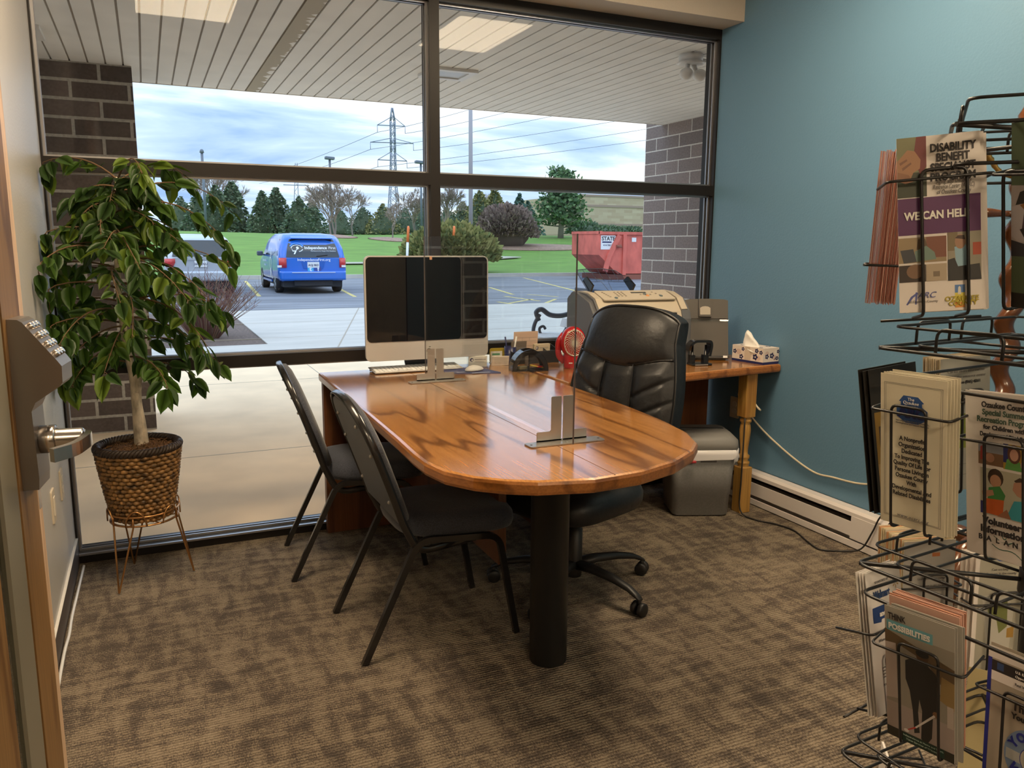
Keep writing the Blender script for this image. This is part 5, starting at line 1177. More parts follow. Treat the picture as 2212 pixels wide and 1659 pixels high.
# -- 6 grey text leaflets with olive block
n_ = (-.19, -.98, .05); Cm = frame((1.176, -2.846, 1.075), (.98, -.19, .06), n_)
d = leaf_stack('leaflet', ('text leaflet with an olive green block, between the ARC and Recreation leaflets', 'cream edged leaflet in the bundle behind the olive green block leaflet'), Cm, 12, .0033, [M('leaflet_buff_%d' % i, c_, .8) for i, c_ in enumerate(((.55, .48, .36), (.60, .53, .40), (.46, .38, .26)))], group='bundle behind the olive block leaflet')
pic(d, [(C_(.34, .34, .30), RF(0, 0, 1, 1)), (C_(.20, .24, .03), RF(0, .42, 1, .68)), (m_gr, RF(.05, .80, .95, .803)), (m_gr, RF(.05, .88, .95, .883))])
for i, s_ in enumerate(('Call for more information', 'or visit the resource center', 'Toll Free (866) 4261', '', 'Aging and Disability', 'Resource Center')):
    if s_: tx(s_, d, m_gr if i < 2 else m_inkc, .0066, fx(.5), fz(.10 + .042 * i), bold=.0002 * (i > 1))
pocket(Cm, (-.010, .030), .055, .038, .006, .056)
# -- 7 Ozaukee County Special Summer
Om = frame((.960, -3.054, 1.068), (-.019, -.997, .069), (-.997, .014, -.076))
d = leaf_stack('leaflet', ('white leaflet reading Special Summer Recreation Program with two photos of families', 'white leaflet tucked behind the Recreation Program leaflet'), Om, 3, .0028, m_lf, group='white leaflets behind the Recreation leaflet', fan=.0010)
for i, (s_, mm) in enumerate((('Ozaukee County', m_inkc), ('Special Summer', C_(.05, .09, .06)), ('Recreation Program', C_(.05, .09, .06)), ('for Children with', m_inkc), ('Developmental Disabilities', m_inkc))): tx(s_, d, mm, .0102 if i < 3 else .0078, fx(.57), fz(.075 + .044 * i), bold=.0003, fit=(.060, .058, .072, .055, .064)[i])
pic(d, [(C_(.26, .28, .32), RF(.19, .295, .55, .435)), (C_(.20, .11, .06), RF(.19, .36, .55, .435)), (C_(.30, .03, .025), PF((.22, .33), (.30, .31), (.31, .40), (.22, .41))), (C_(.42, .22, .14), EL(fx(.36), fz(.39), .006, .006)), (C_(.45, .28, .04), RF(.55, .29, .98, .44)), (C_(.02, .03, .16), RF(.55, .29, .62, .40)), (C_(.12, .36, .09), PF((.57, .44), (.60, .38), (.72, .36), (.80, .40), (.82, .44))), (C_(.12, .045, .03), EL(fx(.70), fz(.345), .0085, .012)), (C_(.55, .30, .22), EL(fx(.70), fz(.35), .0055, .0075)), (C_(.58, .32, .26), EL(fx(.84), fz(.40), .005, .006)),
        (C_(.42, .40, .30), RF(.22, .455, .98, .735)), (C_(.05, .03, .02), EL(fx(.44), fz(.505), .0105, .012)), (C_(.45, .24, .14), EL(fx(.44), fz(.525), .0075, .0085)), (C_(.05, .22, .06), PF((.34, .57), (.50, .55), (.58, .60), (.54, .66), (.32, .66))), (C_(.50, .10, .02), PF((.30, .64), (.56, .63), (.54, .73), (.30, .73))), (C_(.02, .02, .14), RF(.22, .66, .29, .735)), (C_(.42, .22, .13), PF((.24, .60), (.40, .58), (.42, .61), (.26, .64))), (C_(.055, .035, .025), PF((.70, .50), (.78, .475), (.98, .50), (.98, .58), (.88, .56))), (C_(.42, .22, .14), PF((.70, .51), (.80, .50), (.88, .56), (.84, .60), (.74, .585), (.68, .555))), (C_(.04, .30, .36), PF((.62, .70), (.70, .62), (.98, .60), (.98, .735), (.60, .735))), (C_(.30, .13, .07), PF((.46, .735), (.60, .68), (.66, .735)))])
tx('Volunteer', d, m_inkc, .0125, fx(.53), fz(.775), bold=.0005); tx('Information', d, m_inkc, .0125, fx(.54), fz(.83), bold=.0005)
for i, s_ in enumerate('BALANCE'): tx(s_, d, m_inkc, .0095, fx(.22 + .125 * i), fz(.885), bold=.0003)
m_tl = C_(.04, .14, .10)
pic(d, [(m_tl, [p for p in [(fx(.38 + .55 * i / 10), fz(.915 + .02 * math.sin(i * .75) * (1 - i / 14) + .0009 * i * i) + .0006) for i in range(11)]] + [p for p in [(fx(.38 + .55 * i / 10), fz(.915 + .02 * math.sin(i * .75) * (1 - i / 14) + .0009 * i * i) - .0006) for i in range(10, -1, -1)]]), (m_tl, PF((.40, .862), (.41, .860), (.49, .879), (.48, .882))), (m_tl, EL(fx(.56), fz(.857), .0028, .0028)), (m_lf, EL(fx(.562), fz(.855), .0018, .0018)), (m_tl, PF((.50, .888), (.62, .885), (.70, .868), (.71, .870), (.63, .890)))], 'logo')
pocket(Om, (-.0165, .034), .055, .045, .006, .056)
# -- 8 Think Possibilities
Tm = frame((.933, -2.993, .760), (.239, -.971, .010), (-.951, -.236, -.199))
d = leaf_stack('leaflet', ('THINK POSSIBILITIES leaflet with a photo of a man walking with a white cane', 'grey leaflet behind the THINK POSSIBILITIES leaflet'), Tm, 4, .0032, M('leaflet_pale_grey', (.40, .38, .33), .5), group='leaflets behind THINK POSSIBILITIES', fan=.0028)
pic(d, [(C_(.30, .27, .22), RF(0, .17, 1, .93)), (C_(.13, .085, .045), PF((0, .17), (1, .30), (1, .42), (.80, .44), (.62, .32), (.2, .26), (.10, .50), (0, .50))), (C_(.48, .40, .36), PF((.0, .27), (.16, .26), (.18, .68), (0, .70))), (C_(.38, .31, .28), RF(0, .72, 1, .93)), (C_(.30, .20, .08), PF((.82, .38), (1, .40), (1, .60), (.80, .56))), (C_(.50, .43, .38), RF(.90, .58, .99, .74)), (C_(.16, .40, .46), RF(.03, .098, .70, .175)),
        (C_(.012, .011, .014), PF((.30, .36), (.38, .33), (.60, .33), (.74, .38), (.80, .52), (.78, .66), (.70, .68), (.68, .88), (.60, .95), (.52, .92), (.54, .70), (.50, .62), (.48, .72), (.50, .88), (.42, .90), (.40, .72), (.36, .58), (.30, .50))), (C_(.10, .05, .025), EL(fx(.55), fz(.285), .0085, .0115)), (C_(.02, .015, .012), EL(fx(.55), fz(.268), .009, .006)), (C_(.22, .11, .05), EL(fx(.735), fz(.685), .004, .005)), (C_(.70, .66, .62), PF((.71, .69), (.735, .70), (.45, .855), (.43, .848))), (C_(.55, .05, .04), PF((.43, .848), (.45, .855), (.32, .90), (.31, .895))), (C_(.75, .7, .66), EL(fx(.30), fz(.905), .0035, .0028)), (C_(.03, .028, .018), RF(0, .925, 1, 1)), (C_(.02, .05, .035), RF(.24, .93, .86, .995))])
tx('THINK', d, m_inkc, .0135, fx(.06), fz(.065), align='LEFT', bold=.0003, fit=.024); tx('POSSIBILITIES', d, m_pap, .0118, fx(.06), fz(.138), align='LEFT', bold=.0004, fit=.056)
for i, s_ in enumerate(('Independence at Home and Work', 'Vision Services of Wisconsin')): tx(s_, d, C_(.35, .45, .38), .0040, fx(.55), fz(.945 + .026 * i))
leaf_stack('leaflet', ('pink paper sheet sticking out highest above the THINK POSSIBILITIES leaflet', 'pink paper sheet showing above the THINK POSSIBILITIES leaflet'), Tm @ Matrix.Translation((.0, .0135, .009)), 9, .0022, [M('pale_pink_paper_%d' % i, c_, .85) for i, c_ in enumerate(((.68, .42, .33), (.60, .30, .20)))], th=.0010, group='pink sheets behind THINK POSSIBILITIES')
pocket(Tm, (-.025, .028), .060, .045, .006, .062)
# -- 9 white leaflets with a yellow spark
Wm = frame((.993, -2.890, .766), (.983, .182, -.02), (.182, -.964, .195))
d = leaf_stack('leaflet', ('white leaflet with a navy store name and a yellow spark, left of THINK POSSIBILITIES', 'white leaflet behind the one with the yellow spark'), Wm, 4, .0034, M('leaflet_bright_white', (.72, .68, .64), .6), group='white leaflets behind the yellow spark', fan=-.0022, rise=.0006)
tx('SPONSORED BY', d, m_gr, .0052, fx(.42), fz(.085)); tx('Walmart', d, C_(.02, .05, .16), .0165, fx(.40), fz(.175), bold=.0005, fit=.044)
sp = []
for i in range(6):
    a = PI / 3 * i + PI / 2; ca, sa = math.cos(a), math.sin(a); o = (fx(.84), fz(.135)); sp.append((C_(.50, .30, .08), [(o[0] + ca * .003 - sa * .0008, o[1] + sa * .003 + ca * .0008), (o[0] + ca * .0085 - sa * .0012, o[1] + sa * .0085 + ca * .0012), (o[0] + ca * .0085 + sa * .0012, o[1] + sa * .0085 - ca * .0012), (o[0] + ca * .003 + sa * .0008, o[1] + sa * .003 - ca * .0008)]))
pic(d, sp + [(C_(.02, .05, .18), PF((.12, .255), (.52, .255), (.52, .35), (.36, .35), (.34, .37), (.12, .36)))], 'logo'); tx('and', d, m_pap, .011, fx(.38), fz(.31), bold=.0004)
tx('Women in need', d, m_gr, .0065, fx(.42), fz(.49), shear=.3); tx('FOR MORE INFO', d, m_gr, .0046, fx(.42), fz(.80)); tx('(262) 284', d, C_(.45, .05, .04), .0072, fx(.45), fz(.88))
for i in range(4): tx('services and support for all', d, m_gr, .0034, fx(.44), fz(.68 + .022 * i))
pocket(Wm, (-.02, .03), -.02, .02, .006, .056)
# -- 10 cream and orange bundle
n_ = (-.30, -.95, .06); Dm = frame((1.165, -2.822, .762), (.95, -.30, .02), n_)
d = leaf_stack('leaflet', ('white fronted leaflet of the thick cream and orange bundle under the ARC leaflets', 'cream or orange sheet in the thick bundle under the ARC leaflets'), Dm, 16, .0031, [M('bundle_sheet_%d' % i, c_, .85) for i, c_ in enumerate(((.66, .56, .36), (.68, .58, .40), (.66, .36, .18), (.68, .60, .46)))], group='cream and orange bundle', fan=-.0012, rise=.0010)
pic(d, [(C_(.38, .36, .33), RF(0, 0, 1, 1)), (C_(.45, .15, .05), RF(.55, .10, .70, .13)), (C_(.02, .03, .09), RF(.2, .74, 1, .86))])
for i in range(3): tx('Learn how to get started', d, m_gr, .0050, fx(.55), fz(.25 + .055 * i))
pocket(Dm, (-.012, .030), .05, .03, .006, .056)
# -- 11 county map leaflets
n_ = (-.35, -.93, .04); Em = frame((1.362, -2.822, .705), (.93, -.35, .02), n_)
d = leaf_stack('leaflet', ('leaflet with a pale county map and an olive county, deep inside the rack', 'white folded leaflet behind the county map leaflet'), Em, 4, .008, m_lf, W=.105, Hh=.225, group='leaflets behind the county map', fan=-.004)
pic(d, [(C_(.40, .38, .31), RF(.02, 0, 1, 1)), (C_(.03, .08, .30), PF((.20, .0), (.55, .02), (.70, .06), (.40, .05))), (C_(.50, .48, .42), PF((.1, .35), (.6, .30), (.75, .5), (.70, .86), (.25, .86), (.18, .6))), (C_(.17, .19, .06), PF((.20, .42), (.62, .40), (.64, .62), (.48, .68), (.42, .56), (.26, .52))), (C_(.38, .22, .05), PF((.64, .64), (.78, .62), (.78, .72), (.64, .72)))])
tx('Can we help', d, m_gr, .0062, fx(.42), fz(.12)); tx('Partners in the county', d, m_gr, .0062, fx(.45), fz(.155)); tx('more information', d, C_(.03, .04, .16), .0068, fx(.4), fz(.90))
pocket(Em, (-.024, .034), .04, .02, .006, .06)
# -- 12 Your Job at Work
Jm = frame((1.011, -3.085, .716), (-.017, -.996, .086), (-.999, .020, .039))
d = leaf_stack('leaflet', ('pale leaflet with a blue edge and a round YOUTH @ WORK logo at the lower right', 'white leaflet behind the blue edged YOUTH @ WORK leaflet'), Jm, 2, .003, M('leaflet_warm_grey', (.42, .36, .28), .55), group='leaflets behind YOUTH @ WORK', rise=.002)
m_bl2 = C_(.02, .03, .25); m_bl3 = C_(.18, .25, .38)
pic(d, [(m_lf, RF(0, 0, 1, .075)), (m_bl2, RF(0, .075, .06, 1)), (m_inkc, RF(.06, .085, 1, .155)), (m_lf, RF(.06, .155, 1, .215)), (C_(.03, .07, .18), RF(.14, .095, .24, .14)), (m_bl3, EL(fx(.72), fz(.62), .038, .040, 28)), (C_(.40, .40, .38), RF(.34, .60, 1, .665)), (m_bl2, EL(fx(.74), fz(.625), .0185, .0190, 24)), (C_(.45, .42, .36), EL(fx(.74), fz(.625), .0175, .0180, 24)), (m_lf, RF(.30, .86, 1, 1))])
tx('U.S. Equal Employment', d, m_pap, .0046, fx(.42), fz(.108), align='LEFT'); tx('Opportunity Commission', d, m_pap, .0046, fx(.42), fz(.136), align='LEFT'); tx('Real Work, Real Rights', d, m_inkc, .0050, fx(.42), fz(.185), align='LEFT')
tx('The 411', d, m_inkc, .0150, fx(.40), fz(.325), align='LEFT', bold=.0005); tx('Your Job', d, m_inkc, .0108, fx(.40), fz(.385), align='LEFT', bold=.0004)
for s_, a in (('Y', 150), ('O', 122), ('U', 94), ('T', 68), ('H', 40)): text(s_, d, m_bl2, .0155, (fx(.72) + .029 * math.cos(math.radians(a)), -.0009, fz(.62) + .030 * math.sin(math.radians(a))), (PI / 2, math.radians(90 - a), 0), bold=.0008)
for s_, a in (('W', 222), ('O', 258), ('R', 290), ('K', 320)): text(s_, d, m_bl2, .0155, (fx(.72) + .029 * math.cos(math.radians(a)), -.0009, fz(.62) + .030 * math.sin(math.radians(a))), (PI / 2, math.radians(-90 - a), 0), bold=.0008)
text('@', d, m_bl2, .024, (fx(.74), -.0012, fz(.625)), bold=.0004)
tx('www.youth.gov', d, m_inkc, .0062, fx(.40), fz(.90), align='LEFT'); tx('PHONE', d, m_inkc, .0070, fx(.40), fz(.95), align='LEFT')
pocket(Jm, (-.018, .034), .055, .048, .006, .058)
# -- 13 lowest leaflets
Ym = frame((1.300, -2.872, .495), (.60, -.80, .0), (-.80, -.60, .03))
leaf_stack('leaflet', ('pale yellow leaflet low in the rack behind the blue edged leaflet', '-'), Ym, 1, .004, M('leaflet_pale_yellow', (.55, .46, .24), .7), Hh=.26)
for (x, y, z), lb in (((1.163, -2.772, .335), 'white leaflet seen edge on at the lower left corner of the rack'), ((1.145, -2.832, .320), 'white leaflet seen edge on to the right of the lowest left one, set lower')):
    mt = frame((x, y, z), (.62, .78, 0), (-.78, .62, .02)); o = leaf_stack('leaflet', (lb, '-'), mt, 1, .004, M('leaflet_bright_white', (.72, .68, .64), .6), th=.004)
pocket(frame((1.15, -2.80, .335), (.62, .78, 0), (-.78, .62, .02)), hz=.06, hw=.05)
# ================================================================== COAT TREE behind the rack
m_wal = M('polished_walnut', (.115, .040, .014), .22, coat=.5, noise=(14, .3, (1, 1, .2)))
m_brass = M('aged_brass', (.50, .34, .12), .28, 1.0)
ct = thing('coat_tree', 'dark wooden barley twist coat tree with brass hooks behind the leaflet rack', 'coat tree', (2.603, -1.95, 0))
q = MB(); rs = []
nz_ = 190
for k in range(nz_ + 1):
    z = .42 + 1.28 * k / nz_; ph = z * 2 * PI / .15; ox, oy = .0135 * math.cos(ph), .0135 * math.sin(ph)
    rs.append([(ox + .030 * math.cos(2 * PI * j / 20), oy + .030 * math.sin(2 * PI * j / 20), z) for j in range(20)])
q.loft(rs); q.build('twist_column', m_wal, ct)
q = MB(); q.lathe([(.030, .26), (.052, .30), (.045, .34), (.056, .37), (.040, .40), (.045, .425)], (0, 0, 0), 28); q.lathe([(.04, 1.69), (.05, 1.71), (.03, 1.73), (.04, 1.77), (.02, 1.81), (.002, 1.815)], (0, 0, 0), 24); q.build('turned_blocks', m_wal, ct)
for k in range(4):
    a = PI / 2 * k + 3.30; c_, s_ = math.cos(a), math.sin(a)
    q = MB(); q.tube(spline([(c_ * r_, s_ * r_, z) for r_, z in ((.02, .33), (.10, .345), (.17, .28), (.20, .17), (.225, .07), (.27, .022))], 5), [.026, .029, .03, .03, .031, .031, .031, .030, .029, .028, .027, .026, .025, .024, .023, .022, .022, .021, .021, .020, .020, .020, .020, .021, .022, .022][:26], 12); q.build('leg', m_wal, ct)
for z, a, mat, nm in ((1.61, 2.75, m_brass, 'brass_hook'), (1.61, .2, m_brass, 'brass_hook'), (1.61, 4.6, m_brass, 'brass_hook'), (1.46, 2.95, m_wal, 'peg'), (1.46, 5.2, m_wal, 'peg'), (1.46, .9, m_wal, 'peg')):
    c_, s_ = math.cos(a), math.sin(a)
    q = MB()
    if nm == 'peg': q.tube([(c_ * r_, s_ * r_, z + .03 * r_) for r_ in (.03, .07, .13, .16)], [.012, .010, .016, .013], 12)
    else: q.tube(spline([(c_ * r_, s_ * r_, z + h_) for r_, h_ in ((.03, -.03), (.08, -.02), (.12, .02), (.14, .045))], 5), [.012, .008, .009, .007, .009, .007, .009, .007, .009, .007, .012, .010, .013, .010, .013, .012], 10)
    q.build(nm, mat, ct)
# ================================================================== OUTSIDE, NEAR
m_iron = M('dark_iron', (.075, .085, .11), .5, .3); m_slat = M('weathered_slat', (.62, .62, .63), .6)
bn = thing('park_bench', 'bench of pale slats with scrolled dark iron ends by the right pier', 'bench', (0, 0, 0))
def bend_end(y):
    q = MB(); X = 3.40
    q.tube(rnd([(X + .02, y, -.02), (X + .06, y, .18), (X, y, .36), (X + .04, y, .44)], .08, 5), .020, 8)
    q.tube(spline([(X + .02, y, .44), (X + .20, y, .425), (X + .42, y, .44), (X + .52, y, .60), (X + .60, y, .86)], 6), .022, 8)
    q.tube(spline([(X + .12, y, .43), (X + .10, y, .50), (X + .12, y, .58), (X + .17, y, .66)], 6), .020, 8)
    q.tube(spline([(X + .16, y, .60), (X + .13, y, .68), (X + .19, y, .71), (X + .28, y, .655), (X + .40, y, .64), (X + .52, y, .66)], 6), [.024] * 6 + [.026] * 25, 8)
    q.tube(spline([(X + .50, y, -.02), (X + .46, y, .2), (X + .50, y, .42)], 6), .020, 8)
    q.tube(spline([(X + .23, y, .44), (X + .18, y, .47), (X + .17, y, .52), (X + .21, y, .54), (X + .235, y, .51)], 5), .014, 6)
    q.build('iron_end', m_iron, bn)
bend_end(3.50); bend_end(2.15)
for i in range(5):
    q = MB(); x = 3.40 + .085 * i; q.bb(x, x + .065, 2.02, 3.62, .458 - .004 * i, .480 - .004 * i, .004); q.build('seat_slat', m_slat, bn)
for i in range(3):
    q = MB(); z = .56 + .13 * i; x = 3.885 + .075 * i; q.box((x, 2.82, z), (.022, 1.60, .09), (0, .30, 0), .004); q.build('back_slat', m_slat, bn)
q = MB(); q.bb(4.015, 4.045, 2.05, 3.60, .84, .92, .01); rl_ = q.build('back_rail', m_iron, bn)
q = MB(); q.bb(4.008, 4.015, 2.10, 2.36, .855, .905); q.build('plaque', M('pale_blue_plaque', (.35, .55, .70), .3), rl_)
# soffit lights and flood lamp
def soffit_light(label, pts):
    xs_ = [p[0] for p in pts]; ys_ = [p[1] for p in pts]; cx_, cy_ = sum(xs_) / 2, sum(ys_) / 2
    o = thing('soffit_light', label, 'light', (cx_, cy_, ZS)); w_, d_ = .34, .32
    q = MB()
    for a, b_, c, e_ in ((-w_ / 2, w_ / 2, -d_ / 2, -d_ / 2 + .05), (-w_ / 2, w_ / 2, d_ / 2 - .05, d_ / 2), (-w_ / 2, -w_ / 2 + .05, -d_ / 2 + .05, d_ / 2 - .05), (w_ / 2 - .05, w_ / 2, -d_ / 2 + .05, d_ / 2 - .05)): q.bb(a, b_, c, e_, -.020, 0)
    q.build('frame', m_white, o); q = MB(); q.bb(-w_ / 2 + .05, w_ / 2 - .05, -d_ / 2 + .05, d_ / 2 - .05, -.012, -.004); q.build('lens', M('frosted_lens', (.55, .58, .62), .3), o)
soffit_light('square unlit soffit light under the canopy beside the mullion', [(1.85, 1.73), (2.19, 2.05)])
soffit_light('square unlit soffit light under the canopy at the far left by the wall', [(-.79, 1.72), (-.47, 2.05)])
fl_ = thing('flood_lamp', 'white twin head flood lamp under the canopy near the blue wall', 'lamp', (3.22, .70, ZS))
q = MB(); q.lathe([(.075, -.045), (.075, 0)], (0, 0, 0), 28); q.lathe([(.078, -.062), (.09, -.052), (.078, -.045)], (0, 0, 0), 28); q.build('mount', m_wht, fl_)
for s in (-1, 1):
    q = MB(); q.tube([(s * .02, 0, -.055), (s * .035, -.01, -.10)], .016, 10); q.sphere((s * .052, -.03, -.125), .042, 16, (1, 1.1, .9)); q.build('lamp_head', m_wht, fl_)
q = MB(); q.tube([(.06, .02, -.02), (.60, .02, -.02)], .012, 8); q.build('conduit', m_wht, fl_)
# red-twigged shrub in the bed
def shrub(label, c, n, h, spread, mats, seed):
    rg_ = random.Random(seed); o = thing('bare_shrub', label, 'shrub', c); q = MB()
    for i in range(n):
        a = rg_.uniform(0, 2 * PI); r0 = rg_.random() ** .5; q.mi = rg_.choice(range(len(mats))); hh = h * rg_.uniform(.6, 1.05) * (1 - .25 * r0)
        d = Vector((math.cos(a), math.sin(a), 0)) * spread * r0; b_ = d * .28
        p1 = b_ + d * .35 + Vector((0, 0, hh * .5)); p2 = b_ + d * .95 + Vector((rg_.uniform(-.06, .06), rg_.uniform(-.06, .06), hh))
        q.tube([b_, p1, p2], [.0055, .004, .0022], 4, caps=False)
        for s in range(3):
            t = rg_.uniform(.35, .95); pp_ = p1.lerp(p2, t); q.tube([pp_, pp_ + Vector((rg_.uniform(-.12, .12), rg_.uniform(-.12, .12), rg_.uniform(.06, .16)))], [.0028, .0015], 3, caps=False)
    q.build('twigs', mats, o); return o
m_rt = [M('red_twig', (.16, .055, .045), .8), M('brown_red_twig', (.13, .075, .055), .8), M('tan_twig', (.28, .17, .11), .8)]
shrub('bare red twigged shrub in the mulch bed below the silver car', (.72, 8.75, -.04), 260, 1.05, .68, m_rt, 3)
shrub('second bare red twigged shrub half hidden behind the ficus leaves', (-.85, 9.3, -.04), 150, .95, .50, m_rt, 4)
# ================================================================== VEHICLES
m_tyre = M('tyre_rubber', (.018, .018, .020), .8); m_rim = M('alloy_rim', (.50, .52, .55), .3, .8); m_vg = M('vehicle_glass', (.018, .024, .032), .06, spec=.7)
m_tail = M('red_tail_light', (.55, .03, .03), .15, coat=.5); m_under = M('vehicle_underside', (.02, .022, .028), .8); m_plate = M('plate_white', (.72, .74, .76), .4); m_amb = M('amber_lens', (.65, .22, .06), .2)
def car_body(par, secs, mat, nm='body'):
    """secs: list of (y, [(halfwidth, z) from sill up over the roof]) lofted along the car"""
    q = MB(); q.loft([[(-x, y, z) for x, z in pr][::1] + [(x, y, z) for x, z in pr[::-1]] for y, pr in secs], smooth=True); o = q.build(nm, mat, par); return o
def wheel(par, x, y, r, s):
    q = MB(); q.lathe([(r * .62, -.10), (r * .93, -.11), (r, -.085), (r, .085), (r * .93, .11), (r * .62, .10)], (x, y, r), 32, 'x'); wo = q.build('wheel', m_tyre, par)
    q = MB(); q.lathe([(.02, s * .085), (r * .60, s * .085), (r * .63, s * .10), (r * .66, s * .105)], (x, y, r), 28, 'x', capt=False)
    for k in range(5):
        a = 2 * PI * k / 5; c0 = Vector((x + s * .095, y, r)); q.flatbar([c0 + Vector((0, math.cos(a), math.sin(a))) * r * .1, c0 + Vector((0, math.cos(a), math.sin(a))) * r * .62], (1, 0, 0), .03, r * .20)
    q.build('rim', m_rim, wo)
m_vblue = M('van_blue_paint', (.010, .135, .60), .22, coat=.6)
van = thing('minivan', 'bright blue minivan with white lettering parked beyond the walkway', 'car', (4.42, 20.05, -.12), math.radians(-.5))
W0 = .985
def vs_(y, roof, belt=1.02, wide=1.0, sill=.36, tw=.80):
    return (y, [(W0 * .90 * wide, sill), (W0 * .99 * wide, sill + .10), (W0 * wide, .72), (W0 * .985 * wide, belt), (W0 * (.985 + tw) / 2 * wide, (belt + roof) / 2 + .06), (W0 * tw * wide, roof - .10), (W0 * tw * .88 * wide, roof - .025), (W0 * tw * .5 * wide, roof)])
car_body(van, [vs_(-.02, 1.04, .98, .93, .40, .9), vs_(.03, 1.18, 1.0, .97, .38, .90), vs_(.16, 1.50, 1.02, .99, .36, .85), vs_(.36, 1.70, 1.03, 1, .36, .82), vs_(1.0, 1.755, 1.04, 1, .34, .82), vs_(2.4, 1.76, 1.04, 1, .32, .82), vs_(3.1, 1.68, 1.04, 1, .32, .82), vs_(3.55, 1.36, 1.03, .995, .32, .84), vs_(3.95, 1.06, .98, .98, .33, .9), vs_(4.7, .92, .86, .95, .34, .92), vs_(5.05, .74, .68, .82, .38, .94)], m_vblue)
q = MB()
def rp_(x, z): # rear surface
    y = -.02 + (.05 * (z - 1.04) / .14 if z < 1.18 else .05 + .13 * (z - 1.18) / .32 if z < 1.5 else .18 + .2 * (z - 1.5) / .2) if z > 1.04 else -.02
    return Vector((x, y - .012, z))
ns_ = [(-.76, 1.06), (.76, 1.06), (.70, 1.34), (.625, 1.555), (.3, 1.585), (-.3, 1.585), (-.625, 1.555), (-.70, 1.34)]
q.loft([[rp_(x, z) for x, z in ((-.76, 1.06), (-.4, 1.05), (0, 1.045), (.4, 1.05), (.76, 1.06))], [rp_(x, z) for x, z in ((-.735, 1.2), (-.4, 1.2), (0, 1.2), (.4, 1.2), (.735, 1.2))], [rp_(x, z) for x, z in ((-.70, 1.36), (-.4, 1.36), (0, 1.36), (.4, 1.36), (.70, 1.36))], [rp_(x, z) for x, z in ((-.63, 1.57), (-.4, 1.585), (0, 1.59), (.4, 1.585), (.63, 1.57))]], closed=False, caps=False); rw = q.build('rear_window', m_vg, van)
q = MB(); q.tube([rp_(.10, 1.09) + Vector((0, -.015, 0)), rp_(.42, 1.12) + Vector((0, -.015, 0))], .012, 6); q.build('wiper', m_plast, rw)
q = MB(); q.box((0, .17, 1.615), (1.20, .16, .035), (.35, 0, 0), .015); q.build('spoiler', m_vblue, van)
for s in (-1, 1):
    q = MB(); q.loft([[(s * (W0 * .93 - a), -.045 + b_, z) for a, b_ in ((.16, 0), (.0, .0), (-.045, .09), (-.03, .20), (.10, .10))] for z in (.76, .90, 1.04)]); q.build('tail_light', m_tail, van)
    q = MB(); q.bb(s * W0 * .93 - .10, s * W0 * .93 + .02, -.052, -.03, .77, .83); q.build('reverse_light', m_plate, van)
q = MB(); q.loft([[(x, y, z) for x, y in rrect(1.90, .34, .12, 4, 0, .07)] for z in (.40, .46, .60, .66)]); bp_ = q.build('rear_bumper', m_vblue, van)
q = MB(); q.bb(-.62, .62, -.118, -.09, .615, .63); q.build('bumper_strip', M('pale_bumper_strip', (.7, .75, .8), .3), bp_)
q = MB(); q.bb(-.84, .84, .05, 4.6, .20, .40); q.bb(-.55, .55, -.02, .2, .24, .40); q.build('underside', m_under, van)
q = MB(); q.bb(-.17, .17, -.045, -.030, .76, .92); pl_ = q.build('license_plate', m_plate, van)
text('AGJ 863', pl_, m_navy, .085, (0, -.047, .83), bold=.002)
q = MB(); q.prism([(-.34, .95), (.34, .95), (.28, .73), (-.28, .73)], (0, -.038, 0), (1, 0, 0), (0, 0, 1), (0, .012, 0)); q.build('plate_recess', M('van_blue_recess', (.008, .10, .46), .3), van)
m_vw = M('white_vinyl', (.80, .86, .95), .4); m_lb = M('light_blue_vinyl', (.05, .25, .75), .4)
text('IndependenceFirst.org', van, m_vw, .105, (.02, -.040, .985), bold=.001)
text('DODGE', van, M('chrome_letters', (.55, .62, .75), .25, .6), .045, (0, -.040, .935), spacing=2.6)
text('Independence', rw, m_vw, .115, (.10, rp_(0, 1.33).y - .006, 1.325), (math.radians(68), 0, 0), 'CENTER', .003)
text('First', rw, m_vw, .115, (.575, rp_(0, 1.33).y - .006, 1.325), (math.radians(68), 0, 0), 'CENTER', 0)
text('The Resource For People With Disabilities', rw, m_vw, .042, (.31, rp_(0, 1.235).y - .008, 1.235), (math.radians(68), 0, 0))
lo_ = []
def ring_arc(cx_, cz_, r0, r1, a0, a1, n=16, sx_=1, sz_=1): return [(cx_ + r1 * sx_ * math.cos(a0 + (a1 - a0) * i / n), cz_ + r1 * sz_ * math.sin(a0 + (a1 - a0) * i / n)) for i in range(n + 1)] + [(cx_ + r0 * sx_ * math.cos(a1 + (a0 - a1) * i / n), cz_ + r0 * sz_ * math.sin(a1 + (a0 - a1) * i / n)) for i in range(n + 1)]
def eye_logo(par, o, u, v, nrm, k=1.0):
    decal('logo', par, [(m_lb, [(x * k, y * k) for x, y in ring_arc(0, .02, .17, .215, .35, PI - .35, sx_=1.0, sz_=.75)]), (m_vw, [(x * k, y * k) for x, y in ring_arc(0, 0, .15, .172, .25, PI - .1, sx_=1.0, sz_=.70)]), (m_vw, [(x * k, y * k) for x, y in ring_arc(.02, 0, .135, .16, -1.3, -.2, sx_=1.0, sz_=.62)]), (m_vw, EL(.02 * k, .03 * k, .036 * k, .036 * k)), (m_vw, [(x * k, y * k) for x, y in ((-.15, .02), (-.11, -.06), (-.03, -.055), (.06, -.0), (.07, .02), (.0, -.0), (-.02, -.09), (-.06, -.17), (-.10, -.17), (-.06, -.08), (-.12, -.09))])], o, u, v, nrm, .006)
vv = Vector((0, .37, .93)).normalized()
eye_logo(rw, rp_(-.44, 1.30), (1, 0, 0), vv, Vector((0, -.93, .37)))
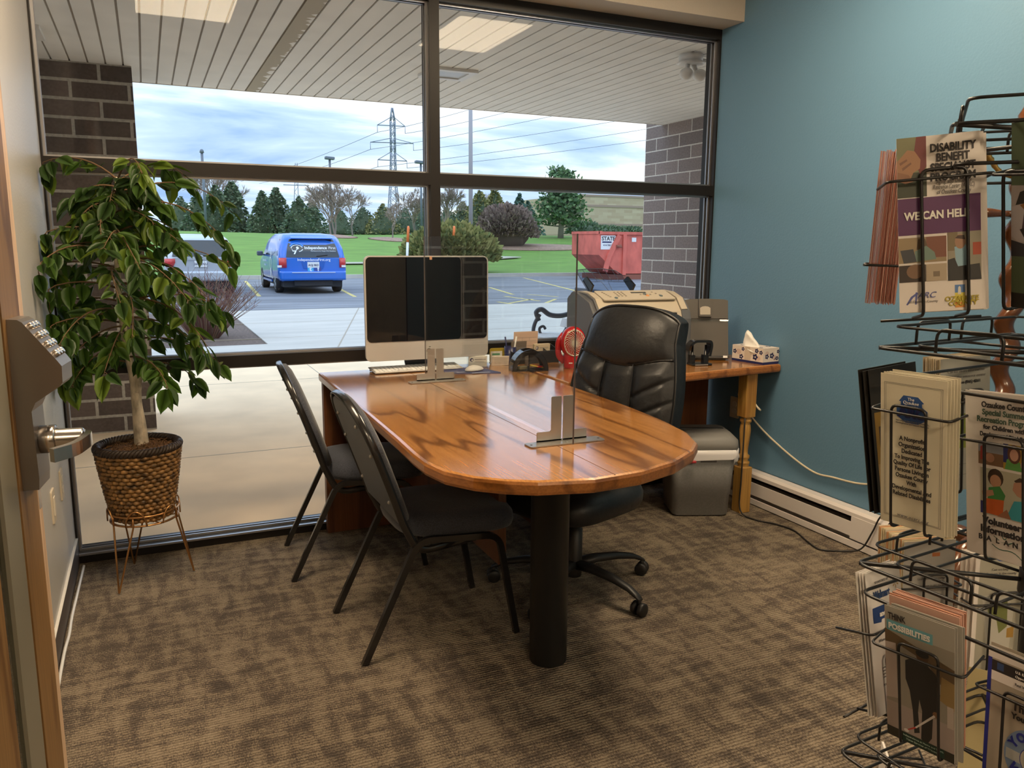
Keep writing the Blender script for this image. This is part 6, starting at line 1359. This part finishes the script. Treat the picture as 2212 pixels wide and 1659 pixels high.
for cx_, col, nm in ((-.085, (.05, .42, .72), 't'), (.135, (.035, .07, .30), 'f')):
    sqo = MB(); sqo.prism(rrect(.17, .17, .03, 3, cx_, .60 + .11), (0, -.040, 0), (1, 0, 0), (0, 0, 1), (0, .006, 0)); so__ = sqo.build('social_badge', M('badge_%s' % nm, col, .4), van)
    text(nm, so__, m_vw, .17, (cx_, -.042, .715), bold=.006)
for s in (-1, 1):
    for y in (.95, 4.02): wheel(van, s * .86, y, .335, s)
    def sp(y, z):       # side glass surface
        t = (z - 1.04) / .62; return Vector((s * (W0 * (.995 - .175 * t) + .004), y, z))
    for nm, pts in (('rear_side_window', ((.34, 1.10), (1.32, 1.10), (1.30, 1.58), (.50, 1.58))), ('sliding_door_window', ((1.38, 1.10), (2.32, 1.10), (2.28, 1.60), (1.37, 1.59))), ('front_side_window', ((2.40, 1.10), (3.45, 1.10), (2.98, 1.58), (2.37, 1.60)))):
        q = MB(); vs = [q.bm.verts.new(sp(*p)) for p in pts]; q.bm.faces.new(vs); q.build(nm, m_vg, van)
    q = MB(); q.box((s * 1.10, 3.25, 1.13), (.19, .09, .15), None, .035); q.tube([(s * .95, 3.25, 1.08), (s * 1.06, 3.25, 1.10)], .025, 8); q.build('wing_mirror', M('grey_mirror_housing', (.08, .10, .13), .3), van)
    q = MB(); q.bb(s * .97, s * 1.0, 1.45, 3.5, .30, .36); q.build('side_sill', m_vblue, van)
# lettering and swirl logo on the driver's side
decal('side_logo', van, [(m_vw, ring_arc(-1.55, .86, .155, .20, 0, 2 * PI - .001, 24, 1.0, 1.0)), (m_vw, [(-1.75, .42), (-1.66, .44), (-1.50, .62), (-1.38, .40), (-1.30, .40), (-1.44, .66), (-1.42, .70), (-1.68, .70)]), (m_vw, [(-1.60, 1.08), (-1.45, 1.20), (-1.30, 1.30), (-1.22, 1.30), (-1.40, 1.14), (-1.52, 1.05)])], (-W0 - .006, 0, 0), (0, -1, 0), (0, 0, 1), (-1, 0, 0), .004)
text('IndependenceFirst', van, m_vw, .12, (-W0 - .010, 3.0, .92), (PI / 2, 0, -PI / 2)); text('800 mobility', van, m_vw, .09, (-W0 - .010, 2.9, .78), (PI / 2, 0, -PI / 2))
# silver crossover
m_sil = M('silver_paint', (.44, .48, .55), .28, .35, coat=.6)
suv = thing('crossover_car', 'silver crossover car seen from behind through the ficus leaves', 'car', (1.36, 19.95, -.12), 0)
W0 = .95
car_body(suv, [vs_(-.02, 1.06, 1.0, .93, .42, .9), vs_(.06, 1.22, 1.02, .97, .40, .9), vs_(.24, 1.50, 1.05, .99, .40, .83), vs_(.55, 1.66, 1.06, 1, .38, .80), vs_(1.5, 1.70, 1.06, 1, .36, .80), vs_(2.6, 1.66, 1.06, 1, .36, .80), vs_(3.2, 1.34, 1.05, .99, .36, .82), vs_(3.6, 1.08, 1.0, .98, .38, .9), vs_(4.6, .92, .86, .93, .40, .92), vs_(4.8, .72, .66, .84, .42, .94)], m_sil)
def rq(x, z): return Vector((x, (-.02 + .5 * (z - 1.06) if z > 1.06 else -.02) - .02, z))
q = MB(); q.loft([[rq(x * f, z) for x in (-.70, -.35, 0, .35, .70)] for f, z in ((1.02, 1.08), (.97, 1.22), (.90, 1.40), (.84, 1.52))], closed=False, caps=False); rw = q.build('rear_window', m_vg, suv)
q = MB(); q.tube([rq(.0, 1.10) + Vector((0, -.015, 0)), rq(.38, 1.12) + Vector((0, -.015, 0))], .013, 6); q.build('wiper', m_plast, rw)
for s in (-1, 1):
    q = MB(); q.loft([[(s * (W0 * .95 - a), -.04 + b_, z) for a, b_ in ((.26 if z > .9 else .2, 0), (.03, .0), (-.02, .12), (.0, .24))] for z in (.80, .92, 1.02)]); q.build('tail_light', m_tail, suv)
    q = MB(); q.bb(s * W0 * .95 - .19, s * W0 * .95 - .03, -.05, -.03, .93, .99); q.build('turn_lamp', m_amb, suv)
    for y in (.95, 3.75): wheel(suv, s * .80, y, .36, s)
    q = MB(); q.tube(rnd([(s * .62, .75, 1.68), (s * .62, .80, 1.75), (s * .62, 2.2, 1.76), (s * .62, 2.3, 1.70)], .05, 4), .018, 6); q.build('roof_rail', m_plast, suv)
    q = MB(); q.lathe([(.045, -.095), (.045, -.085)], (s * .78, 0, .56), 14, 'y'); q.build('reflector', m_tail, suv)
q = MB(); q.loft([[(x, y, z) for x, y in rrect(1.84, .34, .12, 4, 0, .08)] for z in (.42, .48, .62, .68)]); q.build('rear_bumper', m_sil, suv)
q = MB(); q.bb(-.78, .78, .05, 4.2, .22, .44); q.build('underside', m_under, suv)
q = MB(); q.bb(-.16, .16, -.052, -.035, .80, .965); pl_ = q.build('license_plate', m_plate, suv); text('261-ZNU', pl_, m_navy, .085, (0, -.054, .875), bold=.002)
m_chr = M('chrome_badge', (.62, .64, .68), .15, 1.0)
for rx_, rz_, dz in ((.085, .055, 0), (.030, .052, .002), (.058, .018, .022)):
    q = MB(); q.tube([(rx_ * math.cos(a), -.048, 1.055 + dz + rz_ * math.sin(a)) for a in [2 * PI * i / 28 for i in range(28)]], .007, 6, True); q.build('badge', m_chr, suv)
q = MB(); q.bb(-.42, .42, -.046, -.03, .985, 1.005); q.build('handle_strip', m_sil, suv)
# red roll-off dumpster
m_dred = M('faded_red_paint', (.60, .135, .10), .7, noise=(2.5, .22, (1, 1, .6))); m_rust = M('rusty_red', (.26, .09, .06), .85)
dp = thing('dumpster', 'faded red roll-off dumpster at the edge of the right brick pier', 'dumpster', (0, 0, 0))
DY = 26.0; pA = at(1295, 500, DY); pB = at(1392, 500, DY)
x0, x1 = pA.x, pA.x + 3.6; zt_ = pA.z; zb = -.12
q = MB(); q.prism([(x0, zt_), (x1, zt_), (x1, zb + .25), (x0 + .95, zb + .25), (x0 + .0, zb + 1.05)], (0, DY, 0), (1, 0, 0), (0, 0, 1), (0, 2.4, 0)); db = q.build('skip_body', m_dred, dp)
q = MB(); q.bb(x0 - .03, x1, DY - .06, DY, zt_ - .12, zt_); q.bb(x0 - .03, x0 + .1, DY - .06, DY + 2.4, zt_ - .1, zt_ + .02); q.build('top_rail', m_dred, dp)
q = MB(); q.flatbar([(x0 + .95, DY - .05, zt_ - .15), (x0 + .45, DY - .05, zb + .95), (x0 + .30, DY - .05, zb + .35)], (0, 1, 0), .10, .20); q.bb(x0 + 1.15, x0 + 1.32, DY - .08, DY, zb + .2, zt_ - .12); q.bb(x0 + 2.4, x0 + 2.55, DY - .08, DY, zb + .2, zt_ - .12); q.build('stiffener', m_dred, dp)
q = MB(); q.bb(x0 + .5, x1, DY - .04, DY + 2.3, zb, zb + .22); q.build('skid_rail', m_rust, dp)
q = MB(); q.tube([(x0 + .98, DY - .08, zt_ - .55), (x0 + 1.02, DY - .12, zt_ - .62), (x0 + .78, DY - .12, zt_ - .60)], .06, 8); q.build('hook', m_rust, dp)
q = MB(); q.bb(x0 + .08, x0 + .80, DY - .012, DY, zt_ - .75, zt_ - .16); sgn = q.build('sign_panel', m_plate, dp)
text('STATE', sgn, m_ink, .23, (x0 + .44, DY - .016, zt_ - .30), bold=.006); text('414-760-13', sgn, m_navy, .105, (x0 + .44, DY - .016, zt_ - .57), bold=.002)
decal('sign_band', sgn, [(m_navy, R4(x0 + .14, zt_ - .47, x0 + .60, zt_ - .41))], (0, DY - .012, 0), (1, 0, 0), (0, 0, 1), (0, -1, 0), .003)
q = MB(); q.bb(x0 + 1.62, x0 + 1.84, DY - .01, DY, zt_ - .42, zt_ - .24); q.build('sticker', m_plate, dp)
# flexible driveway markers
for i, (px, pt, pb, lb) in enumerate(((882, 488, 560, 'orange topped white delineator post above the monitor, left of the mullion'), (981, 488, 560, 'orange topped white delineator post just right of the mullion'))):
    Y = 30.6; T_, B_ = at(px, pt, Y), at(px - 4, pb, Y); o = thing('marker_post', lb, 'post', (B_.x, Y, .04)); h_ = T_.z - .04
    q = MB(); q.tube([(0, 0, 0), ((T_.x - B_.x) * .6, 0, h_ * .66)], .055, 10); q.build('white_tube', m_plate, o)
    q = MB(); q.tube([((T_.x - B_.x) * .6, 0, h_ * .66), (T_.x - B_.x, 0, h_ * .96), (T_.x - B_.x, 0, h_)], [.058, .058, .03], 10); q.build('orange_top', M('orange_plastic', (.80, .20, .05), .5), o)
# ================================================================== OUTSIDE, FAR
def needles(name, cs): return [M('%s_%d' % (name, i), c, .9, spec=.1) for i, c in enumerate(cs)]
G_ARB = needles('arborvitae', ((.115, .170, .105), (.15, .21, .12), (.085, .13, .085)))
G_YEL = needles('golden_conifer', ((.24, .235, .095), (.29, .26, .11), (.17, .19, .08)))
G_SPR = needles('blue_spruce', ((.075, .14, .115), (.095, .165, .13)))
G_PIN = needles('pine', ((.10, .175, .085), (.15, .23, .11), (.075, .135, .07)))
G_JUN = needles('juniper', ((.27, .28, .10), (.33, .31, .12), (.17, .20, .08)))
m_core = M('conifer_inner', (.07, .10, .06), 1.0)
m_btrunk = M('grey_bark', (.22, .19, .17), .9); m_btwig = M('bare_twig', (.30, .24, .20), .9)
def blades(q, p, d, s, rg_):
    """a small drooping spray of foliage"""
    a = d.orthogonal().normalized(); a.rotate(__import__('mathutils').Quaternion(d, rg_.uniform(0, 6.28))); e_ = d * s; w_ = a * s * .38
    vs = [q.bm.verts.new(v) for v in (p, p + e_ * .45 + w_, p + e_, p + e_ * .45 - w_)]; q.bm.faces.new(vs).material_index = q.mi
def conifer(name, label, c, h, r, mats, n, seed, power=.85, droop=.2, base=.04, group='trees beyond the lawn'):
    rg_ = random.Random(seed); o = thing(name, label, 'tree', c, 0, group); q = MB(); q.lathe([(r * .10, 0), (r * .06, h * .5), (.01, h * .9)], (0, 0, 0), 8); q.build('trunk', m_btrunk, o)
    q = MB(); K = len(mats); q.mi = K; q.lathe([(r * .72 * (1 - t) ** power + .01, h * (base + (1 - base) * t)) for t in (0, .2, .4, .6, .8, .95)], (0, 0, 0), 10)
    for i in range(n):
        t = 1 - rg_.random() ** .55; t = rg_.random() if rg_.random() < .4 else t; a = rg_.uniform(0, 6.28); rr = r * max(.02, (1 - t)) ** power * (1 + .14 * math.sin(3 * a + 9 * t + seed) + rg_.uniform(-.18, .12))
        p = Vector((rr * math.cos(a), rr * math.sin(a), h * (base + (1 - base) * t))); d = Vector((math.cos(a), math.sin(a), rg_.uniform(-.5, .7) - droop)).normalized(); q.mi = rg_.randrange(K); blades(q, p - d * .1, d, h * rg_.uniform(.05, .095), rg_)
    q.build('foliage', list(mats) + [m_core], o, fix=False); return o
def bush(name, label, c, rx, ry, h, mats, n, seed, sz=.16, up=.3, group=None, core=None):
    rg_ = random.Random(seed); o = thing(name, label, 'shrub', c, 0, group); q = MB(); K = len(mats); q.mi = K; q.sphere((0, 0, h * .42), 1, 16, (rx * .86, ry * .86, h * .50))
    for i in range(n):
        a, b_ = rg_.uniform(0, 6.28), math.asin(rg_.uniform(-.25, 1)); k = 1 + .10 * math.sin(4 * a + 3 * b_ + seed) + rg_.uniform(-.10, .06)
        v = Vector((math.cos(a) * math.cos(b_), math.sin(a) * math.cos(b_), math.sin(b_))); p = Vector((v.x * rx * k, v.y * ry * k, max(.03, h * .42 + v.z * h * .56 * k))); q.mi = rg_.randrange(K)
        blades(q, p, (v + Vector((rg_.uniform(-.4, .4), rg_.uniform(-.4, .4), up))).normalized(), sz * rg_.uniform(.7, 1.4), rg_)
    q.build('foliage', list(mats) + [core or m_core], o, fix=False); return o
def bare_tree(label, c, h, seed, spread=.55, trunks=1, low=.22, levels=5, mat=None, group='trees beyond the lawn'):
    rg_ = random.Random(seed); o = thing('bare_tree', label, 'tree', c, 0, group); T_, B_ = MB(), MB()
    def grow(p, d, ln_, r, lv, q):
        p2 = p + d * ln_ * .5 + Vector((rg_.uniform(-1, 1), rg_.uniform(-1, 1), 0)) * ln_ * .05; p3 = p + d * ln_
        q.tube([p, p2, p3], [r, r * .85, r * .68], 5 if lv > 2 else 3, caps=False)
        if lv == 0: return
        for i in range(rg_.choice((3, 3, 4)) + (lv == 1)):
            a = rg_.uniform(0, 6.28); t_ = rg_.uniform(.35, .95) * spread * 2.0; s = d.orthogonal().normalized(); s.rotate(__import__('mathutils').Quaternion(d, a))
            nd = (d + s * t_ + Vector((0, 0, .22))).normalized(); st_ = p.lerp(p3, rg_.uniform(.55, 1.0)) if i else p3
            grow(st_, nd, ln_ * rg_.uniform(.62, .82), max(.016, r * rg_.uniform(.50, .64)), lv - 1, B_)
    for k in range(trunks):
        lean = Vector((rg_.uniform(-.28, .28), rg_.uniform(-.2, .2), 1)).normalized() if trunks > 1 else Vector((rg_.uniform(-.05, .05), 0, 1)).normalized()
        grow(Vector((rg_.uniform(-.2, .2) * (trunks > 1), 0, 0)), lean, h * low * 1.25, h * .018, levels, T_)
    T_.build('trunk', m_btrunk, o); B_.build('branches', mat or m_btwig, o); return o
def gp(px, py, Y):
    p = at(px, py, Y); return Vector((p.x, Y, lawn(p.x, Y) - .05))
def hz_(px, py, Y, g_): return at(px, py, Y).z - g_.z
kinds = [('tall grey green arborvitae, %s', G_ARB), ('golden green conifer, %s', G_YEL), ('blue green spruce, %s', G_SPR)]
for i, (px, top, Y, rpx, kd, where, n) in enumerate((
    (430, 415, 66, 30, 0, 'hidden behind the right side of the ficus', 700), (470, 400, 64, 34, 0, 'first clear of the ficus leaves', 1100), (505, 393, 66, 36, 0, 'tallest of the left group', 1300), (570, 412, 63, 27, 0, 'slim, left of the paired tops behind the blue van', 1200), (600, 406, 64, 30, 0, 'straight above the roof of the blue van', 1200), (648, 424, 62, 30, 0, 'right of the blue van roof', 1000), (676, 432, 65, 28, 0, 'under the bare multi-trunk tree', 800),
    (735, 452, 67, 32, 0, 'low, between the two bare trees on the lawn', 700), (785, 446, 68, 34, 0, 'low, behind the narrow bare tree', 700), (828, 440, 66, 32, 1, 'brownish, left of the pruned tree', 700), (876, 448, 68, 34, 0, 'low, left of the mullion', 700), (912, 440, 69, 32, 1, 'partly behind the mullion', 600),
    (965, 448, 66, 32, 0, 'just right of the mullion', 700), (1000, 436, 67, 30, 1, 'left of the tall light pole', 900), (1036, 412, 64, 30, 1, 'between the light pole and the round hedge', 1100), (1068, 408, 65, 30, 1, 'above the left side of the round hedge', 1100), (1121, 418, 68, 22, 2, 'slim, above the round hedge', 800), (1140, 434, 66, 24, 2, 'left of the big pine', 700), (395, 425, 68, 34, 0, 'deep behind the ficus', 500))):
    g_ = gp(px, 508, Y); sc_ = (at(px + 10, 500, Y) - at(px, 500, Y)).length / 10
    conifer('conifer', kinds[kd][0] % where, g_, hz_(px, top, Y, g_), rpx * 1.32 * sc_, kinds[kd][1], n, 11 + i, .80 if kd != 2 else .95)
for i, (px, top, Y, tr, lb, sd, sp) in enumerate(((720, 372, 56, 3, 'bare multi-trunk tree behind the blue van', 5, .50), (762, 380, 57, 1, 'bare slender tree right of the multi-trunk one', 8, .45), (848, 415, 52, 1, 'bare pruned tree standing in the mulch ring on the lawn', 12, .75), (898, 392, 64, 2, 'bare tree left of the mullion', 21, .5), (962, 388, 60, 2, 'pale bare tree right of the mullion', 24, .45), (1052, 390, 70, 1, 'bare tree behind the golden conifers', 29, .5), (1100, 428, 72, 1, 'small pinkish bare tree above the round hedge', 33, .5), (448, 330, 70, 2, 'tall pale bare tree behind the ficus tips', 40, .45), (528, 376, 74, 1, 'bare tree top showing behind the arborvitae', 44, .5))):
    g_ = gp(px, 508, Y); bare_tree(lb, g_, hz_(px, top, Y, g_), sd, sp, tr, .24, 5)
g_ = gp(1095, 508, 47); sc_ = (at(1096, 500, 47) - at(1095, 500, 47)).length
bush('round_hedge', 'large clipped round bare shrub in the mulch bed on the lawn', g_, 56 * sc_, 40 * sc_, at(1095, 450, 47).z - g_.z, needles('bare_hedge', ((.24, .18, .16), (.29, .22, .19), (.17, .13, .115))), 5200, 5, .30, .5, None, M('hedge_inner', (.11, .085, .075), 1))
g_ = Vector((at(975, 540, 31.6).x, 31.6, .05)); sc_ = (at(976, 540, 31.6) - at(975, 540, 31.6)).length
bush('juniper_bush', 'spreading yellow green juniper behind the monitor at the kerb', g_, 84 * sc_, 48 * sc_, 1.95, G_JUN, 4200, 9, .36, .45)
for i, (px, Y, r_, h_, lb) in enumerate(((1262, 60, 1.5, 1.2, 'low dark shrub below the right side of the pine'), (1305, 74, 2.4, 1.1, 'low green shrub at the foot of the beige building'), (1345, 74, 2.2, 1.0, 'low green shrub behind the dumpster'))):
    bush('low_shrub', lb, gp(px, 505, Y), r_, r_, h_, G_ARB, 500, 50 + i, .3)
# big open pine
g_ = gp(1211, 508, 54); H_ = at(1211, 372, 54).z - g_.z; rg_ = random.Random(77); pn_ = thing('pine_tree', 'big open pine tree left of the beige building', 'tree', g_)
q = MB(); q.tube([(0, 0, 0), (.1, 0, H_ * .5), (0, 0, H_ * .97)], [.26, .17, .04], 8); bq = MB(); nq = MB()
for k in range(52):
    t = .17 + .81 * k / 51; a = k * 2.4; L_ = 2.25 * (1 - t) ** .6 * rg_.uniform(.75, 1.15) + .22; d = Vector((math.cos(a), math.sin(a), .12)); b0 = Vector((0, 0, H_ * t)); e0 = b0 + d * L_; bq.tube([b0, b0.lerp(e0, .5) - Vector((0, 0, .05)), e0 + Vector((0, 0, .15))], [.06, .04, .02], 5)
    for j in range(70):
        u = rg_.uniform(.25, 1.05); p = b0.lerp(e0, u) + Vector((rg_.uniform(-.5, .5), rg_.uniform(-.5, .5), rg_.uniform(-.12, .40))) * (.45 + .55 * u); nq.mi = rg_.randrange(3); blades(nq, p, Vector((rg_.uniform(-1, 1), rg_.uniform(-1, 1), rg_.uniform(-.1, 1))).normalized(), rg_.uniform(.22, .42), rg_)
q.build('trunk', m_btrunk, pn_); bq.build('branches', m_btrunk, pn_); nq.build('foliage', G_PIN, pn_, fix=False)
# beige building
bg0, bg1 = at(1256, 420, 82), at(1392, 420, 82); x0, x1, zt_ = bg0.x, bg1.x + 22, bg0.z + .05
bb_ = thing('building', 'long low beige brick building behind the pine and dumpster', 'building', (0, 0, 0))
q = MB(); q.bb(x0, x1, 82, 100, 0, zt_); q.build('wall', bricks('beige_building_brick', (.50, .42, .30), (.42, .33, .23), (.50, .43, .33), 'x', 1.2, .35), bb_)
m_band = M('brown_band', (.30, .22, .18), .8)
for f0, f1 in ((.965, 1.0), (.80, .835), (.50, .535), (.20, .235)):
    q = MB(); q.bb(x0 - .05, x1, 81.93, 82, zt_ * f0, zt_ * f1); q.build('brick_band', m_band, bb_)
q = MB(); q.bb(x0 + 1.0, x0 + 2.1, 81.95, 82, 1.5, 3.9); q.build('door', M('pale_door', (.5, .52, .55), .5), bb_)
# lattice transmission tower and wires
m_tow = M('galvanised_steel', (.22, .26, .32), .6, .2)
Y = 300.0
def tp(px, py): return at(px, py, Y)
tw = thing('transmission_tower', 'tall lattice power line tower behind the trees, left of the mullion', 'tower', (tp(849, 500).x, Y, 3.1)); TO = tw.location.copy()
def seg(q, a, b_, r): q.tube([Vector(a) - TO, Vector(b_) - TO], r, 4)
q = MB(); cz = [(847, 233, 2.5), (848, 262, 9), (849, 330, 9), (849.5, 392, 12), (850, 514.6, 26)]
cor = []
for px, py, wpx in cz:
    hw = wpx * .09; c = tp(px, py); cor.append([c + Vector((sx__ * hw, sy__ * hw, 0)) for sx__, sy__ in ((-1, -1), (1, -1), (1, 1), (-1, 1))])
for A_, B_ in zip(cor, cor[1:]):
    for j in range(4): seg(q, A_[j], B_[j], .17)
    nb_ = max(2, int((A_[0] - B_[0]).length / 2.4))
    for k in range(nb_):
        for j in range(4):
            a0 = A_[j].lerp(B_[j], k / nb_); a1 = A_[(j + 1) % 4].lerp(B_[(j + 1) % 4], (k + 1) / nb_); b0 = A_[(j + 1) % 4].lerp(B_[(j + 1) % 4], k / nb_); b1 = A_[j].lerp(B_[j], (k + 1) / nb_); seg(q, a0, a1, .085); seg(q, b0, b1, .085)
q.build('lattice_mast', m_tow, tw)
arms = []
for py, l_, r_, dy in ((271, 815, 875, 17), (308, 800, 893, 9), (346, 816, 879, 17)):
    q = MB(); A_, B_ = tp(l_, py - 1), tp(r_, py + 2); seg(q, A_, B_, .17); mid = tp(848, py - dy)
    seg(q, A_, mid + Vector((-.8, 0, 0)), .12); seg(q, B_, mid + Vector((.8, 0, 0)), .12)
    for E_ in (A_, B_): seg(q, E_, E_ + Vector((0, 0, -2.6)), .10)
    arms.append((A_ + Vector((0, 0, -2.6)), B_ + Vector((0, 0, -2.6)))); q.build('cross_arm', m_tow, tw)
t2 = thing('transmission_tower', 'second, more distant lattice tower above the blue van', 'tower', (at(640, 500, 520).x, 520, 3.1)); TO = t2.location.copy(); q = MB()
def tp2(px, py): return at(px, py, 520)
for s in (-1, 1): seg(q, tp2(640 + s * 2, 352), tp2(640 + s * 7, 512.4), .22)
for k in range(12):
    s = 1 if k % 2 else -1; seg(q, tp2(640 - s * (2 + k * .4), 355 + k * 12), tp2(640 + s * (2.4 + k * .4), 367 + k * 12), .12)
seg(q, tp2(612, 399), tp2(668, 401), .25); seg(q, tp2(622, 376), tp2(658, 377), .22); q.build('lattice_mast', m_tow, t2)
m_cab = M('power_cable', (.16, .19, .24), .6)
def sag(a, b_, s, n=14): return [a.lerp(b_, i / n) - Vector((0, 0, s * 4 * (i / n) * (1 - i / n))) for i in range(n + 1)]
ends = [((arms[0][0]), (1120, 205)), (arms[0][1], (1200, 215)), (arms[1][0], (1300, 228)), (arms[1][1], (1480, 236)), (arms[2][0], (1500, 262)), (arms[2][1], (1500, 288))]
wl_ = ['highest', 'second highest', 'third', 'fourth', 'fifth', 'lowest']
for (a, (px, py)), lb in zip(ends, wl_):
    q = MB(); b_ = at(px, py, 150); q.tube(sag(a, b_, .6), [.085 - .045 * i / 14 for i in range(15)], 4); tag(q.build('power_line', m_cab), '%s of the power lines running right from the tower across the sky' % lb, 'power line', 'power lines')
for (a, (px, py)), lb in zip(((arms[0][0], (520, 392)), (arms[1][0], (560, 396)), (arms[2][0], (640, 398))), ('highest', 'middle', 'lowest')):
    q = MB(); b_ = at(px, py, 520); q.tube(sag(a, b_, 1.5), .09, 4); tag(q.build('power_line', m_cab), '%s of the power lines running down left from the tower' % lb, 'power line', 'power lines')
# lamp posts
m_pole = M('grey_lamp_post', (.33, .32, .34), .6); m_pole2 = M('slate_lamp_post', (.14, .17, .22), .6)
bp_ = at(1017, 540, 32); o = thing('light_pole', 'tall plain grey light pole right of the mullion, its top hidden by the canopy', 'light pole', (bp_.x, 32, .1))
q = MB(); q.lathe([(.105, 0), (.085, 10.2)], (0, 0, 0), 14); q.lathe([(.22, 0), (.22, .5), (.12, .55)], (0, 0, 0), 16); q.build('pole', m_pole, o); q = MB(); q.bb(-.5, .5, -.18, .18, 10.1, 10.3); q.build('lamp_head', m_pole2, o)
for px, top, Y, lb, hw in ((712, 343, 62, 'lamp post with a flat double head above the bare trees', 10), (909, 352, 60, 'lamp post with a flat head just left of the mullion', 12), (436, 330, 58, 'lamp post with a small round cap above the ficus leaves', 5)):
    T_ = at(px, top, Y); gz_ = lawn(T_.x, Y); o = thing('lamp_post', lb, 'lamp post', (T_.x, Y, gz_)); sc_ = (at(px + 10, top, Y) - T_).length / 10; hh = T_.z - gz_
    q = MB(); q.tube([(0, 0, 0), (0, 0, hh)], .09, 8); q.build('pole', m_pole2, o); q = MB()
    if hw > 5: q.box((0, 0, hh + .05), (hw * 2 * sc_, .5, .22), (0, .05, 0), .05)
    else: q.lathe([(hw * sc_, 0), (hw * sc_ * .8, .18), (.05, .25)], (0, 0, hh), 14)
    q.build('lamp_head', m_pole2, o)
